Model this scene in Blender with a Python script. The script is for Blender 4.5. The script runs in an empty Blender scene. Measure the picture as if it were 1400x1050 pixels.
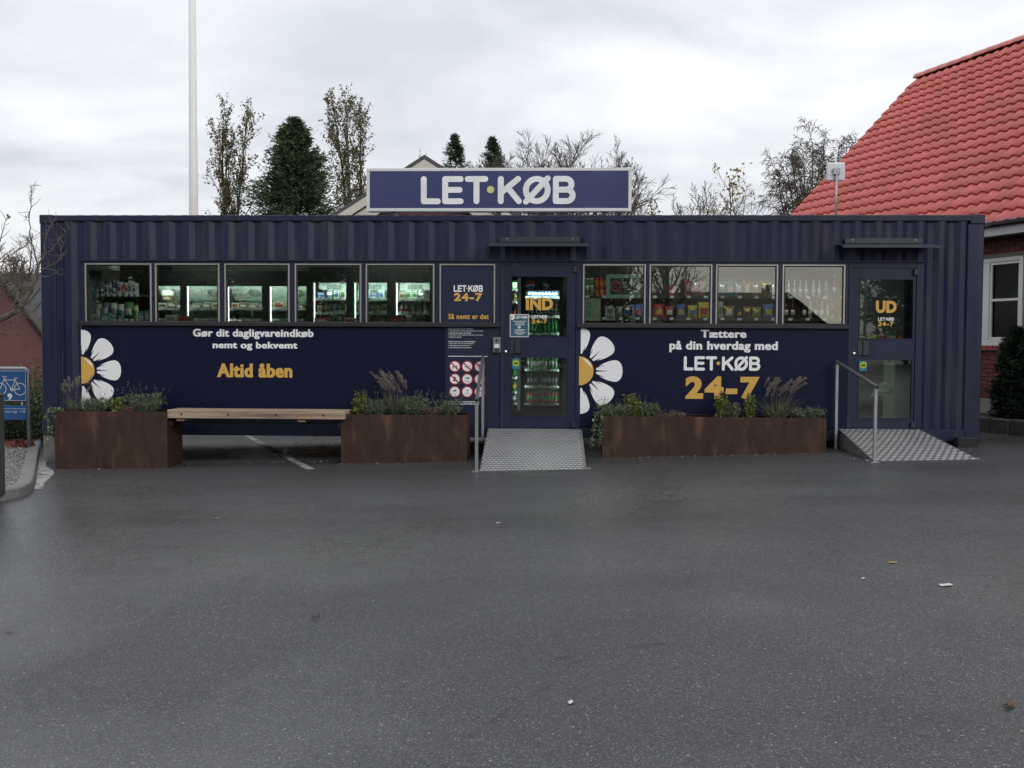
import bpy, math, random
import numpy as np
from mathutils import Vector, Matrix
R = math.radians
random.seed(7); RNG = np.random.default_rng(7)
scene = bpy.context.scene
COL = scene.collection

# ------------------------------------------------------------------ camera
CAM = (6.7826, -13.2499, 1.4776); YAW, PITCH, ROLL, FPX = -.0422, .0414, .0050, 1400.0
def cam_basis():
    cy, sy, cp, sp = math.cos(YAW), math.sin(YAW), math.cos(PITCH), math.sin(PITCH)
    f = Vector((sy*cp, cy*cp, -sp)); r = Vector((cy, -sy, 0)); u = r.cross(f)
    c, s = math.cos(ROLL), math.sin(ROLL)
    return r*c+u*s, -r*s+u*c, f
CR, CU, CF = cam_basis()
cd = bpy.data.cameras.new('camera'); cam = bpy.data.objects.new('camera', cd); COL.objects.link(cam)
cd.sensor_width = 36; cd.lens = 36*FPX/1400; cd.clip_start = .1; cd.clip_end = 2000
cam.matrix_world = Matrix(((CR.x, CU.x, -CF.x, CAM[0]), (CR.y, CU.y, -CF.y, CAM[1]), (CR.z, CU.z, -CF.z, CAM[2]), (0, 0, 0, 1)))
scene.camera = cam

# ------------------------------------------------------------------ sky and sun (overcast, low soft sun from the front right)
SUN_AZ, SUN_EL = R(38), R(27)
sdir = Vector((math.sin(SUN_AZ)*math.cos(SUN_EL), -math.cos(SUN_AZ)*math.cos(SUN_EL), math.sin(SUN_EL)))
w = bpy.data.worlds.new('World'); scene.world = w; w.use_nodes = True
nt = w.node_tree; N = nt.nodes; LK = nt.links; N.clear()
out = N.new('ShaderNodeOutputWorld'); bg = N.new('ShaderNodeBackground'); LK.new(bg.outputs[0], out.inputs[0])
bg.inputs['Strength'].default_value = .1
sky = N.new('ShaderNodeTexSky'); sky.sky_type = 'NISHITA'; sky.sun_disc = False
sky.sun_elevation = SUN_EL; sky.sun_rotation = math.atan2(sdir.x, sdir.y)
tc = N.new('ShaderNodeTexCoord'); sep = N.new('ShaderNodeSeparateXYZ'); LK.new(tc.outputs['Generated'], sep.inputs[0])
def wm(op, a, b=None, clamp=False):
    n = N.new('ShaderNodeMath'); n.operation = op; n.use_clamp = clamp
    for i, v in enumerate((a, b)):
        if v is None: continue
        if isinstance(v, (int, float)): n.inputs[i].default_value = v
        else: LK.new(v, n.inputs[i])
    return n.outputs[0]
zz = wm('MAXIMUM', sep.outputs['Z'], 0.0)
den = wm('ADD', zz, .16)
cx = wm('DIVIDE', sep.outputs['X'], den); cyy = wm('DIVIDE', sep.outputs['Y'], den)
cmb = N.new('ShaderNodeCombineXYZ'); LK.new(cx, cmb.inputs[0]); LK.new(cyy, cmb.inputs[1]); cmb.inputs[2].default_value = 3.3
n1 = N.new('ShaderNodeTexNoise'); n1.inputs['Scale'].default_value = 1.25; n1.inputs['Detail'].default_value = 6; n1.inputs['Roughness'].default_value = .52; n1.inputs['Distortion'].default_value = .3
LK.new(cmb.outputs[0], n1.inputs['Vector'])
mr = N.new('ShaderNodeMapRange'); mr.inputs['From Min'].default_value = .33; mr.inputs['From Max'].default_value = .68; mr.inputs['To Min'].default_value = .71; mr.inputs['To Max'].default_value = 1.06
LK.new(n1.outputs['Fac'], mr.inputs['Value'])
grad = wm('ADD', wm('MULTIPLY', zz, .55), .93)          # overcast: brighter towards the zenith
val = wm('MULTIPLY', mr.outputs[0], grad)
tint = N.new('ShaderNodeValToRGB'); tint.color_ramp.elements[0].position = .66; tint.color_ramp.elements[0].color = (.925, .965, 1.045, 1); tint.color_ramp.elements[1].position = .98; tint.color_ramp.elements[1].color = (.985, .995, 1.015, 1)
LK.new(mr.outputs[0], tint.inputs[0])
vm = N.new('ShaderNodeVectorMath'); vm.operation = 'SCALE'; LK.new(tint.outputs[0], vm.inputs[0]); LK.new(wm('MULTIPLY', val, 10.5), vm.inputs['Scale'])
mix = N.new('ShaderNodeMix'); mix.data_type = 'RGBA'; mix.inputs[0].default_value = .05
LK.new(vm.outputs[0], mix.inputs[6]); LK.new(sky.outputs[0], mix.inputs[7])
LK.new(mix.outputs[2], bg.inputs['Color'])
sl = bpy.data.lights.new('sun', 'SUN'); sl.energy = 1.0; sl.angle = R(22); sl.color = (1, .95, .88)
so = bpy.data.objects.new('sun', sl); COL.objects.link(so)
so.rotation_euler = sdir.to_track_quat('Z', 'Y').to_euler()
scene.view_settings.view_transform = 'Standard'; scene.view_settings.look = 'None'
scene.view_settings.exposure = 0.0; scene.view_settings.gamma = 1
scene.view_settings.use_curve_mapping = False
scene.cycles.max_bounces = 8; scene.cycles.transparent_max_bounces = 24; scene.cycles.caustics_reflective = False
scene.cycles.use_denoising = True; scene.cycles.sample_clamp_indirect = 6

# ------------------------------------------------------------------ where things stand
def ray(px, py):
    return CF + CR*((px-700)/FPX) + CU*((525-py)/FPX)
def at(px, py, Y):
    d = ray(px, py); t = (Y-CAM[1])/d.y
    return Vector(CAM)+d*t
def proj(p):
    d = Vector(p)-Vector(CAM); z = d.dot(CF)
    return 700+FPX*d.dot(CR)/z, 525-FPX*d.dot(CU)/z, z
GX = [-60, -12, -3, 1.5, 4.8, 7.3, 10.1, 12.2, 16, 60]; GZ = [-.36, -.26, -.17, -.135, -.04, .03, .125, .18, .24, .45]
def gz(x):
    return float(np.mean([np.interp(x+k, GX, GZ) for k in (-.5, -.25, 0, .25, .5)]))
def on_ground(px, py, dz=0.0):
    d = ray(px, py); z = 0
    for _ in range(30):
        t = (z+dz-CAM[2])/d.z; p = Vector(CAM)+d*t; z = gz(p.x)
    return p

# ------------------------------------------------------------------ materials
MATS = {}
def mat(name, col, rough=.6, metal=0.0, var=.12, scale=4.0, bump=0.0, bscale=60.0, rand=0.0, spec=.5, col2=None, c2scale=2.0, c2pos=(.5, .62), stretch=(1, 1, 1), coat=0.0, transl=0.0, rvar=0.0):
    if name in MATS: return MATS[name]
    m = bpy.data.materials.new(name); m.use_nodes = True
    nt = m.node_tree; n = nt.nodes; l = nt.links
    b = n['Principled BSDF']; b.inputs['Roughness'].default_value = rough; b.inputs['Metallic'].default_value = metal
    b.inputs['Specular IOR Level'].default_value = spec
    b.inputs['Coat Weight'].default_value = coat
    tcn = n.new('ShaderNodeTexCoord'); mp = n.new('ShaderNodeMapping'); mp.inputs['Scale'].default_value = stretch
    l.new(tcn.outputs['Object'], mp.inputs[0]); V = mp.outputs[0]
    base = n.new('ShaderNodeRGB'); base.outputs[0].default_value = (*col, 1); c = base.outputs[0]
    if col2 is not None:
        nz = n.new('ShaderNodeTexNoise'); nz.inputs['Scale'].default_value = c2scale; nz.inputs['Detail'].default_value = 5; l.new(V, nz.inputs['Vector'])
        rp = n.new('ShaderNodeMapRange'); rp.inputs['From Min'].default_value = c2pos[0]; rp.inputs['From Max'].default_value = c2pos[1]; l.new(nz.outputs['Fac'], rp.inputs['Value'])
        mx = n.new('ShaderNodeMix'); mx.data_type = 'RGBA'; l.new(rp.outputs[0], mx.inputs[0]); l.new(c, mx.inputs[6]); mx.inputs[7].default_value = (*col2, 1); c = mx.outputs[2]
    if var or rand:
        nz = n.new('ShaderNodeTexNoise'); nz.inputs['Scale'].default_value = scale; nz.inputs['Detail'].default_value = 6; l.new(V, nz.inputs['Vector'])
        rp = n.new('ShaderNodeMapRange'); rp.inputs['From Min'].default_value = .25; rp.inputs['From Max'].default_value = .75; rp.inputs['To Min'].default_value = 1-var; rp.inputs['To Max'].default_value = 1+var
        l.new(nz.outputs['Fac'], rp.inputs['Value']); v = rp.outputs[0]
        if rand:
            oi = n.new('ShaderNodeObjectInfo'); r2 = n.new('ShaderNodeMapRange'); r2.inputs['To Min'].default_value = 1-rand; r2.inputs['To Max'].default_value = 1+rand; l.new(oi.outputs['Random'], r2.inputs['Value'])
            mm = n.new('ShaderNodeMath'); mm.operation = 'MULTIPLY'; l.new(v, mm.inputs[0]); l.new(r2.outputs[0], mm.inputs[1]); v = mm.outputs[0]
        sc = n.new('ShaderNodeVectorMath'); sc.operation = 'SCALE'; l.new(c, sc.inputs[0]); l.new(v, sc.inputs['Scale']); c = sc.outputs[0]
        if rvar:
            r3 = n.new('ShaderNodeMapRange'); r3.inputs['From Min'].default_value = .3; r3.inputs['From Max'].default_value = .7; r3.inputs['To Min'].default_value = rough-rvar; r3.inputs['To Max'].default_value = rough+rvar
            l.new(nz.outputs['Fac'], r3.inputs['Value']); l.new(r3.outputs[0], b.inputs['Roughness'])
    l.new(c, b.inputs['Base Color'])
    if bump:
        nb = n.new('ShaderNodeTexNoise'); nb.inputs['Scale'].default_value = bscale; nb.inputs['Detail'].default_value = 4; l.new(V, nb.inputs['Vector'])
        bp = n.new('ShaderNodeBump'); bp.inputs['Strength'].default_value = bump; bp.inputs['Distance'].default_value = .01; l.new(nb.outputs['Fac'], bp.inputs['Height']); l.new(bp.outputs[0], b.inputs['Normal'])
    if transl:
        tr = n.new('ShaderNodeBsdfTranslucent'); l.new(c, tr.inputs[0]); ms = n.new('ShaderNodeMixShader'); ms.inputs[0].default_value = transl
        l.new(b.outputs[0], ms.inputs[1]); l.new(tr.outputs[0], ms.inputs[2]); l.new(ms.outputs[0], n['Material Output'].inputs[0])
    MATS[name] = m
    return m
def emis(name, col, strength):
    if name in MATS: return MATS[name]
    m = bpy.data.materials.new(name); m.use_nodes = True; b = m.node_tree.nodes['Principled BSDF']
    b.inputs['Base Color'].default_value = (.8, .8, .8, 1); b.inputs['Emission Color'].default_value = (*col, 1); b.inputs['Emission Strength'].default_value = strength
    MATS[name] = m; return m
def glass(name, tint, refl=.16, gcol=(.95, .92, .86)):
    if name in MATS: return MATS[name]
    m = bpy.data.materials.new(name); m.use_nodes = True; nt = m.node_tree; n = nt.nodes; l = nt.links
    n.remove(n['Principled BSDF'])
    t = n.new('ShaderNodeBsdfTransparent'); t.inputs[0].default_value = (*tint, 1)
    g = n.new('ShaderNodeBsdfGlossy'); g.inputs['Roughness'].default_value = .0; g.inputs[0].default_value = (*gcol, 1)
    fr = n.new('ShaderNodeFresnel'); fr.inputs[0].default_value = 1.5
    ad = n.new('ShaderNodeMath'); ad.operation = 'ADD'; ad.use_clamp = True; ad.inputs[1].default_value = refl; l.new(fr.outputs[0], ad.inputs[0])
    # slight waviness of the sheet
    tcn = n.new('ShaderNodeTexCoord'); nz = n.new('ShaderNodeTexNoise'); nz.inputs['Scale'].default_value = 1.6; l.new(tcn.outputs['Object'], nz.inputs['Vector'])
    bp = n.new('ShaderNodeBump'); bp.inputs['Strength'].default_value = .02; bp.inputs['Distance'].default_value = .02; l.new(nz.outputs['Fac'], bp.inputs['Height']); l.new(bp.outputs[0], g.inputs['Normal'])
    ms = n.new('ShaderNodeMixShader'); l.new(ad.outputs[0], ms.inputs[0]); l.new(t.outputs[0], ms.inputs[1]); l.new(g.outputs[0], ms.inputs[2])
    l.new(ms.outputs[0], n['Material Output'].inputs[0])
    MATS[name] = m; return m

# ------------------------------------------------------------------ mesh helpers
class MB:
    def __init__(s): s.v = []; s.f = []; s.m = []
    def add(s, vs, fs, mi=0):
        o = len(s.v); s.v += [tuple(p) for p in vs]
        for f in fs: s.f.append(tuple(i+o for i in f)); s.m.append(mi)
        return s
    def box(s, x0, x1, y0, y1, z0, z1, mi=0):
        return s.add([(x0, y0, z0), (x1, y0, z0), (x1, y1, z0), (x0, y1, z0), (x0, y0, z1), (x1, y0, z1), (x1, y1, z1), (x0, y1, z1)],
                     [(0, 3, 2, 1), (4, 5, 6, 7), (0, 1, 5, 4), (1, 2, 6, 5), (2, 3, 7, 6), (3, 0, 4, 7)], mi)
    def bbox(s, x0, x1, y0, y1, z0, z1, b=.004, mi=0):
        """box with chamfered edges"""
        vs = []; X = (x0, x1); Y = (y0, y1); Z = (z0, z1)
        idx = {}
        for i in (0, 1):
            for j in (0, 1):
                for k in (0, 1):
                    sx, sy, sz = (1, -1)[i], (1, -1)[j], (1, -1)[k]
                    idx[i, j, k, 0] = len(vs); vs.append((X[i], Y[j]+sy*b, Z[k]+sz*b))
                    idx[i, j, k, 1] = len(vs); vs.append((X[i]+sx*b, Y[j], Z[k]+sz*b))
                    idx[i, j, k, 2] = len(vs); vs.append((X[i]+sx*b, Y[j]+sy*b, Z[k]))
        q = idx; fs = []
        for i in (0, 1): fs.append((q[i, 0, 0, 0], q[i, 1, 0, 0], q[i, 1, 1, 0], q[i, 0, 1, 0]))
        for j in (0, 1): fs.append((q[0, j, 0, 1], q[1, j, 0, 1], q[1, j, 1, 1], q[0, j, 1, 1]))
        for k in (0, 1): fs.append((q[0, 0, k, 2], q[1, 0, k, 2], q[1, 1, k, 2], q[0, 1, k, 2]))
        for i in (0, 1):
            for j in (0, 1): fs.append((q[i, j, 0, 0], q[i, j, 1, 0], q[i, j, 1, 1], q[i, j, 0, 1]))
        for i in (0, 1):
            for k in (0, 1): fs.append((q[i, 0, k, 0], q[i, 1, k, 0], q[i, 1, k, 2], q[i, 0, k, 2]))
        for j in (0, 1):
            for k in (0, 1): fs.append((q[0, j, k, 1], q[1, j, k, 1], q[1, j, k, 2], q[0, j, k, 2]))
        for key in [(i, j, k) for i in (0, 1) for j in (0, 1) for k in (0, 1)]:
            fs.append(tuple(q[key+(a,)] for a in (0, 1, 2)))
        return s.add(vs, fs, mi)
    def tube(s, path, radii, n=8, mi=0, cap=True):
        P = [Vector(p) for p in path]; o = len(s.v)
        if isinstance(radii, (int, float)): radii = [radii]*len(P)
        up = None
        for i, p in enumerate(P):
            d = (P[min(i+1, len(P)-1)]-P[max(i-1, 0)])
            d = d.normalized() if d.length > 1e-9 else Vector((0, 0, 1))
            if up is None:
                up = Vector((0, 0, 1)) if abs(d.z) < .9 else Vector((1, 0, 0))
            a = d.cross(up)
            if a.length < 1e-6: a = d.cross(Vector((.3, .9, .2)))
            a.normalize(); b = a.cross(d); up = b
            for k in range(n):
                t = 2*math.pi*k/n
                s.v.append(tuple(p+(a*math.cos(t)+b*math.sin(t))*radii[i]))
        for i in range(len(P)-1):
            for k in range(n):
                s.f.append((o+i*n+k, o+i*n+(k+1) % n, o+(i+1)*n+(k+1) % n, o+(i+1)*n+k)); s.m.append(mi)
        if cap:
            s.f.append(tuple(o+k for k in range(n))[::-1]); s.m.append(mi)
            s.f.append(tuple(o+(len(P)-1)*n+k for k in range(n))); s.m.append(mi)
        return s
    def bar(s, p, q, wx, wz, mi=0):
        """square bar between two points"""
        p = Vector(p); q = Vector(q); d = (q-p).normalized()
        side = d.cross(Vector((0, 0, 1)));
        if side.length < 1e-4: side = Vector((1, 0, 0))
        side.normalize(); up = side.cross(d)
        vs = [c+side*a*wx/2+up*b*wz/2 for c in (p, q) for a, b in ((-1, -1), (1, -1), (1, 1), (-1, 1))]
        return s.add(vs, [(3, 2, 1, 0), (4, 5, 6, 7), (0, 1, 5, 4), (1, 2, 6, 5), (2, 3, 7, 6), (3, 0, 4, 7)], mi)
    def lathe(s, prof, c, n=12, mi=0):
        o = len(s.v)
        for r, z in prof:
            for k in range(n):
                t = 2*math.pi*k/n; s.v.append((c[0]+r*math.cos(t), c[1]+r*math.sin(t), c[2]+z))
        for i in range(len(prof)-1):
            for k in range(n):
                s.f.append((o+i*n+k, o+i*n+(k+1) % n, o+(i+1)*n+(k+1) % n, o+(i+1)*n+k)); s.m.append(mi)
        s.f.append(tuple(o+k for k in range(n))[::-1]); s.m.append(mi)
        s.f.append(tuple(o+(len(prof)-1)*n+k for k in range(n))); s.m.append(mi)
        return s
    def poly(s, pts, mi=0): return s.add(pts, [tuple(range(len(pts)))], mi)
    def face_xz(s, pts, y, mi=0): return s.add([(x, y, z) for x, z in pts], [tuple(range(len(pts)))], mi)
    def prism_xz(s, pts, y0, y1, mi=0):
        n = len(pts); vs = [(x, y0, z) for x, z in pts]+[(x, y1, z) for x, z in pts]
        fs = [tuple(range(n)), tuple(range(2*n-1, n-1, -1))]+[(i, i+n, (i+1) % n+n, (i+1) % n) for i in range(n)]
        return s.add(vs, fs, mi)
    def mesh(s, name, mats):
        me = bpy.data.meshes.new(name); me.from_pydata(s.v, [], s.f)
        for m in (mats if isinstance(mats, (list, tuple)) else [mats]): me.materials.append(m)
        if len(me.materials) > 1: me.polygons.foreach_set('material_index', s.m)
        me.update(); return me
    def build(s, name, mats, parent=None, smooth=False):
        off = wloc(parent)
        if parent is not None: s.v = [(x-off[0], y-off[1], z-off[2]) for x, y, z in s.v]
        me = s.mesh(name, mats)
        if smooth: me.polygons.foreach_set('use_smooth', [True]*len(me.polygons))
        o = bpy.data.objects.new(name, me); COL.objects.link(o)
        if parent is not None: o.parent = parent
        return o
WL = {}
def wloc(o):
    """world position of an unrotated parent chain"""
    p = Vector((0, 0, 0))
    while o is not None: p += o.location; o = o.parent
    return p
def tag(o, label=None, cat=None, group=None, kind=None):
    if label: o['label'] = label
    if cat: o['category'] = cat
    if group: o['group'] = group
    if kind: o['kind'] = kind
    return o
def thing(name, loc, label, cat, group=None):
    o = bpy.data.objects.new(name, None); COL.objects.link(o); o.location = loc; o.empty_display_size = .2
    return tag(o, label, cat, group)
def single(name, mb, mats, loc, label, cat, group=None, smooth=False):
    """a thing that is one mesh, with its origin at its base"""
    s = mb; s.v = [(x-loc[0], y-loc[1], z-loc[2]) for x, y, z in s.v]
    me = s.mesh(name, mats)
    if smooth: me.polygons.foreach_set('use_smooth', [True]*len(me.polygons))
    o = bpy.data.objects.new(name, me); COL.objects.link(o); o.location = loc
    return tag(o, label, cat, group)
def piece(name, me, loc, parent, rot=None, scl=None):
    o = bpy.data.objects.new(name, me); COL.objects.link(o); o.parent = parent
    o.location = Vector(loc)-wloc(parent)
    if rot is not None: o.rotation_euler = rot
    if scl is not None: o.scale = scl
    return o
def np_mesh(name, V, F, mats, midx=None, smooth=False):
    me = bpy.data.meshes.new(name); V = np.asarray(V, dtype=np.float32); F = np.asarray(F, dtype=np.int32); k = F.shape[1]
    me.vertices.add(len(V)); me.vertices.foreach_set('co', V.ravel())
    me.loops.add(F.size); me.loops.foreach_set('vertex_index', F.ravel())
    me.polygons.add(len(F)); me.polygons.foreach_set('loop_start', np.arange(0, F.size, k, dtype=np.int32))
    for m in (mats if isinstance(mats, (list, tuple)) else [mats]): me.materials.append(m)
    if midx is not None: me.polygons.foreach_set('material_index', np.asarray(midx, dtype=np.int32))
    if smooth: me.polygons.foreach_set('use_smooth', np.ones(len(F), dtype=bool))
    me.update(calc_edges=True); return me
def np_obj(name, me, parent=None, loc=(0, 0, 0)):
    o = bpy.data.objects.new(name, me); COL.objects.link(o); o.parent = parent; o.location = loc
    return o
def leaf_quads(P, size, D=None, aspect=.55, jitter=1.0, rng=RNG):
    """one diamond leaf at each point; D = long axis"""
    n = len(P); P = np.asarray(P)
    A = rng.normal(size=(n, 3)); A /= np.linalg.norm(A, axis=1)[:, None]
    if D is not None: A = A*jitter+np.asarray(D); A /= np.linalg.norm(A, axis=1)[:, None]
    B = np.cross(A, rng.normal(size=(n, 3))); B /= np.linalg.norm(B, axis=1)[:, None]
    s = (size*(.6+.8*rng.random(n)))[:, None]
    V = np.stack([P-A*s*.5, P+B*s*aspect*.5, P+A*s*.5, P-B*s*aspect*.5], 1).reshape(-1, 3)
    return V, np.arange(4*n).reshape(-1, 4)

# text and logo -----------------------------------------------------
def text_mesh(body, bold=0.0, spacing=1.0, res=3):
    cu = bpy.data.curves.new('lettering', 'FONT'); cu.body = body; cu.size = 1; cu.offset = bold; cu.resolution_u = res; cu.space_character = spacing; cu.fill_mode = 'FRONT'
    ob = bpy.data.objects.new('tmp_text', cu); COL.objects.link(ob)
    dg = bpy.context.evaluated_depsgraph_get(); me = bpy.data.meshes.new_from_object(ob.evaluated_get(dg))
    bpy.data.objects.remove(ob); bpy.data.curves.remove(cu); return me
def text(body, x0, x1, z0, z1, y, m, parent, bold=.03, spacing=1.05, name='lettering', back=False):
    """flat lettering filling the given box of the plane Y = y, read from the -Y side"""
    safe = .06 if set(body) <= set('0123456789-INDU') else .016; me = text_mesh(body, min(bold, safe), spacing); n = len(me.vertices); co = np.empty(n*3, dtype=np.float32); me.vertices.foreach_get('co', co); co = co.reshape(-1, 3)
    sh = max(0, bold-safe)*1.15; fl = [tuple(p.vertices) for p in me.polygons]; bpy.data.meshes.remove(me)
    shifts = [(0, 0)] if sh == 0 else [(-sh, -sh*.45), (sh, -sh*.45), (-sh, sh*.45), (sh, sh*.45), (0, 0), (-sh*.5, -sh*.45), (sh*.5, sh*.45)]
    co = np.concatenate([co+np.array([dx, dz, 0]) for dx, dz in shifts]); fl = [tuple(i+k*n for i in f) for k in range(len(shifts)) for f in fl]; dy = np.repeat(np.arange(len(shifts))*-.00025, n); n = len(co)
    me = bpy.data.meshes.new(name); me.from_pydata(co.tolist(), [], fl)
    a = co.min(0); b = co.max(0); off = wloc(parent)
    X = x0+(co[:, 0]-a[0])/(b[0]-a[0])*(x1-x0); Z = z0+(co[:, 1]-a[1])/(b[1]-a[1])*(z1-z0)
    v = np.stack([X-off[0], dy+(y-off[1]), Z-off[2]], 1).astype(np.float32)
    me.vertices.foreach_set('co', v.ravel()); me.materials.clear(); me.materials.append(m); me.update(); me.name = name
    o = bpy.data.objects.new(name, me); COL.objects.link(o); o.parent = parent; return o
def stroke(mb, pts, r, y, mi=0, tf=lambda p: p, closed=False):
    """flat ribbon with round ends through 2D points"""
    P = [Vector((p[0], p[1])) for p in pts]; n = len(P); Lp = []; Rp = []
    for i in range(n):
        if closed: d = P[(i+1) % n]-P[i-1]
        else: d = P[min(i+1, n-1)]-P[max(i-1, 0)]
        d.normalize(); nn = Vector((-d.y, d.x)); Lp.append(P[i]+nn*r); Rp.append(P[i]-nn*r)
    vs = []; fs = []
    for a, b in zip(Lp, Rp): vs += [a, b]
    rng = range(n) if closed else range(n-1)
    for i in rng: j = (i+1) % n; fs.append((2*i, 2*i+1, 2*j+1, 2*j))
    if not closed:
        for e, sgn in ((0, 1), (n-1, -1)):
            d = (P[1]-P[0]) if e == 0 else (P[-1]-P[-2]); d.normalize(); a0 = math.atan2(d.y, d.x)+(math.pi/2 if e == 0 else -math.pi/2)
            o = len(vs)
            for k in range(9):
                t = a0+math.pi*k/8; vs.append(P[e]+Vector((math.cos(t), math.sin(t)))*r)
            fs.append(tuple(o+k for k in range(9)))
    mb.add([(tf(v)[0], y, tf(v)[1]) for v in vs], fs, mi)
def logo(x0, x1, z0, z1, y, m, mdot, parent, th=.0):
    """the rounded word mark"""
    W = 5.47
    tf = lambda p: (x0+p[0]/W*(x1-x0), z0+p[1]*(z1-z0))
    arc = lambda cx, cy, rx, ry, a, b, n=10: [(cx+rx*math.cos(R(a+(b-a)*i/n)), cy+ry*math.sin(R(a+(b-a)*i/n))) for i in range(n+1)]
    r = .105
    glyphs = {
        'L': [[(.1, .9), (.1, .1)], [(.1, .1), (.6, .1)]],
        'E': [[(.86, .1), (.86, .9)], [(.86, .9), (1.41, .9)], [(.86, .51), (1.37, .51)], [(.86, .1), (1.41, .1)]],
        'T': [[(1.66, .9), (2.28, .9)], [(1.97, .9), (1.97, .1)]],
        'K': [[(2.83, .1), (2.83, .9)], [(3.44, .9), (2.86, .42)], [(3.08, .58), (3.47, .1)]],
        'O': [[(3.72, .08), (4.48, .92)]],
        'B': [[(4.77, .1), (4.77, .9)], [(4.77, .9)]+arc(5.12, .705, .2, .195, 90, -90)+[(4.77, .51)], [(4.8, .51)]+arc(5.15, .305, .215, .205, 90, -90)+[(4.77, .1)]],
    }
    k = 0; mb = MB()
    for g, ss in glyphs.items():
        for s_ in ss: stroke(mb, s_, r, y-.0005*k, 0, tf); k += 1
        if g == 'O': stroke(mb, arc(4.1, .5, .385, .4, 0, 360, 28)[:-1], r, y-.0005*k, 0, tf, closed=True); k += 1
    mb.build('lettering', m, parent)
    d = MB(); d.add([(tf(p)[0], y-.001, tf(p)[1]) for p in arc(2.47, .52, .13, .13, 0, 360, 18)[:-1]], [tuple(range(18))]); d.build('logo_dot', mdot, parent)
def disc_xz(cx, cz, r, n=20, sx=1): return [(cx+r*sx*math.cos(2*math.pi*k/n), cz+r*math.sin(2*math.pi*k/n)) for k in range(n)]
def clip_x(pts, xmin):
    o = []
    for i in range(len(pts)):
        a, b = pts[i-1], pts[i]
        ia, ib = a[0] >= xmin, b[0] >= xmin
        if ia != ib:
            t = (xmin-a[0])/(b[0]-a[0]); o.append((xmin, a[1]+t*(b[1]-a[1])))
        if ib: o.append(b)
    return o
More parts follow.
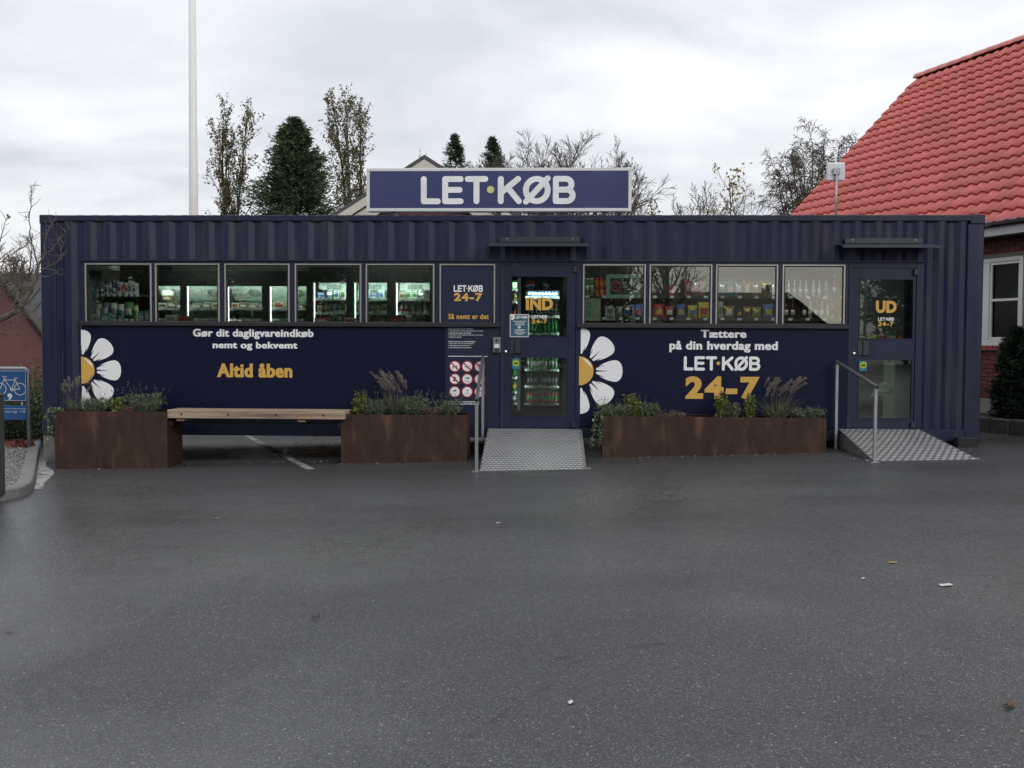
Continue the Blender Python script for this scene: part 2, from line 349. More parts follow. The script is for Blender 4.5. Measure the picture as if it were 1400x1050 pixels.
# ================================================================== the ground
def asphalt_material():
    m = bpy.data.materials.new('wet_asphalt'); m.use_nodes = True; nt = m.node_tree; n = nt.nodes; l = nt.links; b = n['Principled BSDF']
    tcn = n.new('ShaderNodeTexCoord'); V = tcn.outputs['Object']
    def noise(s, d=5, r=.5, vec=V):
        q = n.new('ShaderNodeTexNoise'); q.inputs['Scale'].default_value = s; q.inputs['Detail'].default_value = d; q.inputs['Roughness'].default_value = r; l.new(vec, q.inputs['Vector']); return q.outputs['Fac']
    def rng(v, a, b_, c, d):
        q = n.new('ShaderNodeMapRange'); q.inputs['From Min'].default_value = a; q.inputs['From Max'].default_value = b_; q.inputs['To Min'].default_value = c; q.inputs['To Max'].default_value = d; l.new(v, q.inputs['Value']); return q.outputs[0]
    def mth(op, a, c):
        q = n.new('ShaderNodeMath'); q.operation = op
        for i, v in enumerate((a, c)):
            if isinstance(v, (int, float)): q.inputs[i].default_value = v
            else: l.new(v, q.inputs[i])
        return q.outputs[0]
    def mixc(f, a, c):
        q = n.new('ShaderNodeMix'); q.data_type = 'RGBA'; l.new(f, q.inputs[0])
        for i, v in ((6, a), (7, c)):
            if isinstance(v, tuple): q.inputs[i].default_value = (*v, 1)
            else: l.new(v, q.inputs[i])
        return q.outputs[2]
    # chippings of two sizes, some pale
    vo = n.new('ShaderNodeTexVoronoi'); vo.inputs['Scale'].default_value = 125; l.new(V, vo.inputs['Vector'])
    sp = n.new('ShaderNodeSeparateColor'); l.new(vo.outputs['Color'], sp.inputs[0])
    vo2 = n.new('ShaderNodeTexVoronoi'); vo2.inputs['Scale'].default_value = 58; l.new(V, vo2.inputs['Vector'])
    sp2 = n.new('ShaderNodeSeparateColor'); l.new(vo2.outputs['Color'], sp2.inputs[0])
    c = mixc(rng(sp.outputs[0], 0, 1, 0, 1), (.018, .0185, .0205), (.060, .062, .067))
    pale = mth('MULTIPLY', rng(sp.outputs[1], .84, .90, 0, 1), rng(vo.outputs['Distance'], .35, .5, 1, 0))
    c = mixc(pale, c, (.18, .178, .172))
    pale2 = mth('MULTIPLY', rng(sp2.outputs[1], .955, .97, 0, 1), rng(vo2.outputs['Distance'], .22, .34, 1, 0))
    c = mixc(pale2, c, (.27, .266, .258))
    # damp patches: darker and glossier, with a few worn streaks
    mp = n.new('ShaderNodeMapping'); mp.inputs['Scale'].default_value = (.22, .6, 1); mp.inputs['Rotation'].default_value = (0, 0, .25); l.new(V, mp.inputs[0])
    damp = rng(noise(1.0, 6, .55, mp.outputs[0]), .5, .68, 0, 1)
    dirt = rng(noise(.55, 5, .6), .35, .7, .86, 1.12)
    c2 = n.new('ShaderNodeVectorMath'); c2.operation = 'SCALE'; l.new(c, c2.inputs[0])
    l.new(mth('MULTIPLY', dirt, rng(damp, 0, 1, 1.0, .62)), c2.inputs['Scale']); l.new(c2.outputs[0], b.inputs['Base Color'])
    def seam(p, q, w_, dark):
        nonlocal c2
        dx, dy = q[0]-p[0], q[1]-p[1]; L2 = dx*dx+dy*dy; sx, sy = n.new('ShaderNodeSeparateXYZ'), None; wob = n.new('ShaderNodeTexNoise'); wob.inputs['Scale'].default_value = 3.0; l.new(V, wob.inputs['Vector']); l.new(V, sx.inputs[0])
        X_ = mth('SUBTRACT', sx.outputs[0], p[0]); Y_ = mth('ADD', mth('SUBTRACT', sx.outputs[1], p[1]), mth('MULTIPLY', mth('SUBTRACT', wob.outputs['Fac'], .5), .25))
        t_ = mth('MULTIPLY', mth('ADD', mth('MULTIPLY', X_, dx), mth('MULTIPLY', Y_, dy)), 1/L2); q2 = n.new('ShaderNodeClamp'); l.new(t_, q2.inputs[0]); t_ = q2.outputs[0]
        ax = mth('SUBTRACT', X_, mth('MULTIPLY', t_, dx)); ay = mth('SUBTRACT', Y_, mth('MULTIPLY', t_, dy)); d2 = mth('SQRT', mth('ADD', mth('MULTIPLY', ax, ax), mth('MULTIPLY', ay, ay)), 0)
        m_ = mth('MULTIPLY', rng(d2, w_*.3, w_, 1, 0), rng(noise(5, 4), .42, .6, 0, 1)); v2 = n.new('ShaderNodeVectorMath'); v2.operation = 'SCALE'; l.new(c2.outputs[0], v2.inputs[0]); l.new(rng(m_, 0, 1, 1, dark), v2.inputs['Scale']); c2 = v2; l.new(c2.outputs[0], b.inputs['Base Color'])
    for (u0, v0), (u1, v1), w_, dk in (((715, 912), (905, 878), .035, .35), ((650, 796), (690, 803), .03, .4), ((1040, 655), (1160, 668), .05, .4), ((800, 900), (640, 1010), .02, .5)):
        a_, b_ = on_ground(u0, v0), on_ground(u1, v1); seam((a_.x, a_.y), (b_.x, b_.y), w_, dk)
    b.inputs['Roughness'].default_value = .75; b.inputs['Specular IOR Level'].default_value = .35
    bp = n.new('ShaderNodeBump'); bp.inputs['Strength'].default_value = .6; bp.inputs['Distance'].default_value = .006
    hgt = mth('ADD', mth('MULTIPLY', vo.outputs['Distance'], -1.0), mth('MULTIPLY', noise(220, 2), .6))
    l.new(hgt, bp.inputs['Height']); l.new(bp.outputs[0], b.inputs['Normal'])
    # thin film of water over the chippings
    mp2 = n.new('ShaderNodeMapping'); mp2.inputs['Scale'].default_value = (.42, .30, 1); mp2.inputs['Rotation'].default_value = (0, 0, -.5); l.new(V, mp2.inputs[0])
    film = rng(noise(1.0, 5, .55, mp2.outputs[0]), .42, .64, 0, 1)
    so_ = n.new('ShaderNodeSeparateXYZ'); l.new(V, so_.inputs[0])
    # water gathers in the low ground towards the kerb
    ex = mth('MULTIPLY', mth('SUBTRACT', so_.outputs[0], 1.9), .36); ey = mth('MULTIPLY', mth('ADD', so_.outputs[1], 6.6), .15)
    low = rng(mth('ADD', mth('ADD', mth('MULTIPLY', ex, ex), mth('MULTIPLY', ey, ey)), mth('MULTIPLY', noise(.7, 4), .9)), .55, 1.25, 1, 0)
    film = mth('MAXIMUM', film, low)
    l.new(rng(film, 0, 1, .40, 1.0), b.inputs['Coat Weight'])
    b.inputs['Coat IOR'].default_value = 1.42
    l.new(mth('ADD', mth('SUBTRACT', rng(film, 0, 1, .42, .28), mth('MULTIPLY', low, .14)), mth('MULTIPLY', rng(noise(7, 4), .3, .7, -1, 1), .05)), b.inputs['Coat Roughness'])
    bp2 = n.new('ShaderNodeBump'); bp2.inputs['Strength'].default_value = .22; bp2.inputs['Distance'].default_value = .006; l.new(hgt, bp2.inputs['Height']); l.new(bp2.outputs[0], b.inputs['Coat Normal'])
    return m
M_ASPH = asphalt_material()
xs = [-260, -120, -60, -30, -18]+[(-12+.5*i) for i in range(65)]+[24, 30, 45, 70, 140, 300]
ys = [-300, -150, -90, -60, -40, -25, -14, -8, -4, -2, 0, 2, 4, 8, 14, 22, 35, 55, 90, 160, 320]
V = [(x, y, gz(x)) for y in ys for x in xs]; nx = len(xs)
F = [(j*nx+i, j*nx+i+1, (j+1)*nx+i+1, (j+1)*nx+i) for j in range(len(ys)-1) for i in range(nx-1)]
g = np_obj('ground', np_mesh('ground', V, F, M_ASPH)); tag(g, kind='structure')

def sheet(name, pts, dz, m, label=None, sub=6):
    """thin sheet following the ground, from a quad of ground points"""
    a, b, c, d = [Vector((p[0], p[1], 0)) for p in pts]; vs = []; fs = []
    for j in range(sub+1):
        for i in range(3):
            p = (a.lerp(d, j/sub)).lerp(b.lerp(c, j/sub), i/2); vs.append((p.x, p.y, gz(p.x)+dz))
    for j in range(sub):
        for i in range(2): fs.append((j*3+i, j*3+i+1, (j+1)*3+i+1, (j+1)*3+i))
    o = MB().add(vs, fs).build(name, m); tag(o, kind='structure'); return o
M_LINE = mat('worn_white_line', (.26, .26, .25), .7, var=.25, scale=12, col2=(.09, .09, .09), c2scale=7, c2pos=(.52, .66))
a0 = on_ground(418, 642); a1 = on_ground(431, 642); b0 = on_ground(352, 606); b1 = on_ground(362, 606)
dv = (a0-b0); sheet('parking_line', [(a0.x, a0.y), (a1.x, a1.y), (a1.x-dv.x*1.5, a1.y-dv.y*1.5), (a0.x-dv.x*1.5, a0.y-dv.y*1.5)], .004, M_LINE)

# ================================================================== the container shop
NAVY = mat('navy_container_paint', (.0105, .0140, .043), .42, spec=.36, var=.2, scale=3, bump=.06, bscale=9, col2=(.028, .029, .042), c2scale=2.6, c2pos=(.53, .72), stretch=(2.2, 2.2, .35), rvar=.08)
NAVY_D = mat('navy_door_paint', (.012, .0165, .042), .40, spec=.38, var=.08, scale=5, rvar=.06)
WRAP = mat('navy_printed_film', (.0044, .0058, .027), .36, spec=.26, var=.05, scale=2, bump=.03, bscale=4)
WRAP2 = mat('blue_printed_film', (.014, .019, .046), .38, spec=.38, var=.05, scale=2)
ALU = mat('brushed_aluminium_trim', (.46, .44, .41), .38, .75, var=.1)
SILL = mat('dark_grey_sill', (.030, .030, .033), .35, .2, var=.1)
GASK = mat('black_rubber', (.012, .012, .013), .6)
WHITE = mat('white_print', (.80, .81, .82), .45, var=.03)
GOLD = mat('gold_print', (.60, .36, .075), .45, var=.03)
HOODM = mat('slate_hood_metal', (.045, .050, .062), .35, .3, var=.12)
DGREY = mat('dark_grey_hardware', (.055, .058, .066), .35, .5)
STEEL = mat('galvanised_steel', (.34, .35, .36), .42, .7, var=.15, scale=14)
PANE = glass('green_tinted_pane', (.88, .93, .90), .125, (1.0, .92, .79))
PANE_D = glass('green_tinted_door_pane', (.88, .92, .90), .025)
CZ, CH, CL, CW = .215, 2.896, 12.192, 2.438
CT = CZ+CH
shop = thing('container_shop', (CL/2, CW/2, CZ), 'long navy shipping container converted into a self-service grocery shop', 'shop')
PITCHC = .2625
def corrugated(name, x0, x1, z0, z1, y, parent, flip=1, axis='x', m=NAVY, depth=.036):
    pts = []
    k0 = int((x0-.445)/PITCHC)-2; k1 = int((x1-.445)/PITCHC)+2
    raw = []
    for k in range(k0, k1+1):
        s = .445+PITCHC*k
        raw += [(s-.034-.062, 0), (s-.034, 0), (s+.034, depth), (s+.034+.066, depth)]
    raw = [(x, d) for x, d in raw]
    def dep(x): return float(np.interp(x, [r[0] for r in raw], [r[1] for r in raw]))
    X = [x0]+[r[0] for r in raw if x0 < r[0] < x1]+[x1]
    vs = []; fs = []
    for x in X:
        d = y+flip*dep(x)
        for z in (z0, z1): vs.append((x, d, z) if axis == 'x' else (d, x, z))
    for i in range(len(X)-1): fs.append((2*i, 2*i+2, 2*i+3, 2*i+1))
    return MB().add(vs, fs).build(name, m, parent)
corrugated('front_wall', .20, CL-.20, 2.515, CT-.075, .014, shop)
corrugated('front_wall', .20, .565, CZ+.17, 2.515, .014, shop)
corrugated('front_wall', 11.452, CL-.20, CZ+.145, 2.515, .014, shop)
corrugated('back_wall', .20, CL-.20, CZ+.12, CT-.075, CW-.014, shop, flip=-1)
corrugated('end_wall', .15, CW-.15, CZ+.12, CT-.1, .02, shop, axis='y')
corrugated('end_wall', .15, CW-.15, CZ+.12, CT-.1, CL-.02, shop, flip=-1, axis='y')
# roof with low cross ribs whose ends show above the top rail
mb = MB(); mb.box(.06, CL-.06, .05, CW-.05, CT-.05, CT-.022)
mb.build('roof', NAVY, shop)
RIB = mat('pale_roof_rib', (.20, .205, .22), .4, var=.15)
ribme = MB().add([(-.07, .10, 0), (.07, .10, 0), (.07, CW-.1, 0), (-.07, CW-.1, 0), (-.04, .10, .029), (.04, .10, .029), (.04, CW-.1, .029), (-.04, CW-.1, .029)], [(0, 1, 5, 4), (1, 2, 6, 5), (2, 3, 7, 6), (3, 0, 4, 7), (4, 5, 6, 7)]).mesh('roof_rib', RIB)
for k in range(56): piece('roof_rib', ribme, (.5+.2*k, 0, CT-.021), shop)
# rails and posts
for y0, y1 in ((.0, .06), (CW-.06, CW)):
    MB().bbox(.17, CL-.17, y0+.004, y1, CT-.08, CT-.006, .005).build('top_rail', NAVY, shop)
    MB().bbox(.15, CL-.15, y0+.012, y1, CZ+.012, CZ+.165, .006).build('bottom_rail', NAVY, shop)
for x0 in (.0, CL-.06):
    MB().bbox(x0+.004, x0+.056, .16, CW-.16, CT-.1, CT-.008, .005).build('end_rail', NAVY, shop)
    MB().bbox(x0+.004, x0+.056, .16, CW-.16, CZ+.012, CZ+.15, .005).build('end_rail', NAVY, shop)
for x0, x1 in ((.0, .205), (CL-.205, CL)):
    for y0, y1 in ((.003, .16), (CW-.16, CW-.003)):
        MB().bbox(x0+.003, x1, y0, y1, CZ+.115, CT-.115, .01).build('corner_post', NAVY, shop)
def casting(x0, x1, y0, y1, z0, z1):
    o = MB().bbox(x0, x1, y0, y1, z0, z1, .008).build('corner_casting', NAVY, shop)
    fy = y0-.002 if y0 < 1 else y1+.002; cxx = (x0+x1)/2; cz = (z0+z1)/2
    pts = [(cxx+.022*math.cos(t)*1.1, cz+(.012 if math.sin(t) > 0 else -.012)+.024*math.sin(t)) for t in [2*math.pi*k/16 for k in range(16)]]
    MB().face_xz(pts, fy).build('lock_hole', GASK, o)
for x0, x1 in ((-.003, .175), (CL-.175, CL+.003)):
    for y0, y1 in ((-.003, .16), (CW-.16, CW+.003)):
        casting(x0, x1, y0, y1, CT-.118, CT); casting(x0, x1, y0, y1, CZ, CZ+.118)
# sheltering interior shell
INW = mat('grey_interior_panel', (.16, .17, .17), .6, var=.08); INC = mat('interior_ceiling', (.10, .105, .105), .7); INF = mat('grey_vinyl_floor', (.13, .13, .125), .45, var=.2, scale=8)
MB().box(.08, CL-.08, .06, CW-.07, CZ+.12, CZ+.17).build('floor_deck', INF, shop)
MB().box(.08, CL-.08, .06, CW-.07, 2.925, 2.96).build('ceiling_lining', INC, shop)
MB().box(.08, CL-.08, CW-.10, CW-.06, CZ+.171, 2.924).build('back_lining', INW, shop)
for x0, x1 in ((.07, .11), (CL-.11, CL-.07)): MB().box(x0, x1, .1, CW-.11, CZ+.171, 2.924).build('end_lining', INW, shop)
ZS, ZW = 1.715, 2.478
WL_ = [(.600, 1.490), (1.537, 2.393), (2.458, 3.318), (3.385, 4.258), (4.315, 5.211)]
WI = (5.278, 6.0)
WR_ = [(7.130, 7.935), (7.982, 8.782), (8.828, 9.616), (9.672, 10.462)]
DI = (6.066, 7.108); DU = (10.512, 11.446)
mb = MB()   # lining round the openings
mb.box(.12, DI[0]-.02, .062, .085, CZ+.172, ZS-.01); mb.box(DI[1]+.02, DU[0]-.02, .062, .085, CZ+.172, ZS-.01); mb.box(DU[1]+.02, CL-.12, .062, .085, CZ+.172, 2.5)
mb.box(.12, CL-.12, .0625, .085, 2.501, 2.923); mb.box(.12, .58, .062, .085, ZS, 2.5)
mb.build('front_lining', INW, shop)
# flat navy band between and over the windows
mb = MB(); edges = sorted([x for w_ in WL_+[WI] for x in w_]); band = [(.553, edges[0])]+[(edges[i], edges[i+1]) for i in range(1, len(edges)-1, 2)]+[(edges[-1], DI[0])]
edges = sorted([x for w_ in WR_ for x in w_]); band += [(DI[1], edges[0])]+[(edges[i], edges[i+1]) for i in range(1, len(edges)-1, 2)]+[(edges[-1], DU[0])]
for a, b in band:
    MB().box(a, b, .002, .07, ZS+.002, ZW).build('window_post', NAVY_D, shop)
MB().box(.553, DI[0], -.002, .072, ZW+.001, 2.513).build('lintel', NAVY_D, shop)
MB().box(DI[1], DU[0], -.002, .072, ZW+.001, 2.513).build('lintel', NAVY_D, shop)
MB().bbox(.545, 11.46, -.022, .014, 2.507, 2.528, .003).build('drip_ledge', NAVY, shop)
for x0, x1 in WL_+[WI]+WR_:
    mb = MB(); t = .019
    for a in ((x0, x0+t, ZS+.003, ZW), (x1-t, x1, ZS+.003, ZW), (x0+t, x1-t, ZW-t, ZW-.0005)):
        mb.bbox(a[0], a[1], -.012, .03, a[2], a[3], .003, 0)
    for a in ((x0+t, x0+t+.014, ZS+.003, ZW-t), (x1-t-.014, x1-t, ZS+.003, ZW-t), (x0+t+.014, x1-t-.014, ZW-t-.012, ZW-t), (x0+t+.014, x1-t-.014, ZS+.003, ZS+.012)):
        mb.box(a[0], a[1], -.002, .028, a[2], a[3], 1)
    wn = mb.build('window', [ALU, GASK], shop)
    if (x0, x1) == WI: infowin = wn; MB().box(x0+.02, x1-.02, .004, .012, ZS+.008, ZW-.02).build('blind_panel', WRAP2, wn)
    else: MB().box(x0+.03, x1-.03, .010, .016, ZS+.010, ZW-.028).build('pane', PANE, wn)
for x0, x1 in ((.545, 6.068), (7.058, 10.528)):
    MB().bbox(x0, x1, -.062, .03, 1.660, ZS, .006).build('window_sill', SILL, shop)
wl = MB().box(.542, 5.356, -.006, .02, .425, 1.659).build('graphic_panel', WRAP, shop)
MB().box(.5385, .5415, -.007, .02, .425, 1.659).build('edge_strip', ALU, wl)
wi = MB().box(5.357, 6.052, -.011, .02, .345, 1.659).build('graphic_panel', WRAP2, shop)
wr = MB().box(7.088, 10.526, -.006, .02, .385, 1.659).build('graphic_panel', WRAP, shop)
# ---- doors
def door(D, leaf, gu, gl, zb):
    mb = MB()   # frame fixed to the container
    mb.bbox(D[0], leaf[0]-.006, -.012, .07, zb, 2.486, .003); mb.bbox(leaf[1]+.006, D[1], -.012, .07, zb, 2.486, .003)
    mb.box(leaf[0]-.006, leaf[1]+.006, -.008, .07, leaf[3]+.006, 2.484)
    mb.build('door_frame', NAVY_D, shop)
    mb = MB(); y0, y1 = -.004, .05
    mb.bbox(leaf[0], gu[0], y0, y1, leaf[2], leaf[3], .003); mb.bbox(gu[1], leaf[1], y0, y1, leaf[2], leaf[3], .003)
    for za, zb_ in ((leaf[2], gl[2]), (gl[3], gu[2]), (gu[3], leaf[3])): mb.box(gu[0], gu[1], y0+.003, y1, za, zb_)
    d = mb.build('door', NAVY_D, shop)
    for g_ in (gu, gl):
        mb = MB(); t = .011
        for a in ((g_[0], g_[0]+t, g_[2], g_[3]), (g_[1]-t, g_[1], g_[2], g_[3]), (g_[0]+t, g_[1]-t, g_[3]-t, g_[3]), (g_[0]+t, g_[1]-t, g_[2], g_[2]+t)):
            mb.box(a[0], a[1], -.0075, .03, a[2], a[3])
        mb.build('glazing_bead', NAVY_D, d)
        MB().box(g_[0]+t, g_[1]-t, .012, .018, g_[2]+t, g_[3]-t).build('pane', PANE_D, d)
    hx = gu[0]-.01
    mb = MB(); mb.bbox(hx, hx+.055, -.014, -.002, 1.325, 1.505, .002, 0); mb.bbox(hx+.062, hx+.135, -.030, -.002, 1.325, 1.505, .004, 0); mb.box(hx+.055, hx+.062, -.006, -.002, 1.325, 1.505, 1)
    mb.build('pull_handle', [DGREY, GASK], d)
    kx = leaf[0]+.038
    MB().tube([(kx, -.003, 1.347), (kx, -.02, 1.347), (kx, -.028, 1.347)], [.022, .021, .014], 14).build('lock_cylinder', mat('polished_steel', (.72, .72, .70), .22, .9), d, True)
    MB().bbox(leaf[1]-.035, leaf[1]+.01, -.045, -.004, leaf[3]-.085, leaf[3]-.01, .004).build('hinge', DGREY, d)
    MB().bbox(leaf[1]-.035, leaf[1]+.01, -.045, -.004, leaf[2]+.008, leaf[2]+.078, .004).build('hinge', DGREY, d)
    MB().box(leaf[0]-.006, leaf[0], -.001, .05, leaf[2], leaf[3]).build('seal', mat('pale_door_seal', (.10, .09, .085), .5), d)
    MB().box(D[0]+.01, D[1]-.01, -.03, .065, zb-.045, zb-.001).build('threshold', DGREY, shop)
    return d
d_in = door(DI, (6.102, 7.04, .362, 2.458), (6.207, 6.935, 1.535, 2.327), (6.207, 6.935, .503, 1.281), .358)
d_out = door(DU, (10.549, 11.352, .398, 2.432), (10.645, 11.328, 1.528, 2.300), (10.645, 11.328, .511, 1.278), .393)
MB().box(DI[0], DI[1], .004, .07, 2.4875, 2.506).build('lintel', NAVY_D, shop); MB().box(DU[0], DU[1], .004, .07, 2.4875, 2.506).build('lintel', NAVY_D, shop)
# lettering on the doors
yl = .0095
text('IND', 6.397, 6.748, 1.886, 2.045, yl, GOLD, d_in, .055, 1.05); logo(6.474, 6.673, 1.778, 1.819, yl, WHITE, GOLD, d_in); text('24-7', 6.474, 6.673, 1.712, 1.768, yl, GOLD, d_in, .045, 1.2)
text('UD', 10.858, 11.118, 1.865, 2.022, yl, GOLD, d_out, .055, 1.05); logo(10.889, 11.084, 1.768, 1.808, yl, WHITE, GOLD, d_out); text('24-7', 10.889, 11.084, 1.697, 1.757, yl, GOLD, d_out, .045, 1.2)
def sticker(x0, x1, z0, z1, par):
    mb = MB(); mb.box(x0, x1, yl, yl+.0015, z0, z1, 0); c = ((x0+x1)/2, z0+(z1-z0)*.55); r = (x1-x0)*.43
    mb.face_xz(disc_xz(c[0], c[1], r), yl-.001, 1)
    mb.face_xz([(c[0]-r*.65, c[1]-r*.05), (c[0]+r*.45, c[1]+r*.35), (c[0]+r*.62, c[1]-.0), (c[0]-r*.45, c[1]-r*.42)], yl-.002, 2)
    mb.face_xz([(c[0]+r*.1, c[1]-r*.35), (c[0]+r*.55, c[1]-r*.3), (c[0]+r*.5, c[1]-r*.1), (c[0]+r*.12, c[1]-r*.12)], yl-.0025, 2)
    mb.build('camera_sticker', [mat('teal_sticker', (.03, .16, .22), .4), mat('yellow_green_print', (.36, .46, .02), .4), GASK], par)
sticker(6.222, 6.322, 1.125, 1.262, d_in); sticker(10.66, 10.762, 1.125, 1.262, d_out)
# paper notice on the entrance door
mb = MB(); px0, px1, pz0, pz1 = 6.192, 6.436, 1.537, 1.830
mb.box(px0, px1, -.010, -.0085, pz0, pz1, 0); mb.box(px0+.008, px1-.008, -.0115, -.010, pz0+.008, pz1-.008, 1)
po = mb.build('notice', [WHITE, mat('petrol_blue_paper', (.025, .085, .13), .5, var=.1)], d_in)
logo(px0+.075, px1-.02, pz1-.055, pz1-.022, -.0125, WHITE, GOLD, d_in)
mb = MB()
for k in range(5):
    t = R(100-45*k); c = (px0+.025+.026*math.cos(t), pz1-.035+.026*math.sin(t)); mb.face_xz(disc_xz(c[0], c[1], .014, 10), -.0122-.0002*k, 0)
mb.face_xz(disc_xz(px0+.022, pz1-.036, .014, 12), -.0134, 1); mb.build('flower_print', [WHITE, GOLD], d_in)
def word_bars(x0, x1, z, h, par, y, seed):
    r = random.Random(seed); mb = MB(); x = x0
    while x < x1:
        e = min(x1, x+r.uniform(1.2, 4.5)*h); mb.face_xz([(x, z-h/2), (e, z-h/2), (e, z+h/2), (x, z+h/2)], y); x = e+h*.6
    tag(mb.build('print_line', WHITE, par), kind='stuff')
for k, (zc, hw) in enumerate(((.205, .085), (.190, .070), (.170, .055), (.158, .065), (.095, .07), (.082, .05), (.064, .075), (.050, .06), (.036, .045))): word_bars(6.322-hw, 6.322+hw, pz0+zc, .0055, d_in, -.0125, k)
mb = MB(); mb.face_xz(disc_xz(6.314, pz0+.128, .021), -.0125); mb.build('round_print', mat('pale_blue_print', (.42, .5, .62), .5), d_in)
# rain hoods over the doors
for x0, x1, fx0, fx1, z in ((5.930, 7.190, 6.06, 7.085, 2.700), (10.345, 11.545, 10.455, 11.42, 2.688)):
    mb = MB()
    mb.add([(x0, -.30, z), (x1, -.30, z), (x1, .02, z+.055), (x0, .02, z+.055), (x0, -.30, z-.022), (x1, -.30, z-.022), (x1, -.285, z-.022), (x0, -.285, z-.022), (x1, .02, z+.045), (x0, .02, z+.045), (x1, -.285, z-.006), (x0, -.285, z-.006)],
           [(0, 1, 2, 3), (4, 5, 1, 0), (7, 6, 5, 4), (11, 10, 6, 7), (9, 8, 10, 11), (3, 2, 8, 9), (0, 3, 9, 11, 7, 4), (1, 5, 6, 10, 8, 2)])
    hd = mb.build('rain_hood', HOODM, shop)
    MB().box(fx0, fx1, -.006, .016, z+.058, z+.125).build('flange', HOODM, hd)
    for bx in (fx0+.09, fx1-.09): MB().tube([(bx, -.004, z+.1), (bx, -.016, z+.1)], [.012, .009], 6).build('bolt', STEEL, hd)
# access terminal beside the entrance
mb = MB(); mb.bbox(5.978, 6.078, -.075, -.011, 1.335, 1.532, .006, 0); mb.box(5.996, 6.060, -.078, -.0751, 1.395, 1.445, 1); mb.box(5.996, 6.060, -.0785, -.0751, 1.345, 1.390, 2)
tm = mb.build('access_terminal', [mat('grey_terminal_case', (.20, .21, .22), .4, .4), mat('pale_reader_face', (.62, .66, .70), .4), GASK], shop)
MB().tube([(6.028, -.075, 1.49), (6.028, -.082, 1.49)], [.016, .013], 12).build('camera_eye', GASK, tm)
# ---- print on the graphic panels
YP = -.009
text('Gør dit dagligvareindkøb', 2.036, 3.632, 1.492, 1.625, YP, WHITE, wl, .041, 1.07); text('nemt og bekvemt', 2.297, 3.42, 1.345, 1.458, YP, WHITE, wl, .041, 1.07); text('Altid åben', 2.353, 3.351, .990, 1.175, YP, GOLD, wl, .046, 1.07)
text('Tættere', 8.643, 9.225, 1.539, 1.642, YP, WHITE, wr, .041, 1.07); text('på din hverdag med', 8.245, 9.625, 1.352, 1.498, YP, WHITE, wr, .041, 1.07)
logo(8.433, 9.405, 1.119, 1.301, YP, WHITE, GOLD, wr); text('24-7', 8.455, 9.401, .745, 1.045, YP, GOLD, wr, .052, 1.20)
def daisy(cx, cz, s, par):
    def petal(a, k):
        pts = []   # outline along its own axis (radius 0.40 to 1.0)
        prof = [(.385, .055), (.46, .115), (.55, .168), (.65, .212), (.75, .240), (.84, .250), (.91, .225), (.96, .170), (.99, .09), (1.0, 0)]
        side = prof+[(r, -h) for r, h in prof[-2::-1]]
        for r, h in side: pts.append((cx+s*(r*math.cos(a)-h*math.sin(a)), cz+s*(r*math.sin(a)+h*math.cos(a))))
        pts = clip_x(pts, par_x); m = MB().face_xz(pts, YP-.0004*k, 0)
        for off, ln, wd in ((-.07, .56, .02), (0, .64, .02), (.07, .56, .02)):
            sp = [(.36, off-wd), (.36, off+wd), (ln+.03, off*2.1)]
            sp = clip_x([(cx+s*(r*math.cos(a)-h*math.sin(a)), cz+s*(r*math.sin(a)+h*math.cos(a))) for r, h in sp], par_x)
            if len(sp) > 2: m.face_xz(sp, YP-.003, 1)
        m.build('petal', [WHITE, WRAP], par)
    par_x = cx
    for k, a in enumerate((90, 44, 0, -44, -90)): petal(R(a), k)
    ring = clip_x(disc_xz(cx, cz, s*.395, 40), cx); MB().face_xz(ring, YP-.0035).build('flower_rim', WRAP, par)
    cen = clip_x(disc_xz(cx, cz, s*.335, 40), cx); MB().face_xz(cen, YP-.0045).build('flower_centre', GOLD, par)
    mb = MB(); n = 10
    o_ = [(cx+s*.305*math.cos(R(78-66*i/n)), cz+s*.305*math.sin(R(78-66*i/n))) for i in range(n+1)]
    i_ = [(cx+s*(.305-.045*math.sin(math.pi*i/n))*math.cos(R(78-66*i/n)), cz+s*(.305-.045*math.sin(math.pi*i/n))*math.sin(R(78-66*i/n))) for i in range(n, -1, -1)]
    mb.add([(x, YP-.0055, z) for x, z in o_+i_], [(j, j+1, 2*n-j, 2*n+1-j) for j in range(n)]); mb.build('shine_mark', WHITE, par)
daisy(.543, 1.073, .532, wl); daisy(7.089, 1.105, .560, wr)
# information panel beside the entrance
logo(5.462, 5.842, 2.118, 2.203, .0025, WHITE, GOLD, infowin); text('24-7', 5.465, 5.836, 1.995, 2.105, .0025, GOLD, infowin, .05, 1.2); text('Så nemt er det', 5.394, 5.918, 1.765, 1.835, .0025, GOLD, infowin, .034, 1.12)
YI = -.013
for body, x1, zc, h_ in (('Sådan kommer du ind i butikken', 5.72, 1.640, .018), ('1. Scan QR-koden og følg vejledningen på din telefon', 5.850, 1.611, .016), ('2. Bekræft dit identitet med MitID', 5.69, 1.585, .016), ('3. Stil døren, ved at trykke på "åbn dør" på mobilen', 5.845, 1.559, .016), ('4. Så kan du handle', 5.565, 1.533, .016),
                          ('Sådan kommer du ud af butikken', 5.745, 1.475, .018), ('1. Scan dine varer ved betalingen', 5.725, 1.448, .016), ('2. Følg vejledningen på skærmen', 5.68, 1.422, .016), ('3. Scan QR-koden for at komme ud', 5.69, 1.396, .016)):
    text(body, 5.396, x1, zc-h_/2, zc+h_/2, YI, WHITE, wi, .02)
MB().box(5.396, 5.906, YI, YI+.001, 1.281, 1.288).build('print_line', WHITE, wi)
for k, zc in enumerate((.694, .666)): word_bars(5.396, 5.80, zc, .011, wi, YI, 30+k)
RED = mat('red_print', (.42, .02, .035), .45); BLK = mat('black_print', (.015, .015, .016), .5)
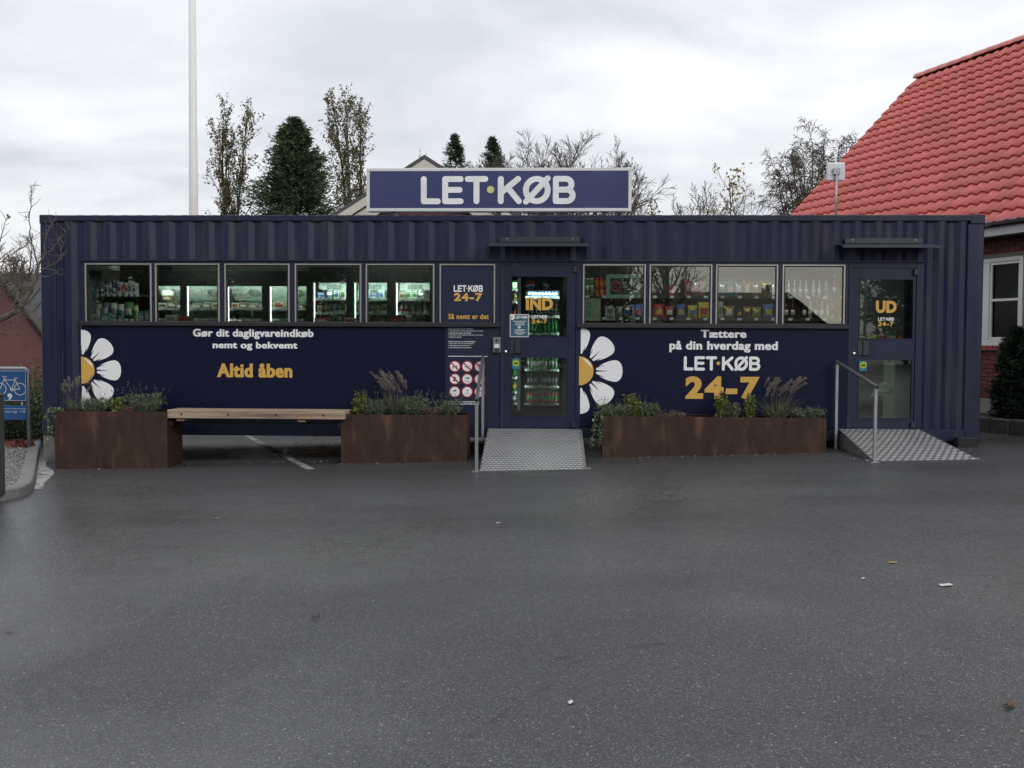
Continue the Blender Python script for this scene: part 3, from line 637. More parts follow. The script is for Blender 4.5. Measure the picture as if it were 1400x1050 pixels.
sym = {
    0: [[(-.5, .0), (.3, .05), (.5, .35), (.62, .3), (.45, .1), (.4, -.5), (.28, -.5), (.2, -.15), (-.3, -.15), (-.35, -.5), (-.48, -.5), (-.48, -.05), (-.62, .2)]],
    1: [[(-.55, -.1), (.45, -.3), (.45, -.18), (-.55, .02)], [(.5, -.1), (.58, -.1), (.4, .35), (.32, .3)]],
    2: [[(-.45, .1), (-.2, .4), (.25, .4), (.45, .1)], [(-.12, .1), (.12, .1), (.08, -.5), (-.08, -.5)]],
    3: [[(-.45, -.35), (-.2, -.05), (-.15, .4), (.15, .45), (.2, -.05), (.5, -.2), (.5, -.4)]],
    4: [[(-.5, .15), (-.38, .15), (-.38, .3), (-.5, .3)], [(-.25, .05), (-.12, .05), (-.12, .35), (-.25, .35)], [(.0, .05), (.38, .05), (.38, .35), (.0, .35)]],
    5: [[(-.3, .0), (.3, .0), (.3, .3), (-.3, .3)]], 6: [[(-.5, .0), (-.1, .35), (.4, .3), (.2, .05), (-.2, .05)]],
    7: [[(-.25, .2), (.25, .2), (.25, .32), (-.25, .32)], [(.0, -.2), (.15, -.2), (.15, .05), (.0, .05)]], 8: [[(-.1, .1), (.25, .05), (.25, .25), (-.05, .35)]]}
for k in range(9):
    cx_, cz_ = (5.481, 5.642, 5.804)[k % 3], (1.152, .988, .824)[k // 3]; r = .073; mb = MB()
    mb.face_xz(disc_xz(cx_, cz_, r, 28), YI, 1); mb.face_xz(disc_xz(cx_, cz_, r*.84, 28), YI-.001, 0)
    for j, pl in enumerate(sym[k]): mb.face_xz([(cx_+x*r*.9, cz_+z*r*.9) for x, z in pl], YI-.0016-.0003*j, 2)
    if k > 3:
        for j in range(3): mb.face_xz([(cx_-r*.42, cz_-r*(.28+.14*j)), (cx_+r*.42, cz_-r*(.28+.14*j)), (cx_+r*.42, cz_-r*(.22+.14*j)), (cx_-r*.42, cz_-r*(.22+.14*j))], YI-.0015, 3)
    else:
        u = r*.62; t = .006
        mb.face_xz([(cx_-u-t, cz_+u-t), (cx_-u+t, cz_+u+t), (cx_+u+t, cz_-u+t), (cx_+u-t, cz_-u-t)], YI-.003, 1)
    mb.build('pictogram', [WHITE, RED, BLK, mat('grey_print', (.45, .45, .47), .5)], wi)
# blocks the container stands on
CONC = mat('grey_concrete_block', (.20, .195, .185), .85, var=.25, scale=9, bump=.3, bscale=60)
for nm, x0, x1, y0, y1, lab in (('concrete_block', .0, .30, .02, .35, 'grey concrete block under the container corner beside the kerb'), ('concrete_block', .02, .30, 2.1, 2.42, 'grey concrete block under the rear container corner beside the kerb'), ('concrete_block', 6.2, 6.5, 2.1, 2.42, 'grey concrete block under the middle of the container rear rail')):
    z0 = gz((x0+x1)/2)-.02; single(nm, MB().bbox(x0, x1, y0, y1, z0, CZ-.001, .01), CONC, ((x0+x1)/2, (y0+y1)/2, z0), lab, 'block')
z0 = gz(12.0)-.01
single('rubber_block', MB().bbox(11.86, 12.11, -.16, -.02, z0, z0+.135, .012), mat('black_rubber_block', (.012, .012, .013), .7, bump=.3), (12, -.09, z0), 'black rubber block on the ground below the container corner casting', 'block')
single('rubber_block', MB().bbox(11.9, 12.15, 2.1, 2.4, z0, CZ-.001, .004), MATS['black_rubber_block'], (12, 2.2, z0), 'black rubber shim under the container rear corner by the brick house', 'block')

# ================================================================== the roof sign
SGX0, SGX1, SGZ0, SGZ1, SY = at(501, 229, .12).x, at(864, 229, .12).x, at(680, 289, .12).z, at(680, 229.5, .12).z, .12
rs = thing('roof_sign', ((SGX0+SGX1)/2, SY+.1, CT), 'wide blue shop sign box with white rounded letters on the container roof', 'sign')
FR = mat('white_sign_frame', (.66, .67, .68), .35, .2, var=.04); t = .042
MB().bbox(SGX0+.005, SGX1-.005, SY+.02, SY+.18, SGZ0+.005, SGZ1-.005, .006).build('case', mat('grey_sign_case', (.4, .4, .41), .5), rs)
SBL = mat('blue_sign_face', (.038, .048, .145), .28, var=.10, scale=1.2, col2=(.03, .037, .115), c2scale=.9)
MB().box(SGX0+t, SGX1-t, SY+.008, SY+.019, SGZ0+t, SGZ1-t).build('face', SBL, rs)
for a in ((SGX0, SGX1, SGZ0, SGZ0+t), (SGX0, SGX1, SGZ1-t, SGZ1)): MB().bbox(a[0], a[1], SY, SY+.03, a[2], a[3], .005).build('frame_rail', FR, rs)
for a in ((SGX0, SGX0+t), (SGX1-t, SGX1)): MB().box(a[0], a[1], SY+.002, SY+.03, SGZ0+t, SGZ1-t).build('frame_rail', FR, rs)
l0 = at(575.5, 241, SY); l1 = at(787, 279, SY)
logo(l0.x, l1.x, l1.z+.002, l0.z, SY+.005, mat('white_acrylic_letter', (.80, .81, .83), .3), mat('pale_yellow_dot', (.62, .62, .22), .4), rs)
for x in (SGX0+.35, (SGX0+SGX1)/2, SGX1-.35): MB().box(x-.03, x+.03, SY+.03, SY+.17, CT-.01, SGZ0+.006).build('foot', DGREY, rs)
# antenna on the roof
ap = at(1143, 292, 1.2)
an = thing('panel_antenna', (ap.x, 1.2, CT-.022), 'white square panel antenna on a thin pole on the container roof', 'antenna')
tz = at(1143, 234, 1.2).z
MB().tube([(ap.x, 1.2, CT-.022), (ap.x, 1.2, tz+.02)], .016, 8).build('pole', STEEL, an, True)
MB().bbox(ap.x-.128, ap.x+.128, 1.235, 1.275, tz-.128, tz+.128, .018).build('panel', mat('white_plastic', (.62, .63, .65), .4), an)
MB().bbox(ap.x-.045, ap.x+.045, 1.19, 1.234, tz-.05, tz+.05, .01).build('bracket', STEEL, an)
MB().box(ap.x-.08, ap.x+.08, 1.12, 1.28, CT-.0225, CT-.012).build('base_plate', STEEL, an)
# ================================================================== planters, bench, ramps
CORT = mat('rusty_corten_steel', (.040, .021, .0135), .72, var=.38, scale=3.2, bump=.15, bscale=45, col2=(.082, .046, .030), c2scale=2.8, c2pos=(.54, .74), stretch=(2.6, 2.6, .75), spec=.3)
CORT2 = mat('dark_corten_edge', (.044, .018, .012), .75, var=.3, scale=6, spec=.3)
SOIL = mat('dark_potting_soil', (.022, .016, .012), .95, var=.4, scale=30, bump=.6, bscale=80)
def planter(x0, x1, y0, y1, zt, label):
    zb = [gz(x0)-.02, gz(x1)-.02]; o = thing('planter_box', ((x0+x1)/2, (y0+y1)/2, min(zb)+.02), label, 'planter')
    t = .008
    def plate(a, b, name, m=CORT):   # vertical plate from a to b, thickness inward
        (xa, ya), (xb, yb) = a, b; d = Vector((xb-xa, yb-ya, 0)).normalized(); nrm = Vector((-d.y, d.x, 0))*t
        vs = []
        for q in (Vector((xa, ya, 0)), Vector((xb, yb, 0))):
            for k in (0, 1):
                p = q+nrm*k; vs += [(p.x, p.y, gz(p.x)-.015), (p.x, p.y, zt)]
        MB().add(vs, [(0, 4, 5, 1), (2, 3, 7, 6), (1, 5, 7, 3), (0, 2, 6, 4), (0, 1, 3, 2), (4, 6, 7, 5)]).build(name, m, o)
    plate((x0, y0), (x1, y0), 'front_plate'); plate((x1, y0+t), (x1, y1-t), 'side_plate', CORT2)
    plate((x1, y1), (x0, y1), 'back_plate'); plate((x0, y1-t), (x0, y0+t), 'side_plate', CORT2)
    # folded rim
    for a in ((x0+t, x1-t, y0+t, y0+.035), (x0+t, x1-t, y1-.035, y1-t)): MB().box(a[0], a[1], a[2], a[3], zt-.006, zt-.001).build('rim', CORT2, o)
    nx = 24; ny = 5; vs = []; fs = []
    for j in range(ny+1):
        for i in range(nx+1):
            vs.append((x0+t+(x1-x0-2*t)*i/nx, y0+t+(y1-y0-2*t)*j/ny, zt-.06+random.uniform(-.015, .02)))
    for j in range(ny):
        for i in range(nx): fs.append((j*(nx+1)+i, j*(nx+1)+i+1, (j+1)*(nx+1)+i+1, (j+1)*(nx+1)+i))
    MB().add(vs, fs).build('soil', SOIL, o)
    return o
planter(.525, 1.955, -.72, -.20, .580, 'rusty brown steel planter box touching the container corner beside the kerb')
planter(4.117, 5.692, -.62, -.12, .560, 'rusty brown steel planter box between the bench and the entrance ramp')
planter(7.372, 10.122, -.52, -.06, .555, 'long low rusty brown steel planter box between the two metal ramps')
# bench of heavy timbers between two planters
WOOD = mat('weathered_timber', (.31, .235, .165), .7, var=.38, scale=6, bump=.35, bscale=24, stretch=(.22, 4, 4), col2=(.18, .125, .085), c2scale=3.5, c2pos=(.5, .68), rand=.10)
bn = thing('timber_bench', (3.07, -.48, .5), 'raw timber bench plank spanning the gap between two rusty planters', 'bench')
for k, (ya, yb) in enumerate(((-.700, -.565), (-.558, -.425), (-.418, -.285))):
    MB().bbox(1.948-.004*k, 4.186+.006*k, ya, yb, .5, .607-.002*k, .007).build('plank', WOOD, bn)
for bx in (2.10, 3.63): MB().bbox(bx-.05, bx+.05, -.66, -.30, .462, .4985, .004).build('crossbar', WOOD, bn)
for px_ in (248, 312, 377, 442):
    p = at(px_, 569, -.7); MB().tube([(p.x, -.699, .552), (p.x, -.704, .552)], [.014, .012], 8).build('bolt', mat('dark_bolt', (.03, .028, .026), .5, .6), bn)
MB().box(1.958, 1.99, -.64, -.32, .40, .4605).build('bracket', CORT2, bn); MB().box(4.075, 4.112, -.60, -.32, .40, .4605).build('bracket', CORT2, bn)
# ramps of tread plate
ALP = mat('worn_aluminium_plate', (.21, .213, .217), .45, .45, var=.18, scale=6, rvar=.08)
ALD = mat('dull_aluminium_plate', (.17, .172, .175), .5, .5, var=.2, scale=6)
ALB = mat('polished_tread_bar', (.47, .475, .48), .33, .6, var=.12, scale=9)
ALB2 = mat('bright_tread_bar', (.62, .625, .63), .30, .55, var=.08, scale=9)
def ramp(tl, tr, fr_, fl, label, base, bars, pu, pv, lu, lv, h, side=True):
    """tl,tr top corners at the threshold; fl,fr_ foot corners; raised lozenge bars in staggered rows"""
    tl, tr, fr_, fl = map(Vector, (tl, tr, fr_, fl)); o = thing('access_ramp', (tl+tr+fr_+fl)/4-Vector((0, 0, .12)), label, 'ramp')
    nrm = (tr-tl).cross(tl-fl).normalized()
    if nrm.z < 0: nrm = -nrm
    dn = nrm*-.012
    P = lambda a, b: (tl.lerp(tr, a)).lerp(fl.lerp(fr_, a), b)
    ng = 10; g_ = [P(i/ng, j/ng) for j in range(ng+1) for i in range(ng+1)]; q_ = (ng+1)**2; fs = []
    for j in range(ng):
        for i in range(ng): k = j*(ng+1)+i; fs += [(k, k+1, k+ng+2, k+ng+1), (q_+k, q_+k+ng+1, q_+k+ng+2, q_+k+1)]
    bd = [i for i in range(ng+1)]+[(ng+1)*j+ng for j in range(1, ng+1)]+[(ng+1)*ng+i for i in range(ng-1, -1, -1)]+[(ng+1)*j for j in range(ng-1, 0, -1)]
    fs += [(bd[k], bd[(k+1) % len(bd)], q_+bd[(k+1) % len(bd)], q_+bd[k]) for k in range(len(bd))]
    MB().add(g_+[p+dn for p in g_], fs).build('plate', base, o)
    W = (tr-tl).length; L = (fl-tl).length; nu = int(W/pu); nv = int(L/pv); vs = []; fs = []
    for j in range(nv):
        for i in range(nu):
            u = (i+.5+(.5 if j % 2 else 0))/nu; v = (j+.5)/nv
            if u+lu/W/2 > .995: continue
            a, b = lu/W/2, lv/L/2; q = len(vs)
            vs += [P(u-a, v)+nrm*.0004, P(u, v-b)+nrm*.0004, P(u+a, v)+nrm*.0004, P(u, v+b)+nrm*.0004, P(u-a*.6, v)+nrm*h, P(u, v-b*.45)+nrm*h, P(u+a*.6, v)+nrm*h, P(u, v+b*.45)+nrm*h]
            fs += [(q, q+1, q+5, q+4), (q+1, q+2, q+6, q+5), (q+2, q+3, q+7, q+6), (q+3, q, q+4, q+7), (q+4, q+5, q+6, q+7)]
    tag(MB().add(vs, fs).build('tread_bar', bars, o), kind='stuff')
    for a, b in ((tl, fl), (tr, fr_)):   # triangular side plates of open mesh with a frame
        zb = gz(a.x)
        if not side: continue
        m = MB(); d = 1 if a is tl else -1
        m.add([a+dn+Vector((.008*d, 0, 0)), b+dn+Vector((.008*d, 0, 0)), (a.x+.008*d, a.y, zb+.01)], [(0, 1, 2)])
        m.add([a+dn+Vector((.014*d, 0, 0)), b+dn+Vector((.014*d, 0, 0)), (a.x+.014*d, a.y, zb+.01)], [(2, 1, 0)])
        sd = m.build('side_plate', ALD, o)
        H = a.z-zb; vs = []; fs = []; n = int((a-b).length/.05)
        for i in range(1, n):
            f = i/n; top = a.z+dn.z-(a.z-b.z)*f; y = a.y+(b.y-a.y)*f; hh = top-zb-.012
            k = 0
            while (k+1)*.045 < hh:
                z = top-.005-.045*(k+.5)-(.0 if i % 2 else .02); q = len(vs); xx = a.x+(.005*d)
                if z-.015 > zb+.005:
                    vs += [(xx, y-.018, z-.012), (xx, y+.006, z-.016), (xx, y+.018, z+.012), (xx, y-.006, z+.016)]; fs.append((q, q+1, q+2, q+3))
                k += 1
        if vs: tag(MB().add(vs, fs).build('side_tread_bar', bars, o), kind='stuff')
    for p in (fl, fr_): MB().box(p.x-.05, p.x+.05, p.y+.10, p.y+.16, gz(p.x)-.004, gz(p.x)+.014).build('foot', STEEL, o)
    return o
zA = .352; ftI0 = on_ground(655.5, 645.5); ftI1 = on_ground(802, 643)
ramp((5.915, -.034, zA), (7.130, -.034, zA), (ftI1.x, ftI1.y, gz(ftI1.x)+.012), (ftI0.x, ftI0.y, gz(ftI0.x)+.012), 'pale grey metal tread plate ramp at the entrance door marked IND', ALP, ALB, .050, .070, .044, .046, .005)
ftU0 = on_ground(1194, 632); ftU1 = on_ground(1338, 629.5); ru0 = at(1146, 588, -.034); ru1 = at(1258, 587, -.034)
ramp((ru0.x, -.034, .385), (ru1.x, -.034, .385), (ftU1.x, ftU1.y, gz(ftU1.x)+.012), (ftU0.x, ftU0.y, gz(ftU0.x)+.012), 'metal ramp of bright lozenge tread at the exit door marked UD', ALD, ALB2, .072, .072, .056, .052, .004)
def handrail(rear, rtop, front, ftop, over, label):
    o = thing('handrail', (front[0], (front[1]+rear[1])/2, gz(front[0])), label, 'handrail'); s = .036
    MB().bbox(rear[0]-s/2, rear[0]+s/2, rear[1]-s/2, rear[1]+s/2, rear[2], rtop-.02, .003).build('post', STEEL, o)
    MB().bbox(front[0]-s/2, front[0]+s/2, front[1]-s/2, front[1]+s/2, front[2], ftop-.02, .003).build('post', STEEL, o)
    a = Vector((rear[0], rear[1], rtop)); b = Vector((front[0], front[1], ftop)); d = (b-a).normalized()
    rl = MB().tube([a-d*.02, b+d*over], .021, 12).build('rail', mat('dark_steel_rail', (.17, .17, .18), .4, .6), o, False)
    e = b+d*(over+.001); MB().tube([e, e+d*.002], .015, 10).build('end_cap', GASK, rl)
    for p, z in ((front, front[2]),): MB().box(p[0]-.05, p[0]+.05, p[1]-.035, p[1]+.035, z-.002, z+.008).build('foot_plate', STEEL, o)
    return o
hf = on_ground(651.5, 645); ht = at(651, 545, hf.y)
handrail((5.852, -.10, .20), at(660, 488, -.10).z, (hf.x, hf.y, gz(hf.x)), ht.z, .06, 'grey steel handrail with two posts beside the entrance ramp')
hf = on_ground(1195.5, 632.5); ht = at(1194, 528, hf.y); hr = at(1144.5, 495, -.12)
handrail((hr.x, -.12, gz(hr.x)), hr.z, (hf.x, hf.y, gz(hf.x)), ht.z, .05, 'grey steel handrail with two posts beside the exit ramp')

# ================================================================== plants in the planters
LAV = [mat('lavender_grey_green', (.105, .130, .070), .7, var=.3, scale=20, transl=.15), mat('lavender_dark_green', (.055, .080, .036), .7, var=.3, transl=.15), mat('lavender_pale', (.17, .19, .125), .7, transl=.15)]
DRY = [mat('dry_grass_straw', (.26, .20, .12), .8, var=.2, transl=.2), mat('dry_seed_head', (.21, .175, .145), .85, var=.25, transl=.2)]
GRS = [mat('grass_green', (.06, .105, .035), .6, var=.3, transl=.2), mat('grass_dark', (.035, .07, .025), .6, transl=.2)]
EUO = [mat('euonymus_yellow_green', (.19, .20, .035), .5, var=.3, transl=.2), mat('euonymus_green', (.085, .12, .028), .5, transl=.2)]
IVY = [mat('ivy_green', (.05, .085, .03), .5, var=.3, transl=.15), mat('ivy_pale', (.19, .22, .12), .5, transl=.15)]
HEA = [mat('faded_heather', (.17, .085, .07), .8, var=.3), mat('heather_green', (.07, .08, .04), .8)]
def blades(n, rad, h, spread, wdt, rng, curl=.3, segs=3, hmin=.5):
    """thin upright blades rising from a small disc; returns verts, quads"""
    a = rng.random(n)*2*np.pi; r = rad*np.sqrt(rng.random(n)); lean = spread*(.25+.75*rng.random(n)); hh = h*(hmin+(1-hmin)*rng.random(n)); V = []; F = []
    base = np.stack([r*np.cos(a), r*np.sin(a), np.zeros(n)], 1); dirr = np.stack([np.cos(a+rng.normal(0, .5, n)), np.sin(a+rng.normal(0, .5, n)), np.zeros(n)], 1)
    side = np.stack([-dirr[:, 1], dirr[:, 0], np.zeros(n)], 1); th = rng.random(n)*np.pi; side = side*np.cos(th)[:, None]+dirr*np.sin(th)[:, None]
    rings = []
    for k in range(segs+1):
        t = k/segs; c = base+dirr*(lean*h*(t+curl*t*t))[:, None]+np.array([0, 0, 1])*(hh*(t-.12*curl*t*t))[:, None]; wv = wdt*(1-t*.85)
        rings.append((c-side*wv/2, c+side*wv/2))
    V = np.concatenate([np.stack(q, 1) for q in rings], 1).reshape(-1, 3)   # n x (segs+1)*2
    m = (segs+1)*2; idx = np.arange(n)[:, None]*m
    F = np.concatenate([idx+np.array([[2*k, 2*k+1, 2*k+3, 2*k+2]]) for k in range(segs)], 0)
    tips = (rings[-1][0]+rings[-1][1])/2; return V, F, tips, rings
def plant(name, loc, parts, label, group=None):
    o = thing(name, loc, label, 'plant', group)
    for nm, V, F, mats, mi in parts: tag(np_obj(nm, np_mesh(nm, V, F, mats, mi), o), kind='stuff')
    return o
def lavender(x, y, z, h, w, seed, label, spikes=5):
    rng = np.random.default_rng(seed); V, F, tips, rings = blades(150, w*.22, h*.8, w/h*.55, .006, rng, .2, 3, .45)
    P = np.concatenate([(r[0]+r[1])/2 for r in rings[1:]], 0); P = np.repeat(P, 5, 0)+rng.normal(0, .012, (len(P)*5, 3)); D = np.tile(np.array([0, 0, .8]), (len(P), 1))
    LV, LF = leaf_quads(P, .042, D, .2, .9, rng)
    parts = [('stems', V, F, LAV, rng.integers(0, 2, len(F))), ('foliage', LV, LF, LAV, rng.choice(3, len(LF), p=[.5, .3, .2]))]
    if spikes:
        V2, F2, tp, _ = blades(spikes*3, w*.25, h*1.15, w/h*.5, .004, rng, .15, 3, .75); P2 = np.repeat(tp, 10, 0)+rng.normal(0, .005, (len(tp)*10, 3))*np.array([1, 1, 4]); L2, G2 = leaf_quads(P2, .014, None, .6, 1, rng)
        parts += [('flower_stalks', V2, F2, LAV, np.zeros(len(F2), int)), ('seed_spikes', L2, G2, [mat('faded_lavender_spike', (.12, .10, .11), .8)], None)]
    return plant('lavender_plant', (x, y, z), parts, label)
def euonymus(x, y, z, h, w, seed, label):
    rng = np.random.default_rng(seed); ns = 9; P = []; sv = MB()
    for k in range(ns):
        a = rng.random()*6.28; r = w*.5*rng.random(); top = Vector((math.cos(a)*r, math.sin(a)*r, h*(.7+.3*rng.random())*(1-.35*r/w)))
        b = Vector((math.cos(a)*r*.3, math.sin(a)*r*.3, 0)); sv.tube([b, b.lerp(top, .5)+Vector((rng.normal(0, .01), 0, 0)), top], [.005, .004, .002], 4)
        for i in range(95): t = rng.random()**.8; P.append(b.lerp(top, .08+.92*t)+Vector(rng.normal(0, .028*(1.15-t*.6), 3)))
    LV, LF = leaf_quads(np.array(P), .034, np.tile([0, 0, .5], (len(P), 1)), .55, .9, rng)
    o = plant('euonymus_shrub', (x, y, z), [('foliage', LV, LF, EUO, rng.choice(2, len(LF), p=[.55, .45]))], label)
    sv.v = [(v[0]+x, v[1]+y, v[2]+z) for v in sv.v]; sv.build('stems', mat('brown_twig', (.07, .05, .035), .8), o)
    return o
def fountain_grass(x, y, z, h, w, seed, label, plumes=22, n=170, lean=(0, 0)):
    rng = np.random.default_rng(seed); V, F, tips, _ = blades(n, w*.14, h*.62, w/h*.85, .006, rng, .55, 5, .45)
    V2, F2, tp, rg = blades(plumes, w*.12, h, w/h*.42, .004, rng, .35, 6, .72)
    if lean != (0, 0):
        V2[:, 0] += lean[0]*(V2[:, 2]/h)**1.5; tp[:, 0] += lean[0]*(tp[:, 2]/h)**1.5
    d = np.repeat(tp-np.repeat(((rg[-2][0]+rg[-2][1])/2), 1, 0), 70, 0); d /= np.linalg.norm(d, axis=1)[:, None]
    t = rng.random(len(d)); P2 = np.repeat(tp, 70, 0)-d*(t*.115-.01)[:, None]+rng.normal(0, .0075, (len(d), 3)); L2, G2 = leaf_quads(P2, .026, d, .22, .8, rng)
    return plant('fountain_grass', (x, y, z), [('blades', V, F, GRS+DRY[:1], rng.choice(3, len(F), p=[.5, .3, .2])), ('stalks', V2, F2, DRY, np.zeros(len(F2), int)), ('plumes', L2, G2, [DRY[1]], None)], label)
def heather(x, y, z, h, w, seed, label):
    rng = np.random.default_rng(seed); V, F, tips, rg = blades(90, w*.4, h, w/h*.35, .006, rng, .2, 2, .4); P = np.repeat(tips, 8, 0)+rng.normal(0, .014, (len(tips)*8, 3)); L, G = leaf_quads(P, .018, None, .5, 1, rng)
    return plant('heather_plant', (x, y, z), [('stems', V, F, HEA, np.ones(len(F), int)), ('flower_heads', L, G, HEA, rng.choice(2, len(G), p=[.65, .35]))], label)
def ivy(x, y, z, seed, label, runs, hang=.55):
    rng = np.random.default_rng(seed); P = []; sv = MB()
    for k in range(runs):
        p = Vector((x+rng.normal(0, .05), y+rng.normal(0, .06), z)); q = [p.copy()]; L = hang*(.5+.5*rng.random())
        p = p+Vector((rng.normal(-.03, .02), rng.normal(-.02, .03), .03)); q.append(p.copy())
        for i in range(9): p = p+Vector((rng.normal(-.004, .012), rng.normal(-.002, .012), -L/9)); q.append(p.copy())
        sv.tube(q, .003, 3)
        for a, b in zip(q[:-1], q[1:]):
            for i in range(5): P.append(a.lerp(b, rng.random())+Vector(rng.normal(0, .014, 3)))
    P = np.array(P)-np.array([x, y, z]); LV, LF = leaf_quads(P, .036, None, .8, 1, rng)
    o = plant('trailing_ivy', (x, y, z), [('foliage', LV, LF, IVY, rng.choice(2, len(LF), p=[.6, .4]))], label); sv.build('vines', MATS['brown_twig'], o); return o
_ = mat('brown_twig', (.07, .05, .035), .8)
zl = .525
def X(px_, Y=-.45): return at(px_, 565, Y).x
fountain_grass(X(101), -.42, zl, .50, .34, 11, 'drooping grass with pale plumes in the planter by the kerb', 12, 120)
lavender(X(130), -.45, zl, .26, .34, 12, 'low grey green lavender under the daisy print in the planter by the kerb', 2)
euonymus(X(163), -.48, zl, .24, .14, 13, 'small yellow green leafy shrub in the planter by the kerb')
lavender(X(199), -.45, zl, .34, .38, 14, 'bushy grey green lavender at the bench end of the planter by the kerb', 7)
heather(X(178), -.5, zl, .12, .18, 15, 'faded brown heather in the planter by the kerb')
ivy(.535, -.60, .58, 16, 'pale green ivy trailing over the corner of the planter by the kerb', 7, .5)
zl = .505
euonymus(X(491, -.4), -.42, zl, .36, .17, 21, 'yellow green leafy shrub beside the bench end in the planter')
lavender(X(512, -.4), -.40, zl, .30, .34, 22, 'grey green lavender next to the yellow green shrub in the planter by the bench', 6)
fountain_grass(X(540, -.4), -.36, zl, .62, .36, 23, 'tall grass tuft with dense pale plumes in the planter between bench and entrance', 30, 170, (-.06, 0))
lavender(X(566, -.4), -.40, zl, .34, .36, 24, 'large grey green lavender right beside the tall plumed grass', 5)
heather(X(592, -.4), -.45, zl, .14, .2, 25, 'faded brown heather in the planter between bench and entrance')
lavender(X(612, -.4), -.38, zl, .28, .30, 26, 'grey green lavender below the pictogram signs', 6)
zl = .50
ivy(7.372, -.44, .555, 31, 'pale variegated ivy trailing down the long planter end by the entrance ramp', 7, .42)
lavender(X(842, -.3), -.30, zl, .24, .38, 32, 'grey green lavender at the ivy end of the long planter', 5)
euonymus(X(867, -.3), -.30, zl, .36, .26, 33, 'upright yellow green shrub between two lavenders in the long planter')
lavender(X(884, -.3), -.30, zl, .26, .24, 34, 'grey green lavender on the text side of the upright yellow green shrub', 2)
heather(X(913, -.3), -.32, zl, .12, .34, 35, 'sparse reddish heather in the open middle of the long planter')
euonymus(X(987, -.3), -.30, zl, .38, .20, 36, 'yellow green shrub below the printed figure four in the long planter')
lavender(X(1001, -.3), -.28, zl, .26, .18, 37, 'narrow grey green lavender between two yellow green shrubs', 0)
euonymus(X(1026, -.3), -.32, zl, .33, .38, 38, 'round yellow green shrub below the printed figure seven')
fountain_grass(X(1064, -.3), -.28, zl, .58, .5, 39, 'wide arching grass with many pale plumes in the long planter', 30, 230, (.08, 0))
lavender(X(1103, -.3), -.30, zl, .20, .34, 40, 'low grey green lavender at the exit ramp end of the long planter', 1)

# ================================================================== kerb, gravel bed, cycle sign at the near end of the container
KERB = mat('grey_granite_kerb', (.155, .155, .15), .75, var=.25, scale=10, bump=.25, bscale=90, rand=.12)
ks = [on_ground(57, 604), on_ground(54, 620), on_ground(50.5, 640), on_ground(47, 662), on_ground(44, 671), on_ground(36, 677), on_ground(22, 681.5), on_ground(0, 686), on_ground(-40, 691)]
kp = [Vector((p.x, p.y)) for p in ks]; kp.insert(0, kp[0]+(kp[0]-kp[1])*2.5); kp.append(kp[-1]+(kp[-1]-kp[-2])*4)
def resample(P, step):
    o = [P[0]]; acc = 0
    for a, b in zip(P[:-1], P[1:]):
        L = (b-a).length; t = step-acc
        while t < L: o.append(a.lerp(b, t/L)); t += step
        acc = L-(t-step)
    return o
kr = resample(kp, .12)
kerb = bpy.data.objects.new('kerb', None); COL.objects.link(kerb); kerb.location = (kp[3].x, kp[3].y, gz(kp[3].x)); kerb['kind'] = 'structure'
def offs(P, i, w_):
    d = (P[min(i+1, len(P)-1)]-P[max(i-1, 0)]).normalized(); return P[i]+Vector((d.y, -d.x))*w_
n_per = 7
for s0 in range(0, len(kr)-1, n_per):
    idx = list(range(s0, min(s0+n_per+1, len(kr))))
    if len(idx) < 2: continue
    vs = []; fs = []
    for q, i in enumerate(idx):
        sh = .004 if q == 0 else (-.004 if q == len(idx)-1 else 0)
        p = kr[i]; dd = (kr[min(i+1, len(kr)-1)]-kr[max(i-1, 0)]).normalized()*sh; p = p+dd; r_ = offs(kr, i, .14)+dd
        z = gz(p.x)
        e = offs(kr, i, .012)+dd
        vs += [(p.x, p.y, z-.03), (p.x, p.y, z+.095), (e.x, e.y, z+.108), (r_.x, r_.y, z+.108), (r_.x, r_.y, z-.03)]
    m = len(idx)
    for q in range(m-1):
        for k in range(4): fs.append((5*q+k, 5*q+k+1, 5*q+5+k+1, 5*q+5+k))
    fs += [(0, 1, 2, 3, 4), tuple(5*(m-1)+k for k in (4, 3, 2, 1, 0))]
    MB().add(vs, fs).build('kerb_stone', KERB, kerb)
GRAV = mat('grey_gravel_bed', (.14, .135, .13), .85, var=.5, scale=70, bump=.8, bscale=60)
inner = [offs(kr, i, .13) for i in range(len(kr))]
vs = []; fs = []
for i, p in enumerate(inner):
    vs += [(p.x, p.y, gz(p.x)+.085), (p.x-9-p.y*.0, p.y+.6, gz(p.x-9)+.085)]
    if i: fs.append((2*i-2, 2*i, 2*i+1, 2*i-1))
bed = MB().add(vs, fs).build('gravel_bed', GRAV); tag(bed, kind='structure')
rng = np.random.default_rng(5); P = []
while len(P) < 4200:
    i = rng.integers(0, len(inner)-4); p = inner[i]; t = rng.random()**1.5*1.6; x, y = p.x-.02-t, p.y+rng.random()*.12+t*.066
    P.append((x, y, gz(p.x)+(gz(p.x-9)-gz(p.x))*t/9+.088))
P = np.array(P); n = len(P); base = np.array([(0, 0, .7), (1, 0, 0), (-.5, .87, 0), (-.5, -.87, 0), (0, 0, -.7)]); s = (.008+.013*rng.random(n))[:, None, None]
ang = rng.random(n)*6.28; c_, s_ = np.cos(ang), np.sin(ang); RM = np.zeros((n, 3, 3)); RM[:, 0, 0] = c_; RM[:, 0, 1] = -s_; RM[:, 1, 0] = s_; RM[:, 1, 1] = c_; RM[:, 2, 2] = 1
Vp = (np.einsum('nij,kj->nki', RM, base)*s*(.7+.6*rng.random((n, 1, 3)))+P[:, None, :]).reshape(-1, 3)
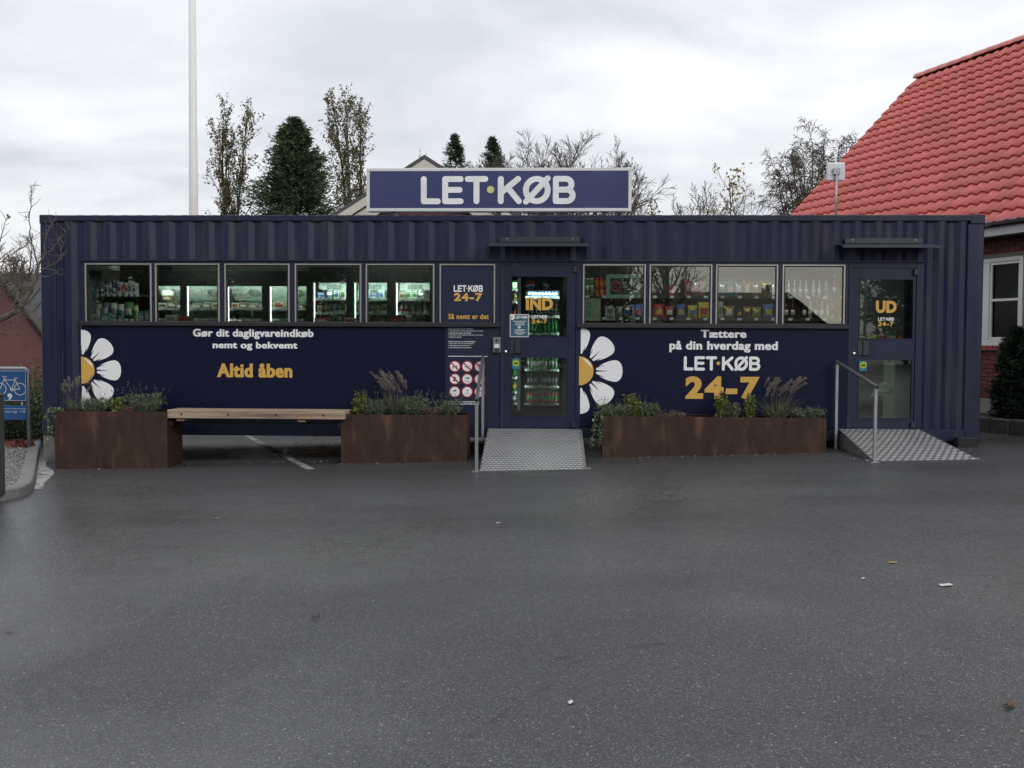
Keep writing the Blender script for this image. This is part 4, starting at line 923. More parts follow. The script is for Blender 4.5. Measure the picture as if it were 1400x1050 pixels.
Fp = (np.arange(n)[:, None, None]*5+np.array([(0, 1, 2), (0, 2, 3), (0, 3, 1), (4, 2, 1), (4, 3, 2), (4, 1, 3)])[None]).reshape(-1, 3)
gs = np_obj('gravel', np_mesh('gravel', Vp, Fp, [mat('pebble_grey', (.20, .195, .19), .8), mat('pebble_dark', (.09, .09, .09), .8), mat('pebble_pale', (.34, .33, .31), .8)], np.repeat(rng.choice(3, n, p=[.5, .3, .2]), 6)))
tag(gs, 'loose grey gravel in the bed behind the granite kerb', 'gravel', kind='stuff')
# gutter strip along the kerb: bright wet sky sheen painted as pale grey
SHEEN = mat('painted_wet_sheen', (.42, .42, .42), .25, var=.2, scale=9, col2=(.04, .04, .04), c2scale=7, c2pos=(.56, .66))
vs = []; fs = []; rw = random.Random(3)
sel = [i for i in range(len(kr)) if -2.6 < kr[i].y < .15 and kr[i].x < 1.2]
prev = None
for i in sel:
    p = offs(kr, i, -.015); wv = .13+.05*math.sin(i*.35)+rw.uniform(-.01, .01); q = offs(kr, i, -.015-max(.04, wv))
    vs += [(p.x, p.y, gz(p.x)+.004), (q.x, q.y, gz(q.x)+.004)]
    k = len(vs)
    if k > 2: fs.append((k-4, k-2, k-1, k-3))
tag(MB().add(vs, fs).build('gutter_sheen', SHEEN), kind='structure')
# cycle route sign
SYY = .9
p_post = at(39.5, 560, SYY); gx = p_post.x; gb = gz(gx)+.09
cs = thing('cycle_route_sign', (gx, SYY, gb), 'blue cycle route sign with a bicycle and number nine in a grey tube frame', 'sign')
TUBE = mat('grey_sign_tube', (.30, .31, .32), .42, .5, var=.12)
zt = at(39, 504, SYY).z; xl = at(-12, 504, SYY).x
MB().tube([(gx, SYY, gb-.05), (gx, SYY, zt-.07), (gx-.012, SYY, zt-.03), (gx-.05, SYY, zt), (xl+.05, SYY, zt), (xl+.012, SYY, zt-.03), (xl, SYY, zt-.07), (xl, SYY, gb-.05)], .027, 10).build('tube_frame', TUBE, cs, True)
BLU = mat('traffic_blue', (.012, .075, .22), .35, var=.05); SW = mat('sign_pale_print', (.50, .52, .54), .4)
sx1 = at(36.3, 520, SYY-.03).x; sx0 = at(-9, 520, SYY-.03).x; z1 = at(20, 506, SYY-.03).z; z0 = at(20, 548.5, SYY-.03).z
yb = SYY-.035
MB().bbox(sx0, sx1, yb, yb+.012, z0, z1, .003).build('route_plate', BLU, cs)
z3 = at(20, 554, SYY-.03).z; z2 = at(20, 574, SYY-.03).z
MB().bbox(sx0, sx1, yb, yb+.012, z2, z3, .003).build('name_plate', BLU, cs)
mb = MB()
for a in ((sx0+.008, sx1-.008, z1-.014, z1-.008), (sx0+.008, sx1-.008, z0+.008, z0+.014), (sx0+.008, sx1-.008, z3-.05, z3-.045)): mb.face_xz([(a[0], a[2]), (a[1], a[2]), (a[1], a[3]), (a[0], a[3])], yb-.001)
mb.face_xz([(sx1-.014, z0+.014), (sx1-.008, z0+.014), (sx1-.008, z1-.014), (sx1-.014, z1-.014)], yb-.001); mb.build('border_print', SW, cs)
wr1 = at(27.5, 532, yb); wl1 = at(.5, 532, yb); k = (wr1.x-wl1.x); mb = MB(); lw = .0055
tf = lambda p: (wl1.x+p[0]*k, wr1.z+p[1]*k)
circ = lambda cx, cz, r, n=24: [(cx+r*math.cos(2*math.pi*i/n), cz+r*math.sin(2*math.pi*i/n)) for i in range(n)]
j = 0
for pts, cl in ((circ(0, 0, .29), 1), (circ(1, 0, .29), 1), ([(1, 0), (.58, -.02)], 0), ([(.58, -.02), (.22, .46)], 0), ([(1, 0), (.76, .44)], 0), ([(.22, .46), (.76, .44)], 0), ([(.58, -.02), (.78, .52)], 0), ([(.70, .54), (.88, .54)], 0), ([(0, 0), (.24, .58)], 0), ([(.14, .64), (.24, .58), (.34, .62)], 0), (circ(.58, -.02, .07, 10), 1)):
    stroke(mb, [tf(p) for p in pts], lw, yb-.001-.0003*j, closed=bool(cl)); j += 1
mb.build('bicycle_print', SW, cs)
n9 = at(13.5, 542.3, yb); text('9', n9.x-.033, n9.x+.033, n9.z-.045, n9.z+.045, yb-.002, WHITE, cs, .03)
t0 = at(7, 563.5, yb); t1 = at(34.5, 563.5, yb); text('strup 10', t0.x, t1.x, t0.z-.020, t0.z+.032, yb-.002, SW, cs, .0, 1.1)
MB().box(sx0+.1, sx0+.14, yb+.012, SYY+.0, z2+.02, z1-.02).build('mounting_strip', TUBE, cs); MB().box(sx1-.09, sx1-.06, yb+.012, SYY, z2+.02, z1-.02).build('mounting_strip', TUBE, cs)
# litter bin post at the picture edge
bp0 = on_ground(1, 676, .09); bx1 = at(-2, 600, bp0.y).x; bx0 = bx1-.30; bt = at(4, 539, bp0.y).z; bb = gz(bx1)+.085
lb = thing('litter_bin', ((bx0+bx1)/2, bp0.y+.06, bb), 'dark grey green metal litter bin standing in the gravel bed', 'bin')
BIN = mat('grey_green_powder_coat', (.055, .065, .06), .5, .3, var=.15)
MB().bbox(bx0, bx1, bp0.y, bp0.y+.12, bb-.02, bt-.03, .012).build('body', BIN, lb); MB().bbox(bx0-.008, bx1+.006, bp0.y-.008, bp0.y+.128, bt-.028, bt, .008).build('lid', BIN, lb)
MB().box(bx0+.05, bx1-.05, bp0.y-.004, bp0.y+.002, bt-.2, bt-.09).build('opening', GASK, lb); MB().box(bx0+.02, bx1-.02, bp0.y-.003, bp0.y, bb+.02, bt-.26).build('door', BIN, lb)
# litter and leaves on the asphalt
def flat_bit(name, px_, py_, size, m, label, cat, shape, rot=0, lift=.006, group=None):
    p = on_ground(px_, py_); z = gz(p.x)+.004; mb = MB(); pts = []
    for i, (a, b, c) in enumerate(shape):
        ca, sa = math.cos(rot), math.sin(rot); pts.append((p.x+size*(a*ca-b*sa), p.y+size*(a*sa+b*ca), z+.0012+c*lift))
    n = len(pts); c0 = (p.x, p.y, z+lift*.45); vs = [c0]+pts+[(c0[0], c0[1], c0[2]-.001)]+[(q[0], q[1], q[2]-.001) for q in pts]
    fs = [(0, 1+i, 1+(i+1) % n) for i in range(n)]+[(n+1, n+2+(i+1) % n, n+2+i) for i in range(n)]
    return single(name, MB().add(vs, fs), m, (p.x, p.y, z), label, cat, group)
LEAF = [(-1, 0, 1), (-.55, .35, .3), (-.3, .3, .6), (0, .55, 0), (.25, .35, .7), (.6, .3, .2), (1, 0, .8), (.55, -.32, 0), (.2, -.34, .6), (0, -.5, .1), (-.35, -.3, .5), (-.6, -.32, .2)]
PAPER = [(-1, -.5, 0), (.1, -.62, .6), (1, -.3, .2), (.9, .5, 1), (-.1, .55, .3), (-.9, .42, .8)]
YL = mat('yellow_leaf', (.36, .27, .03), .6); BL = mat('brown_leaf', (.10, .055, .03), .7); PW = mat('white_paper_scrap', (.5, .5, .48), .7)
flat_bit('fallen_leaf', 1220, 770, .035, YL, 'small yellow fallen leaf on the asphalt', 'leaf', LEAF, .3)
flat_bit('fallen_leaf', 1380, 967, .038, BL, 'dry brown crumpled leaf lying on the asphalt', 'leaf', LEAF, .9, .02)
flat_bit('paper_scrap', 1293, 801, .04, PW, 'largest white paper scrap on the asphalt, beyond the brown leaf', 'litter', PAPER, .2)
flat_bit('paper_scrap', 780, 962, .016, PW, 'tiny white paper scrap alone on the asphalt in front of the entrance', 'litter', PAPER, 1)
flat_bit('paper_scrap', 681, 716, .016, PW, 'tiny white paper scrap nearest to the foot of the entrance ramp', 'litter', PAPER, .1)
flat_bit('paper_scrap', 1180, 792, .014, PW, 'tiny white paper scrap next to the yellow leaf', 'litter', PAPER, .5)
flat_bit('fallen_leaf', 295, 710, .03, mat('tan_leaf', (.28, .16, .07), .7), 'tan fallen leaf on the asphalt out from the bench', 'leaf', LEAF, 1.2)
flat_bit('stone_chip', 432, 847, .022, mat('dark_stone', (.04, .04, .04), .7), 'small dark stone lying on the asphalt', 'stone', PAPER, 0, .03)
flat_bit('fallen_leaf', 12, 866, .02, BL, 'small dark brown leaf on the wet asphalt beyond the kerb corner', 'leaf', LEAF, .4)

# grit and leaf crumbs gathered along the planter feet and the ramps
rng = np.random.default_rng(31); P = []
for x0, x1, y in ((.5, 2.0, -.74), (4.1, 5.7, -.64), (7.35, 10.15, -.54), (1.97, 4.1, -.3), (10.2, 10.4, -1.2), (5.95, 7.1, -1.72)):
    for k in range(int((x1-x0)*60)): x = rng.uniform(x0, x1); P.append((x, y-abs(rng.normal(0, .035)), gz(x)+.006))
V, F = leaf_quads(np.array(P), .016, None, .7, 1, rng); gr = np_obj('grit', np_mesh('grit', V, F, [mat('pale_grit', (.28, .26, .22), .9), mat('brown_leaf_crumb', (.10, .065, .04), .9), mat('dark_grit', (.05, .048, .045), .9)], rng.choice(3, len(F), p=[.35, .4, .25]))); tag(gr, 'pale grit and leaf crumbs gathered along the planter feet', 'debris', kind='stuff')
# ================================================================== inside the shop
FW = mat('pale_fridge_liner', (.55, .62, .58), .5, var=.04); FD = mat('black_fridge_frame', (.012, .013, .014), .45); SHW = mat('pale_wire_shelf', (.5, .55, .52), .45)
TAGM = mat('white_price_tag', (.66, .68, .66), .5); SHD = mat('dark_steel_shelf', (.03, .032, .034), .5)
LED = emis('white_led_tube', (.86, 1.0, .94), 6.0); LEDH = emis('drinks_led_tube', (.88, 1.0, .95), 16.0); FILLT = emis('hidden_fill_led', (.90, 1.0, .95), 80.0); FILLC = emis('added_ceiling_led', (.92, 1.0, .95), 60.0)  # the last two are for added fill lights kept out of view
FPANE = glass('fridge_door_pane', (.88, .93, .90), .015)
ZF = CZ+.171
NITEM = 0
def P_(name, col, rough=.45): return mat(name, col, rough, var=.06)
PAL = {'white': P_('white_packaging', (.62, .64, .62)), 'cream': P_('cream_packaging', (.55, .50, .38)), 'blue': P_('blue_packaging', (.05, .13, .36)), 'red': P_('red_packaging', (.38, .03, .03)), 'green': P_('green_packaging', (.07, .27, .06)),
       'orange': P_('orange_packaging', (.55, .14, .02)), 'yellow': P_('yellow_packaging', (.55, .40, .05)), 'brown': P_('brown_packaging', (.16, .09, .05)), 'teal': P_('teal_packaging', (.05, .26, .27)), 'dark': P_('dark_packaging', (.02, .02, .022)),
       'silver': mat('silver_foil', (.55, .55, .54), .28, .8, var=.15, scale=20), 'pink': P_('pink_packaging', (.50, .16, .22)), 'gold': mat('gold_foil', (.45, .33, .09), .3, .6, var=.15, scale=20), 'grey': P_('grey_packaging', (.22, .23, .23)),
       'greenglass': mat('green_bottle_plastic', (.03, .22, .05), .12, var=.1), 'cola': mat('dark_cola_bottle', (.018, .010, .008), .12), 'wine': mat('dark_wine_glass', (.008, .010, .008), .08), 'clear': mat('clear_grey_bottle', (.35, .40, .38), .12)}
def item(kind, x0, x1, z, h, y, dep, col, col2, label, cat, group=None):
    """one product standing at height z with its front at y"""
    x0, x1 = min(x0, x1), max(x0, x1); w_ = x1-x0; cx = (x0+x1)/2; mats = [PAL[col], PAL[col2]]; mb = MB(); z += .001
    nm = {'box': 'carton', 'tub': 'plastic_tub', 'bottle': 'bottle', 'bag': 'snack_bag', 'can': 'drink_can', 'tube': 'snack_tube', 'sack': 'sack'}[kind]
    if kind == 'box':
        mb.bbox(x0, x1, y, y+dep, z, z+h, min(.004, w_*.1), 0); mb.face_xz([(x0+w_*.12, z+h*.25), (x1-w_*.12, z+h*.25), (x1-w_*.12, z+h*.62), (x0+w_*.12, z+h*.62)], y-.001, 1)
        mb.face_xz([(x0+w_*.12, z+h*.70), (x1-w_*.3, z+h*.70), (x1-w_*.3, z+h*.80), (x0+w_*.12, z+h*.80)], y-.001, 1)
    elif kind == 'tub':
        r = w_/2; c = (cx, y+r, z); mb.lathe([(r*.78, 0), (r*.9, h*.85)], c, 14, 0); mb.lathe([(r*.98, h*.85), (r, h*.88), (r, h*.97), (r*.9, h)], c, 14, 1); mb.lathe([(r*.835, h*.2), (r*.885, h*.65)], c, 14, 1)
    elif kind in ('bottle',):
        r = w_/2; c = (cx, y+r, z); mb.lathe([(r*.92, 0), (r, h*.04), (r, h*.55), (r*.85, h*.64), (r*.42, h*.80), (r*.34, h*.92)], c, 12, 0); mb.lathe([(r*.40, h*.92), (r*.40, h)], c, 10, 1); mb.lathe([(r*1.02, h*.18), (r*1.02, h*.46)], c, 12, 1)
    elif kind == 'can':
        r = w_/2; c = (cx, y+r, z); mb.lathe([(r*.86, 0), (r, h*.06), (r, h*.92), (r*.84, h)], c, 12, 0); mb.lathe([(r*1.01, h*.3), (r*1.01, h*.7)], c, 12, 1)
    elif kind == 'tube':
        r = w_/2; c = (cx, y+r, z); mb.lathe([(r*.98, 0), (r, h*.02), (r, h*.90)], c, 14, 0); mb.lathe([(r*1.04, h*.90), (r*1.04, h)], c, 14, 1); mb.lathe([(r*1.01, h*.35), (r*1.01, h*.6)], c, 14, 1)
    else:   # pillow bag with crimped ends
        rg = random.Random(int(x0*1000)+int(z*77)); nx, nz = 6, 8; vs = []; fs = []
        for sgn in (-1, 1):
            for j in range(nz+1):
                for i in range(nx+1):
                    u, v = i/nx, j/nz; bul = (math.sin(math.pi*u)*math.sin(math.pi*v))**.55 if 0 < i < nx and 0 < j < nz else 0
                    wv = 1-.12*math.sin(math.pi*v) if kind == 'bag' else 1+.1*math.sin(math.pi*v)
                    vs.append((cx+(u-.5)*w_*wv, y+dep/2+sgn*bul*dep/2*(1+rg.uniform(-.2, .2)), z+v*h+(rg.uniform(-.006, .006) if 0 < j < nz else 0)))
        m = (nx+1)*(nz+1)
        for s_ in (0, 1):
            for j in range(nz):
                for i in range(nx):
                    a = s_*m+j*(nx+1)+i; f = (a, a+1, a+nx+2, a+nx+1); fs.append(f if s_ == 0 else f[::-1])
        mb.add(vs, fs, 0)
        for q, f in enumerate(fs[:nx*nz]):
            j, i = divmod(q, nx)
            if 2 <= j <= 4 and 1 <= i <= 4: mb.m[q] = 1
    return single(nm, mb, mats, (cx, y+dep/2, z), label, cat, group, smooth=kind in ('tub', 'bottle', 'can', 'tube', 'bag', 'sack'))
def fridge(name, px0, px1, bays, ztop, Yf, shelves, label, parts=True, floor=ZF, header=.22):
    x0 = at(px0, 400, Yf).x; x1 = at(px1, 400, Yf).x; Yb = CW-.13
    o = thing(name, ((x0+x1)/2, (Yf+Yb)/2, floor), label, 'fridge')
    MB().box(x0, x0+.03, Yf+.05, Yb, floor, ztop+header).build('side_panel', FD, o); MB().box(x1-.03, x1, Yf+.05, Yb, floor, ztop+header).build('side_panel', FD, o)
    MB().box(x0+.03, x1-.03, Yb-.03, Yb, floor, ztop+header-.001).build('back_panel', FW, o)
    MB().box(x0+.031, x1-.031, Yf+.05, Yb-.031, ztop+.012, ztop+header-.002).build('top_panel', FW, o); MB().box(x0+.031, x1-.031, Yf+.05, Yb-.031, floor, floor+.12).build('base', FD, o)
    xs_ = [(at(a, 400, Yf).x, at(b, 400, Yf).x) for a, b in bays]
    MB().box(x0, x1, Yf, Yf+.049, ztop, ztop+header).build('header', FD, o)
    ed = [x0]+[v for b in xs_ for v in b]+[x1]
    for i in range(0, len(ed), 2):
        if ed[i+1]-ed[i] > .004: MB().box(ed[i], ed[i+1], Yf, Yf+.049, floor, ztop-.001).build('door_frame', FD, o)
    for a, b in xs_:
        MB().box(a, b, Yf+.01, Yf+.016, floor+.12, ztop-.001).build('door_pane', FPANE, o)
        hid = -.012 if header < .21 else .008   # the drinks fridges hide their tubes behind the door stiles
        MB().tube([(a+hid, Yf+.058, floor+.2), (a+hid, Yf+.058, ztop-.01)], .006, 6).build('light_tube', LED if hid > 0 else LEDH, o)
        if hid < 0: MB().tube([(b-hid, Yf+.058, floor+.2), (b-hid, Yf+.058, ztop-.01)], .006, 6).build('light_tube', LEDH, o)
    MB().box(x0+.04, x1-.04, Yf+.0495, Yf+.085, ztop+.004, ztop+.0115).build('hidden_fill_strip', FILLT, o)  # strip added behind the header, out of view, to brighten the shelves
    for zs in shelves:
        sh = MB().box(x0+.032, x1-.032, Yf+.10, Yb-.032, zs-.014, zs).build('shelf', SHW, o)
        MB().box(x0+.032, x1-.032, Yf+.092, Yf+.099, zs-.03, zs+.006).build('price_rail', SHW, sh)
        for a, b in xs_:
            n = 3
            for i in range(n):
                c = a+(b-a)*(i+.5)/n+random.uniform(-.02, .02); MB().box(c-.03, c+.03, Yf+.086, Yf+.0915, zs-.028, zs+.002).build('price_tag', TAGM, sh)
    return o, xs_, Yf
ZS_ = lambda py_, Y: at(300, py_, Y).z
Yf = 1.60
# chilled cabinets with sloping coolers and fans
for nm, px0, px1, bays, lab, which in (('glass_door_fridge', 205, 304, [(209, 246), (254.5, 300)], 'black framed glass door fridge with fans, next to the household goods shelf', 'fan fridge beside the household shelf'),
                                       ('glass_door_fridge', 305, 423, [(310, 358), (368, 419)], 'black framed glass door fridge with fans and a bright tube, holding meat trays', 'fan fridge holding meat trays')):
    zt_ = ZS_(391, Yf); sh = [ZS_(421.5, Yf+.1), ZS_(436, Yf+.1)]
    o, xb, _ = fridge(nm, px0, px1, bays, zt_, Yf, sh, lab)
    x0 = min(b[0] for b in xb); x1 = max(b[1] for b in xb)
    MB().add([(x0-.03, Yf+.18, zt_+.01), (x1+.03, Yf+.18, zt_+.01), (x1+.03, Yf+.46, zt_-.19), (x0-.03, Yf+.46, zt_-.19), (x0-.03, 2.27, zt_-.19), (x1+.03, 2.27, zt_-.19), (x0-.03, 2.27, zt_+.01), (x1+.03, 2.27, zt_+.01)], [(0, 1, 2, 3), (3, 2, 5, 4), (0, 6, 7, 1), (0, 3, 4, 6), (1, 7, 5, 2)]).build('cooler_cover', FW, o)
    for a, b in xb:
        cx_ = a+(b-a)*.62; c = Vector((cx_, Yf+.31, zt_-.085)); ax = Vector((1, 0, 0)); bx_ = Vector((0, .28, -.20)).normalized(); nr = Vector((0, -.20, -.28)).normalized()
        mb = MB()
        for ri in range(4):
            r0 = .018+.025*ri; ring = [c+nr*.006+(ax*math.cos(t)+bx_*math.sin(t))*r0 for t in [2*math.pi*k/16 for k in range(17)]]; mb.tube(ring, .0035, 4, 0)
        mb.add([c+nr*.002+(ax*math.cos(t)+bx_*math.sin(t))*.1 for t in [2*math.pi*k/18 for k in range(18)]], [tuple(range(18))], 1)
        fn = mb.build('fan_grille', [SHW, mat('dark_fan_recess', (.09, .11, .11), .6)], o)
    rr = random.Random(px0)
    for bi, (a, b) in enumerate(xb):
        x = a+.03
        while x < b-.07:
            w_ = rr.uniform(.09, .17); w_ = min(w_, b-.02-x)
            k, c1, c2, d_ = rr.choice([('box', 'white', 'brown', 'white tray pack with a brown label'), ('box', 'brown', 'white', 'brown meat tray pack with a white label'), ('tub', 'white', 'green', 'white salad tub with a green lid'), ('box', 'cream', 'red', 'cream pack with a red label')])
            hh = rr.uniform(.05, .10) if k == 'box' else .085
            item(k, x, x+w_, sh[0], hh, Yf+.12, .16 if k == 'box' else w_, c1, c2, d_+' in the '+which, 'food pack', 'packs in the '+which); x += w_+.012
        if which.startswith('fan fridge beside') and bi == 0:
            for q, c1 in enumerate(('brown', 'white')): item('box', a+.09, a+.22, sh[0]+.11+.075*q-.0, .07, Yf+.13, .14, c1, 'cream', ('brown', 'white')[q]+' boxed pack piled up in the fan fridge beside the household shelf', 'food pack')
# dairy fridge with three lit doors
ztC = ZS_(385.5, Yf); shC = [ZS_(408, Yf+.1), ZS_(426.5, Yf+.1), ZS_(444, Yf+.1)]
oC, xbC, _ = fridge('glass_door_fridge', 423.5, 592, [(428, 473.5), (484, 529), (541, 587.5)], ztC, Yf, shC, 'wide dairy fridge with three brightly lit glass doors beside the information panel')
for a, b in xbC:
    mb = MB(); mb.box(a+.02, b-.02, Yf+.30, Yf+.34, ztC-.095, ztC+.008, 0)
    for k in range(10): mb.box(a+.14+.022*k, a+.152+.022*k, Yf+.296, Yf+.2995, ztC-.085, ztC-.02, 1)
    mb.build('air_grille', [FW, mat('grille_slot', (.12, .14, .13), .6)], oC)
rr = random.Random(5)
for bi, (a, b) in enumerate(xbC):
    for si, zs in enumerate(shC[:2]+[shC[2]]):
        x = a+.035
        while x < b-.06:
            k, w_, hh, c1, c2, d_ = rr.choice([('tub', .10, .12, 'white', 'silver', 'round white dairy tub with a silver lid'), ('tub', .085, .10, 'white', 'blue', 'small white tub with a blue band'), ('box', .075, .12, 'white', 'green', 'white milk carton with a green print'), ('box', .075, .12, 'white', 'blue', 'white milk carton with a blue print'), ('box', .11, .045, 'blue', 'white', 'flat blue butter pack'), ('tub', .09, .11, 'cream', 'yellow', 'cream coloured tub with a yellow lid'), ('bottle', .065, .125, 'white', 'red', 'white drinking yoghurt bottle with a red cap'), ('box', .08, .10, 'cream', 'brown', 'cream cheese box with a brown label')])
            if x+w_ > b-.01: break
            door_n = ('first', 'middle', 'last')[bi]
            lb_ = '%s, %s shelf, %s' % (d_, ('upper', 'lower', 'bottom')[si], ('door beside meat fridge', 'middle dairy door', 'door beside information panel')[bi])
            n_st = 2 if hh < .06 else 1
            for q in range(n_st): item(k, x, x+w_, zs+q*(hh+.002), hh, Yf+.12, w_ if k != 'box' else .1, c1, c2, lb_, 'food pack', 'dairy packs in the wide lit fridge')
            x += w_+rr.uniform(.006, .02)
# household goods shelf beside the first fridge
Yh = 1.35
hx0, hx1 = at(121, 400, Yh).x, at(203, 400, Yh).x
hs = thing('shop_shelf', ((hx0+hx1)/2, 1.8, ZF), 'dark shop shelf stocked with household goods behind the window above the bench planter', 'shelf')
zu, zlw = ZS_(403, Yh), ZS_(437, Yh)
MB().box(hx0, hx1, 2.22, 2.26, ZF, 2.62).build('back_panel', SHD, hs); MB().box(hx0, hx0+.025, Yh, 2.219, ZF, 2.5).build('side_panel', SHD, hs)
for zs in (zu, zlw):
    s_ = MB().box(hx0+.03, hx1-.05, Yh, 2.215, zs-.025, zs).build('shelf_board', SHD, hs)
    for k in range(8): MB().box(hx0+.10+.085*k, hx0+.155+.085*k, Yh-.006, Yh-.001, zs-.03, zs+.008).build('price_tag', TAGM, s_)
for k in range(6): MB().box(hx1-.22, hx1-.08, 2.195, 2.219, zlw+.08+.11*k, zlw+.092+.11*k).build('rack_slot', SHW, hs)
def row(px_list, zs, Y, labtail, cat, grp):
    for (k, a, b, pt, c1, c2, d_) in px_list:
        xa, xb_ = at(a, 400, Y).x, at(b, 400, Y).x; h_ = max(.04, ZS_(pt, Y)-zs); item(k, xa, xb_, zs, h_, Y+.01, .12 if k in ('box', 'bag', 'sack') else abs(xb_-xa), c1, c2, d_+labtail, cat, grp)
row([('bottle', 131, 135, 388, 'blue', 'white', 'blue cleaner bottle'), ('bottle', 136, 141, 386, 'teal', 'white', 'teal cleaner bottle'), ('box', 142, 147, 390, 'white', 'blue', 'white detergent box'), ('bottle', 148, 152, 385, 'white', 'blue', 'white bottle with a blue label'), ('bottle', 153, 157.5, 384, 'blue', 'white', 'slim blue spray bottle'), ('box', 160, 165, 386, 'white', 'red', 'white box with a red label'), ('bottle', 166, 169.5, 386, 'red', 'white', 'red bottle with a white label'), ('box', 170, 174, 387, 'white', 'red', 'small white and red box'), ('box', 175, 179.5, 384, 'white', 'grey', 'tall white box'), ('box', 180.5, 185, 387, 'white', 'blue', 'white box with a blue print')], zu, Yh, ' on the upper household shelf', 'household goods', 'goods on the household shelf')
row([('sack', 127, 136, 416, 'cream', 'white', 'cream cloth pack'), ('sack', 137, 147, 413, 'grey', 'white', 'grey paper roll pack'), ('sack', 148, 157, 414, 'white', 'grey', 'white paper roll pack'), ('sack', 158, 167, 416, 'white', 'teal', 'white napkin pack with a teal print'), ('sack', 167.5, 180, 413, 'green', 'white', 'green plastic sack'), ('sack', 181, 186, 418, 'cream', 'green', 'narrow cream pack')], zlw, Yh, ' on the lower household shelf', 'household goods', 'goods on the household shelf')
for k, (a, c1) in enumerate(((122, 'blue'), (127, 'teal'))):
    xa = at(a, 395, 1.25).x; z_ = ZS_(408+5*k, 1.25); item('sack', xa, xa+.05, z_, .16, 1.25, .05, c1, 'blue', ('bright blue', 'teal green')[k]+' pack hanging at the end of the household shelf', 'household goods')
# ledge inside the windows with small packs
for xa, xb_ in ((.62, 5.24), (7.13, 10.46)): MB().box(xa, xb_, .09, .30, ZS-.03, ZS-.006).build('window_ledge', SHD, shop)
for k, (a, b, pt, kind, c1, c2, d_) in enumerate(((127, 137, 430.5, 'box', 'white', 'teal', 'low white carton'), (138.5, 150, 429, 'box', 'teal', 'white', 'low pale teal carton'), (189, 197, 426, 'box', 'teal', 'white', 'upright pale teal carton'), (198.5, 204, 425, 'box', 'teal', 'white', 'narrow pale teal carton'), (226, 240, 431, 'box', 'white', 'grey', 'wide white carton'), (244, 262, 432, 'box', 'brown', 'red', 'flat brown carton'), (430, 450, 434, 'box', 'red', 'white', 'flat red carton'), (531, 553, 430, 'box', 'dark', 'red', 'black carton with a red print'), (554, 564, 427, 'tub', 'white', 'grey', 'round white tub'), (470, 486, 434, 'box', 'cream', 'red', 'flat cream carton'))):
    xa, xb_ = at(a, 430, .15).x, at(b, 430, .15).x; item(kind, xa, xb_, ZS-.006, ZS_(pt, .15)-ZS+.006, .14, .1, c1, c2, d_+' on the ledge inside the window', 'food pack')
acx0, acx1 = at(119, 365, 1.1).x, at(152, 365, 1.1).x
ac = thing('air_conditioner', ((acx0+acx1)/2, 1.2, 2.56), 'white slatted air conditioner high on the shop wall above the household shelf', 'air conditioner')
MB().bbox(acx0, acx1, 1.1, 1.4, ZS_(369, 1.1), 2.78, .01).build('case', FW, ac)
for k in range(3): MB().box(acx0+.02, acx1-.02, 1.092, 1.0995, ZS_(368, 1.1)+.018*k, ZS_(368, 1.1)+.01+.018*k).build('slat', mat('grey_slat', (.3, .33, .32), .5), ac)
# crisps and drinks rack behind the windows by the exit
Yr = 1.78; rx0, rx1 = at(792, 400, Yr).x, at(1163, 400, Yr).x
rk = thing('shop_shelf', ((rx0+rx1)/2, 2.0, ZF), 'long dark shop shelf with snacks and bottles behind the windows between the doors', 'shelf')
zu, zlw = at(980, 405, Yr).z, at(980, 435, Yr).z
MB().box(rx0, rx1, 2.24, 2.27, ZF, 2.7).build('back_panel', mat('dark_rack_back', (.035, .04, .04), .6), rk)
for zs in (zu, zlw):
    s_ = MB().box(rx0, rx1, Yr, 2.239, zs-.03, zs).build('shelf_board', SHD, rk)
    for k in range(16):
        c = rx0+.12+(rx1-rx0-.24)*k/15; MB().box(c-.028, c+.028, Yr-.006, Yr-.001, zs-.03, zs+.006).build('price_tag', TAGM, s_)
T = ' on the upper snack shelf'; U = ' on the lower snack shelf'
def rowr(lst, zs, tail, cat, grp):
    for (k, a, b, h_, c1, c2, d_) in lst:
        xa, xb_ = at(a, 410, Yr+.03).x, at(b, 410, Yr+.03).x; item(k, xa, xb_, zs, h_, Yr+.03, .10 if k in ('box', 'bag', 'sack') else abs(xb_-xa), c1, c2, d_+tail, cat, grp)
rowr([('tube', 799, 805, .26, 'green', 'white', 'green snack tube')]+[('tube', 805.7, 811.5, .26, 'green', 'white', 'green snack tube')]+[('tube', a, a+6, .26, 'orange', 'red', 'orange snack tube') for a in (812.2, 819, 826)], zu, T, 'snack tube', 'snack tubes on the upper shelf')
rowr([('bag', 913, 924, .14, 'red', 'white', 'small red snack bag'), ('bag', 936, 946, .24, 'pink', 'silver', 'shiny pink snack bag'), ('bag', 947, 956, .26, 'silver', 'pink', 'silver and pink snack bag'), ('bag', 957, 965, .24, 'pink', 'silver', 'shiny pink snack bag')]+[('bag', 982+11.5*k, 992.5+11.5*k, .22+.02*(k % 2), ('silver', 'teal', 'silver', 'gold', 'silver', 'gold', 'silver')[k], ('teal', 'white', 'white', 'white', 'gold', 'silver', 'white')[k], ('silver and teal', 'teal', 'plain silver', 'gold and white', 'silver and gold', 'gold and silver', 'plain silver')[k]+' snack bag') for k in range(7)], zu, T, 'snack bag', 'snack bags on the upper shelf')
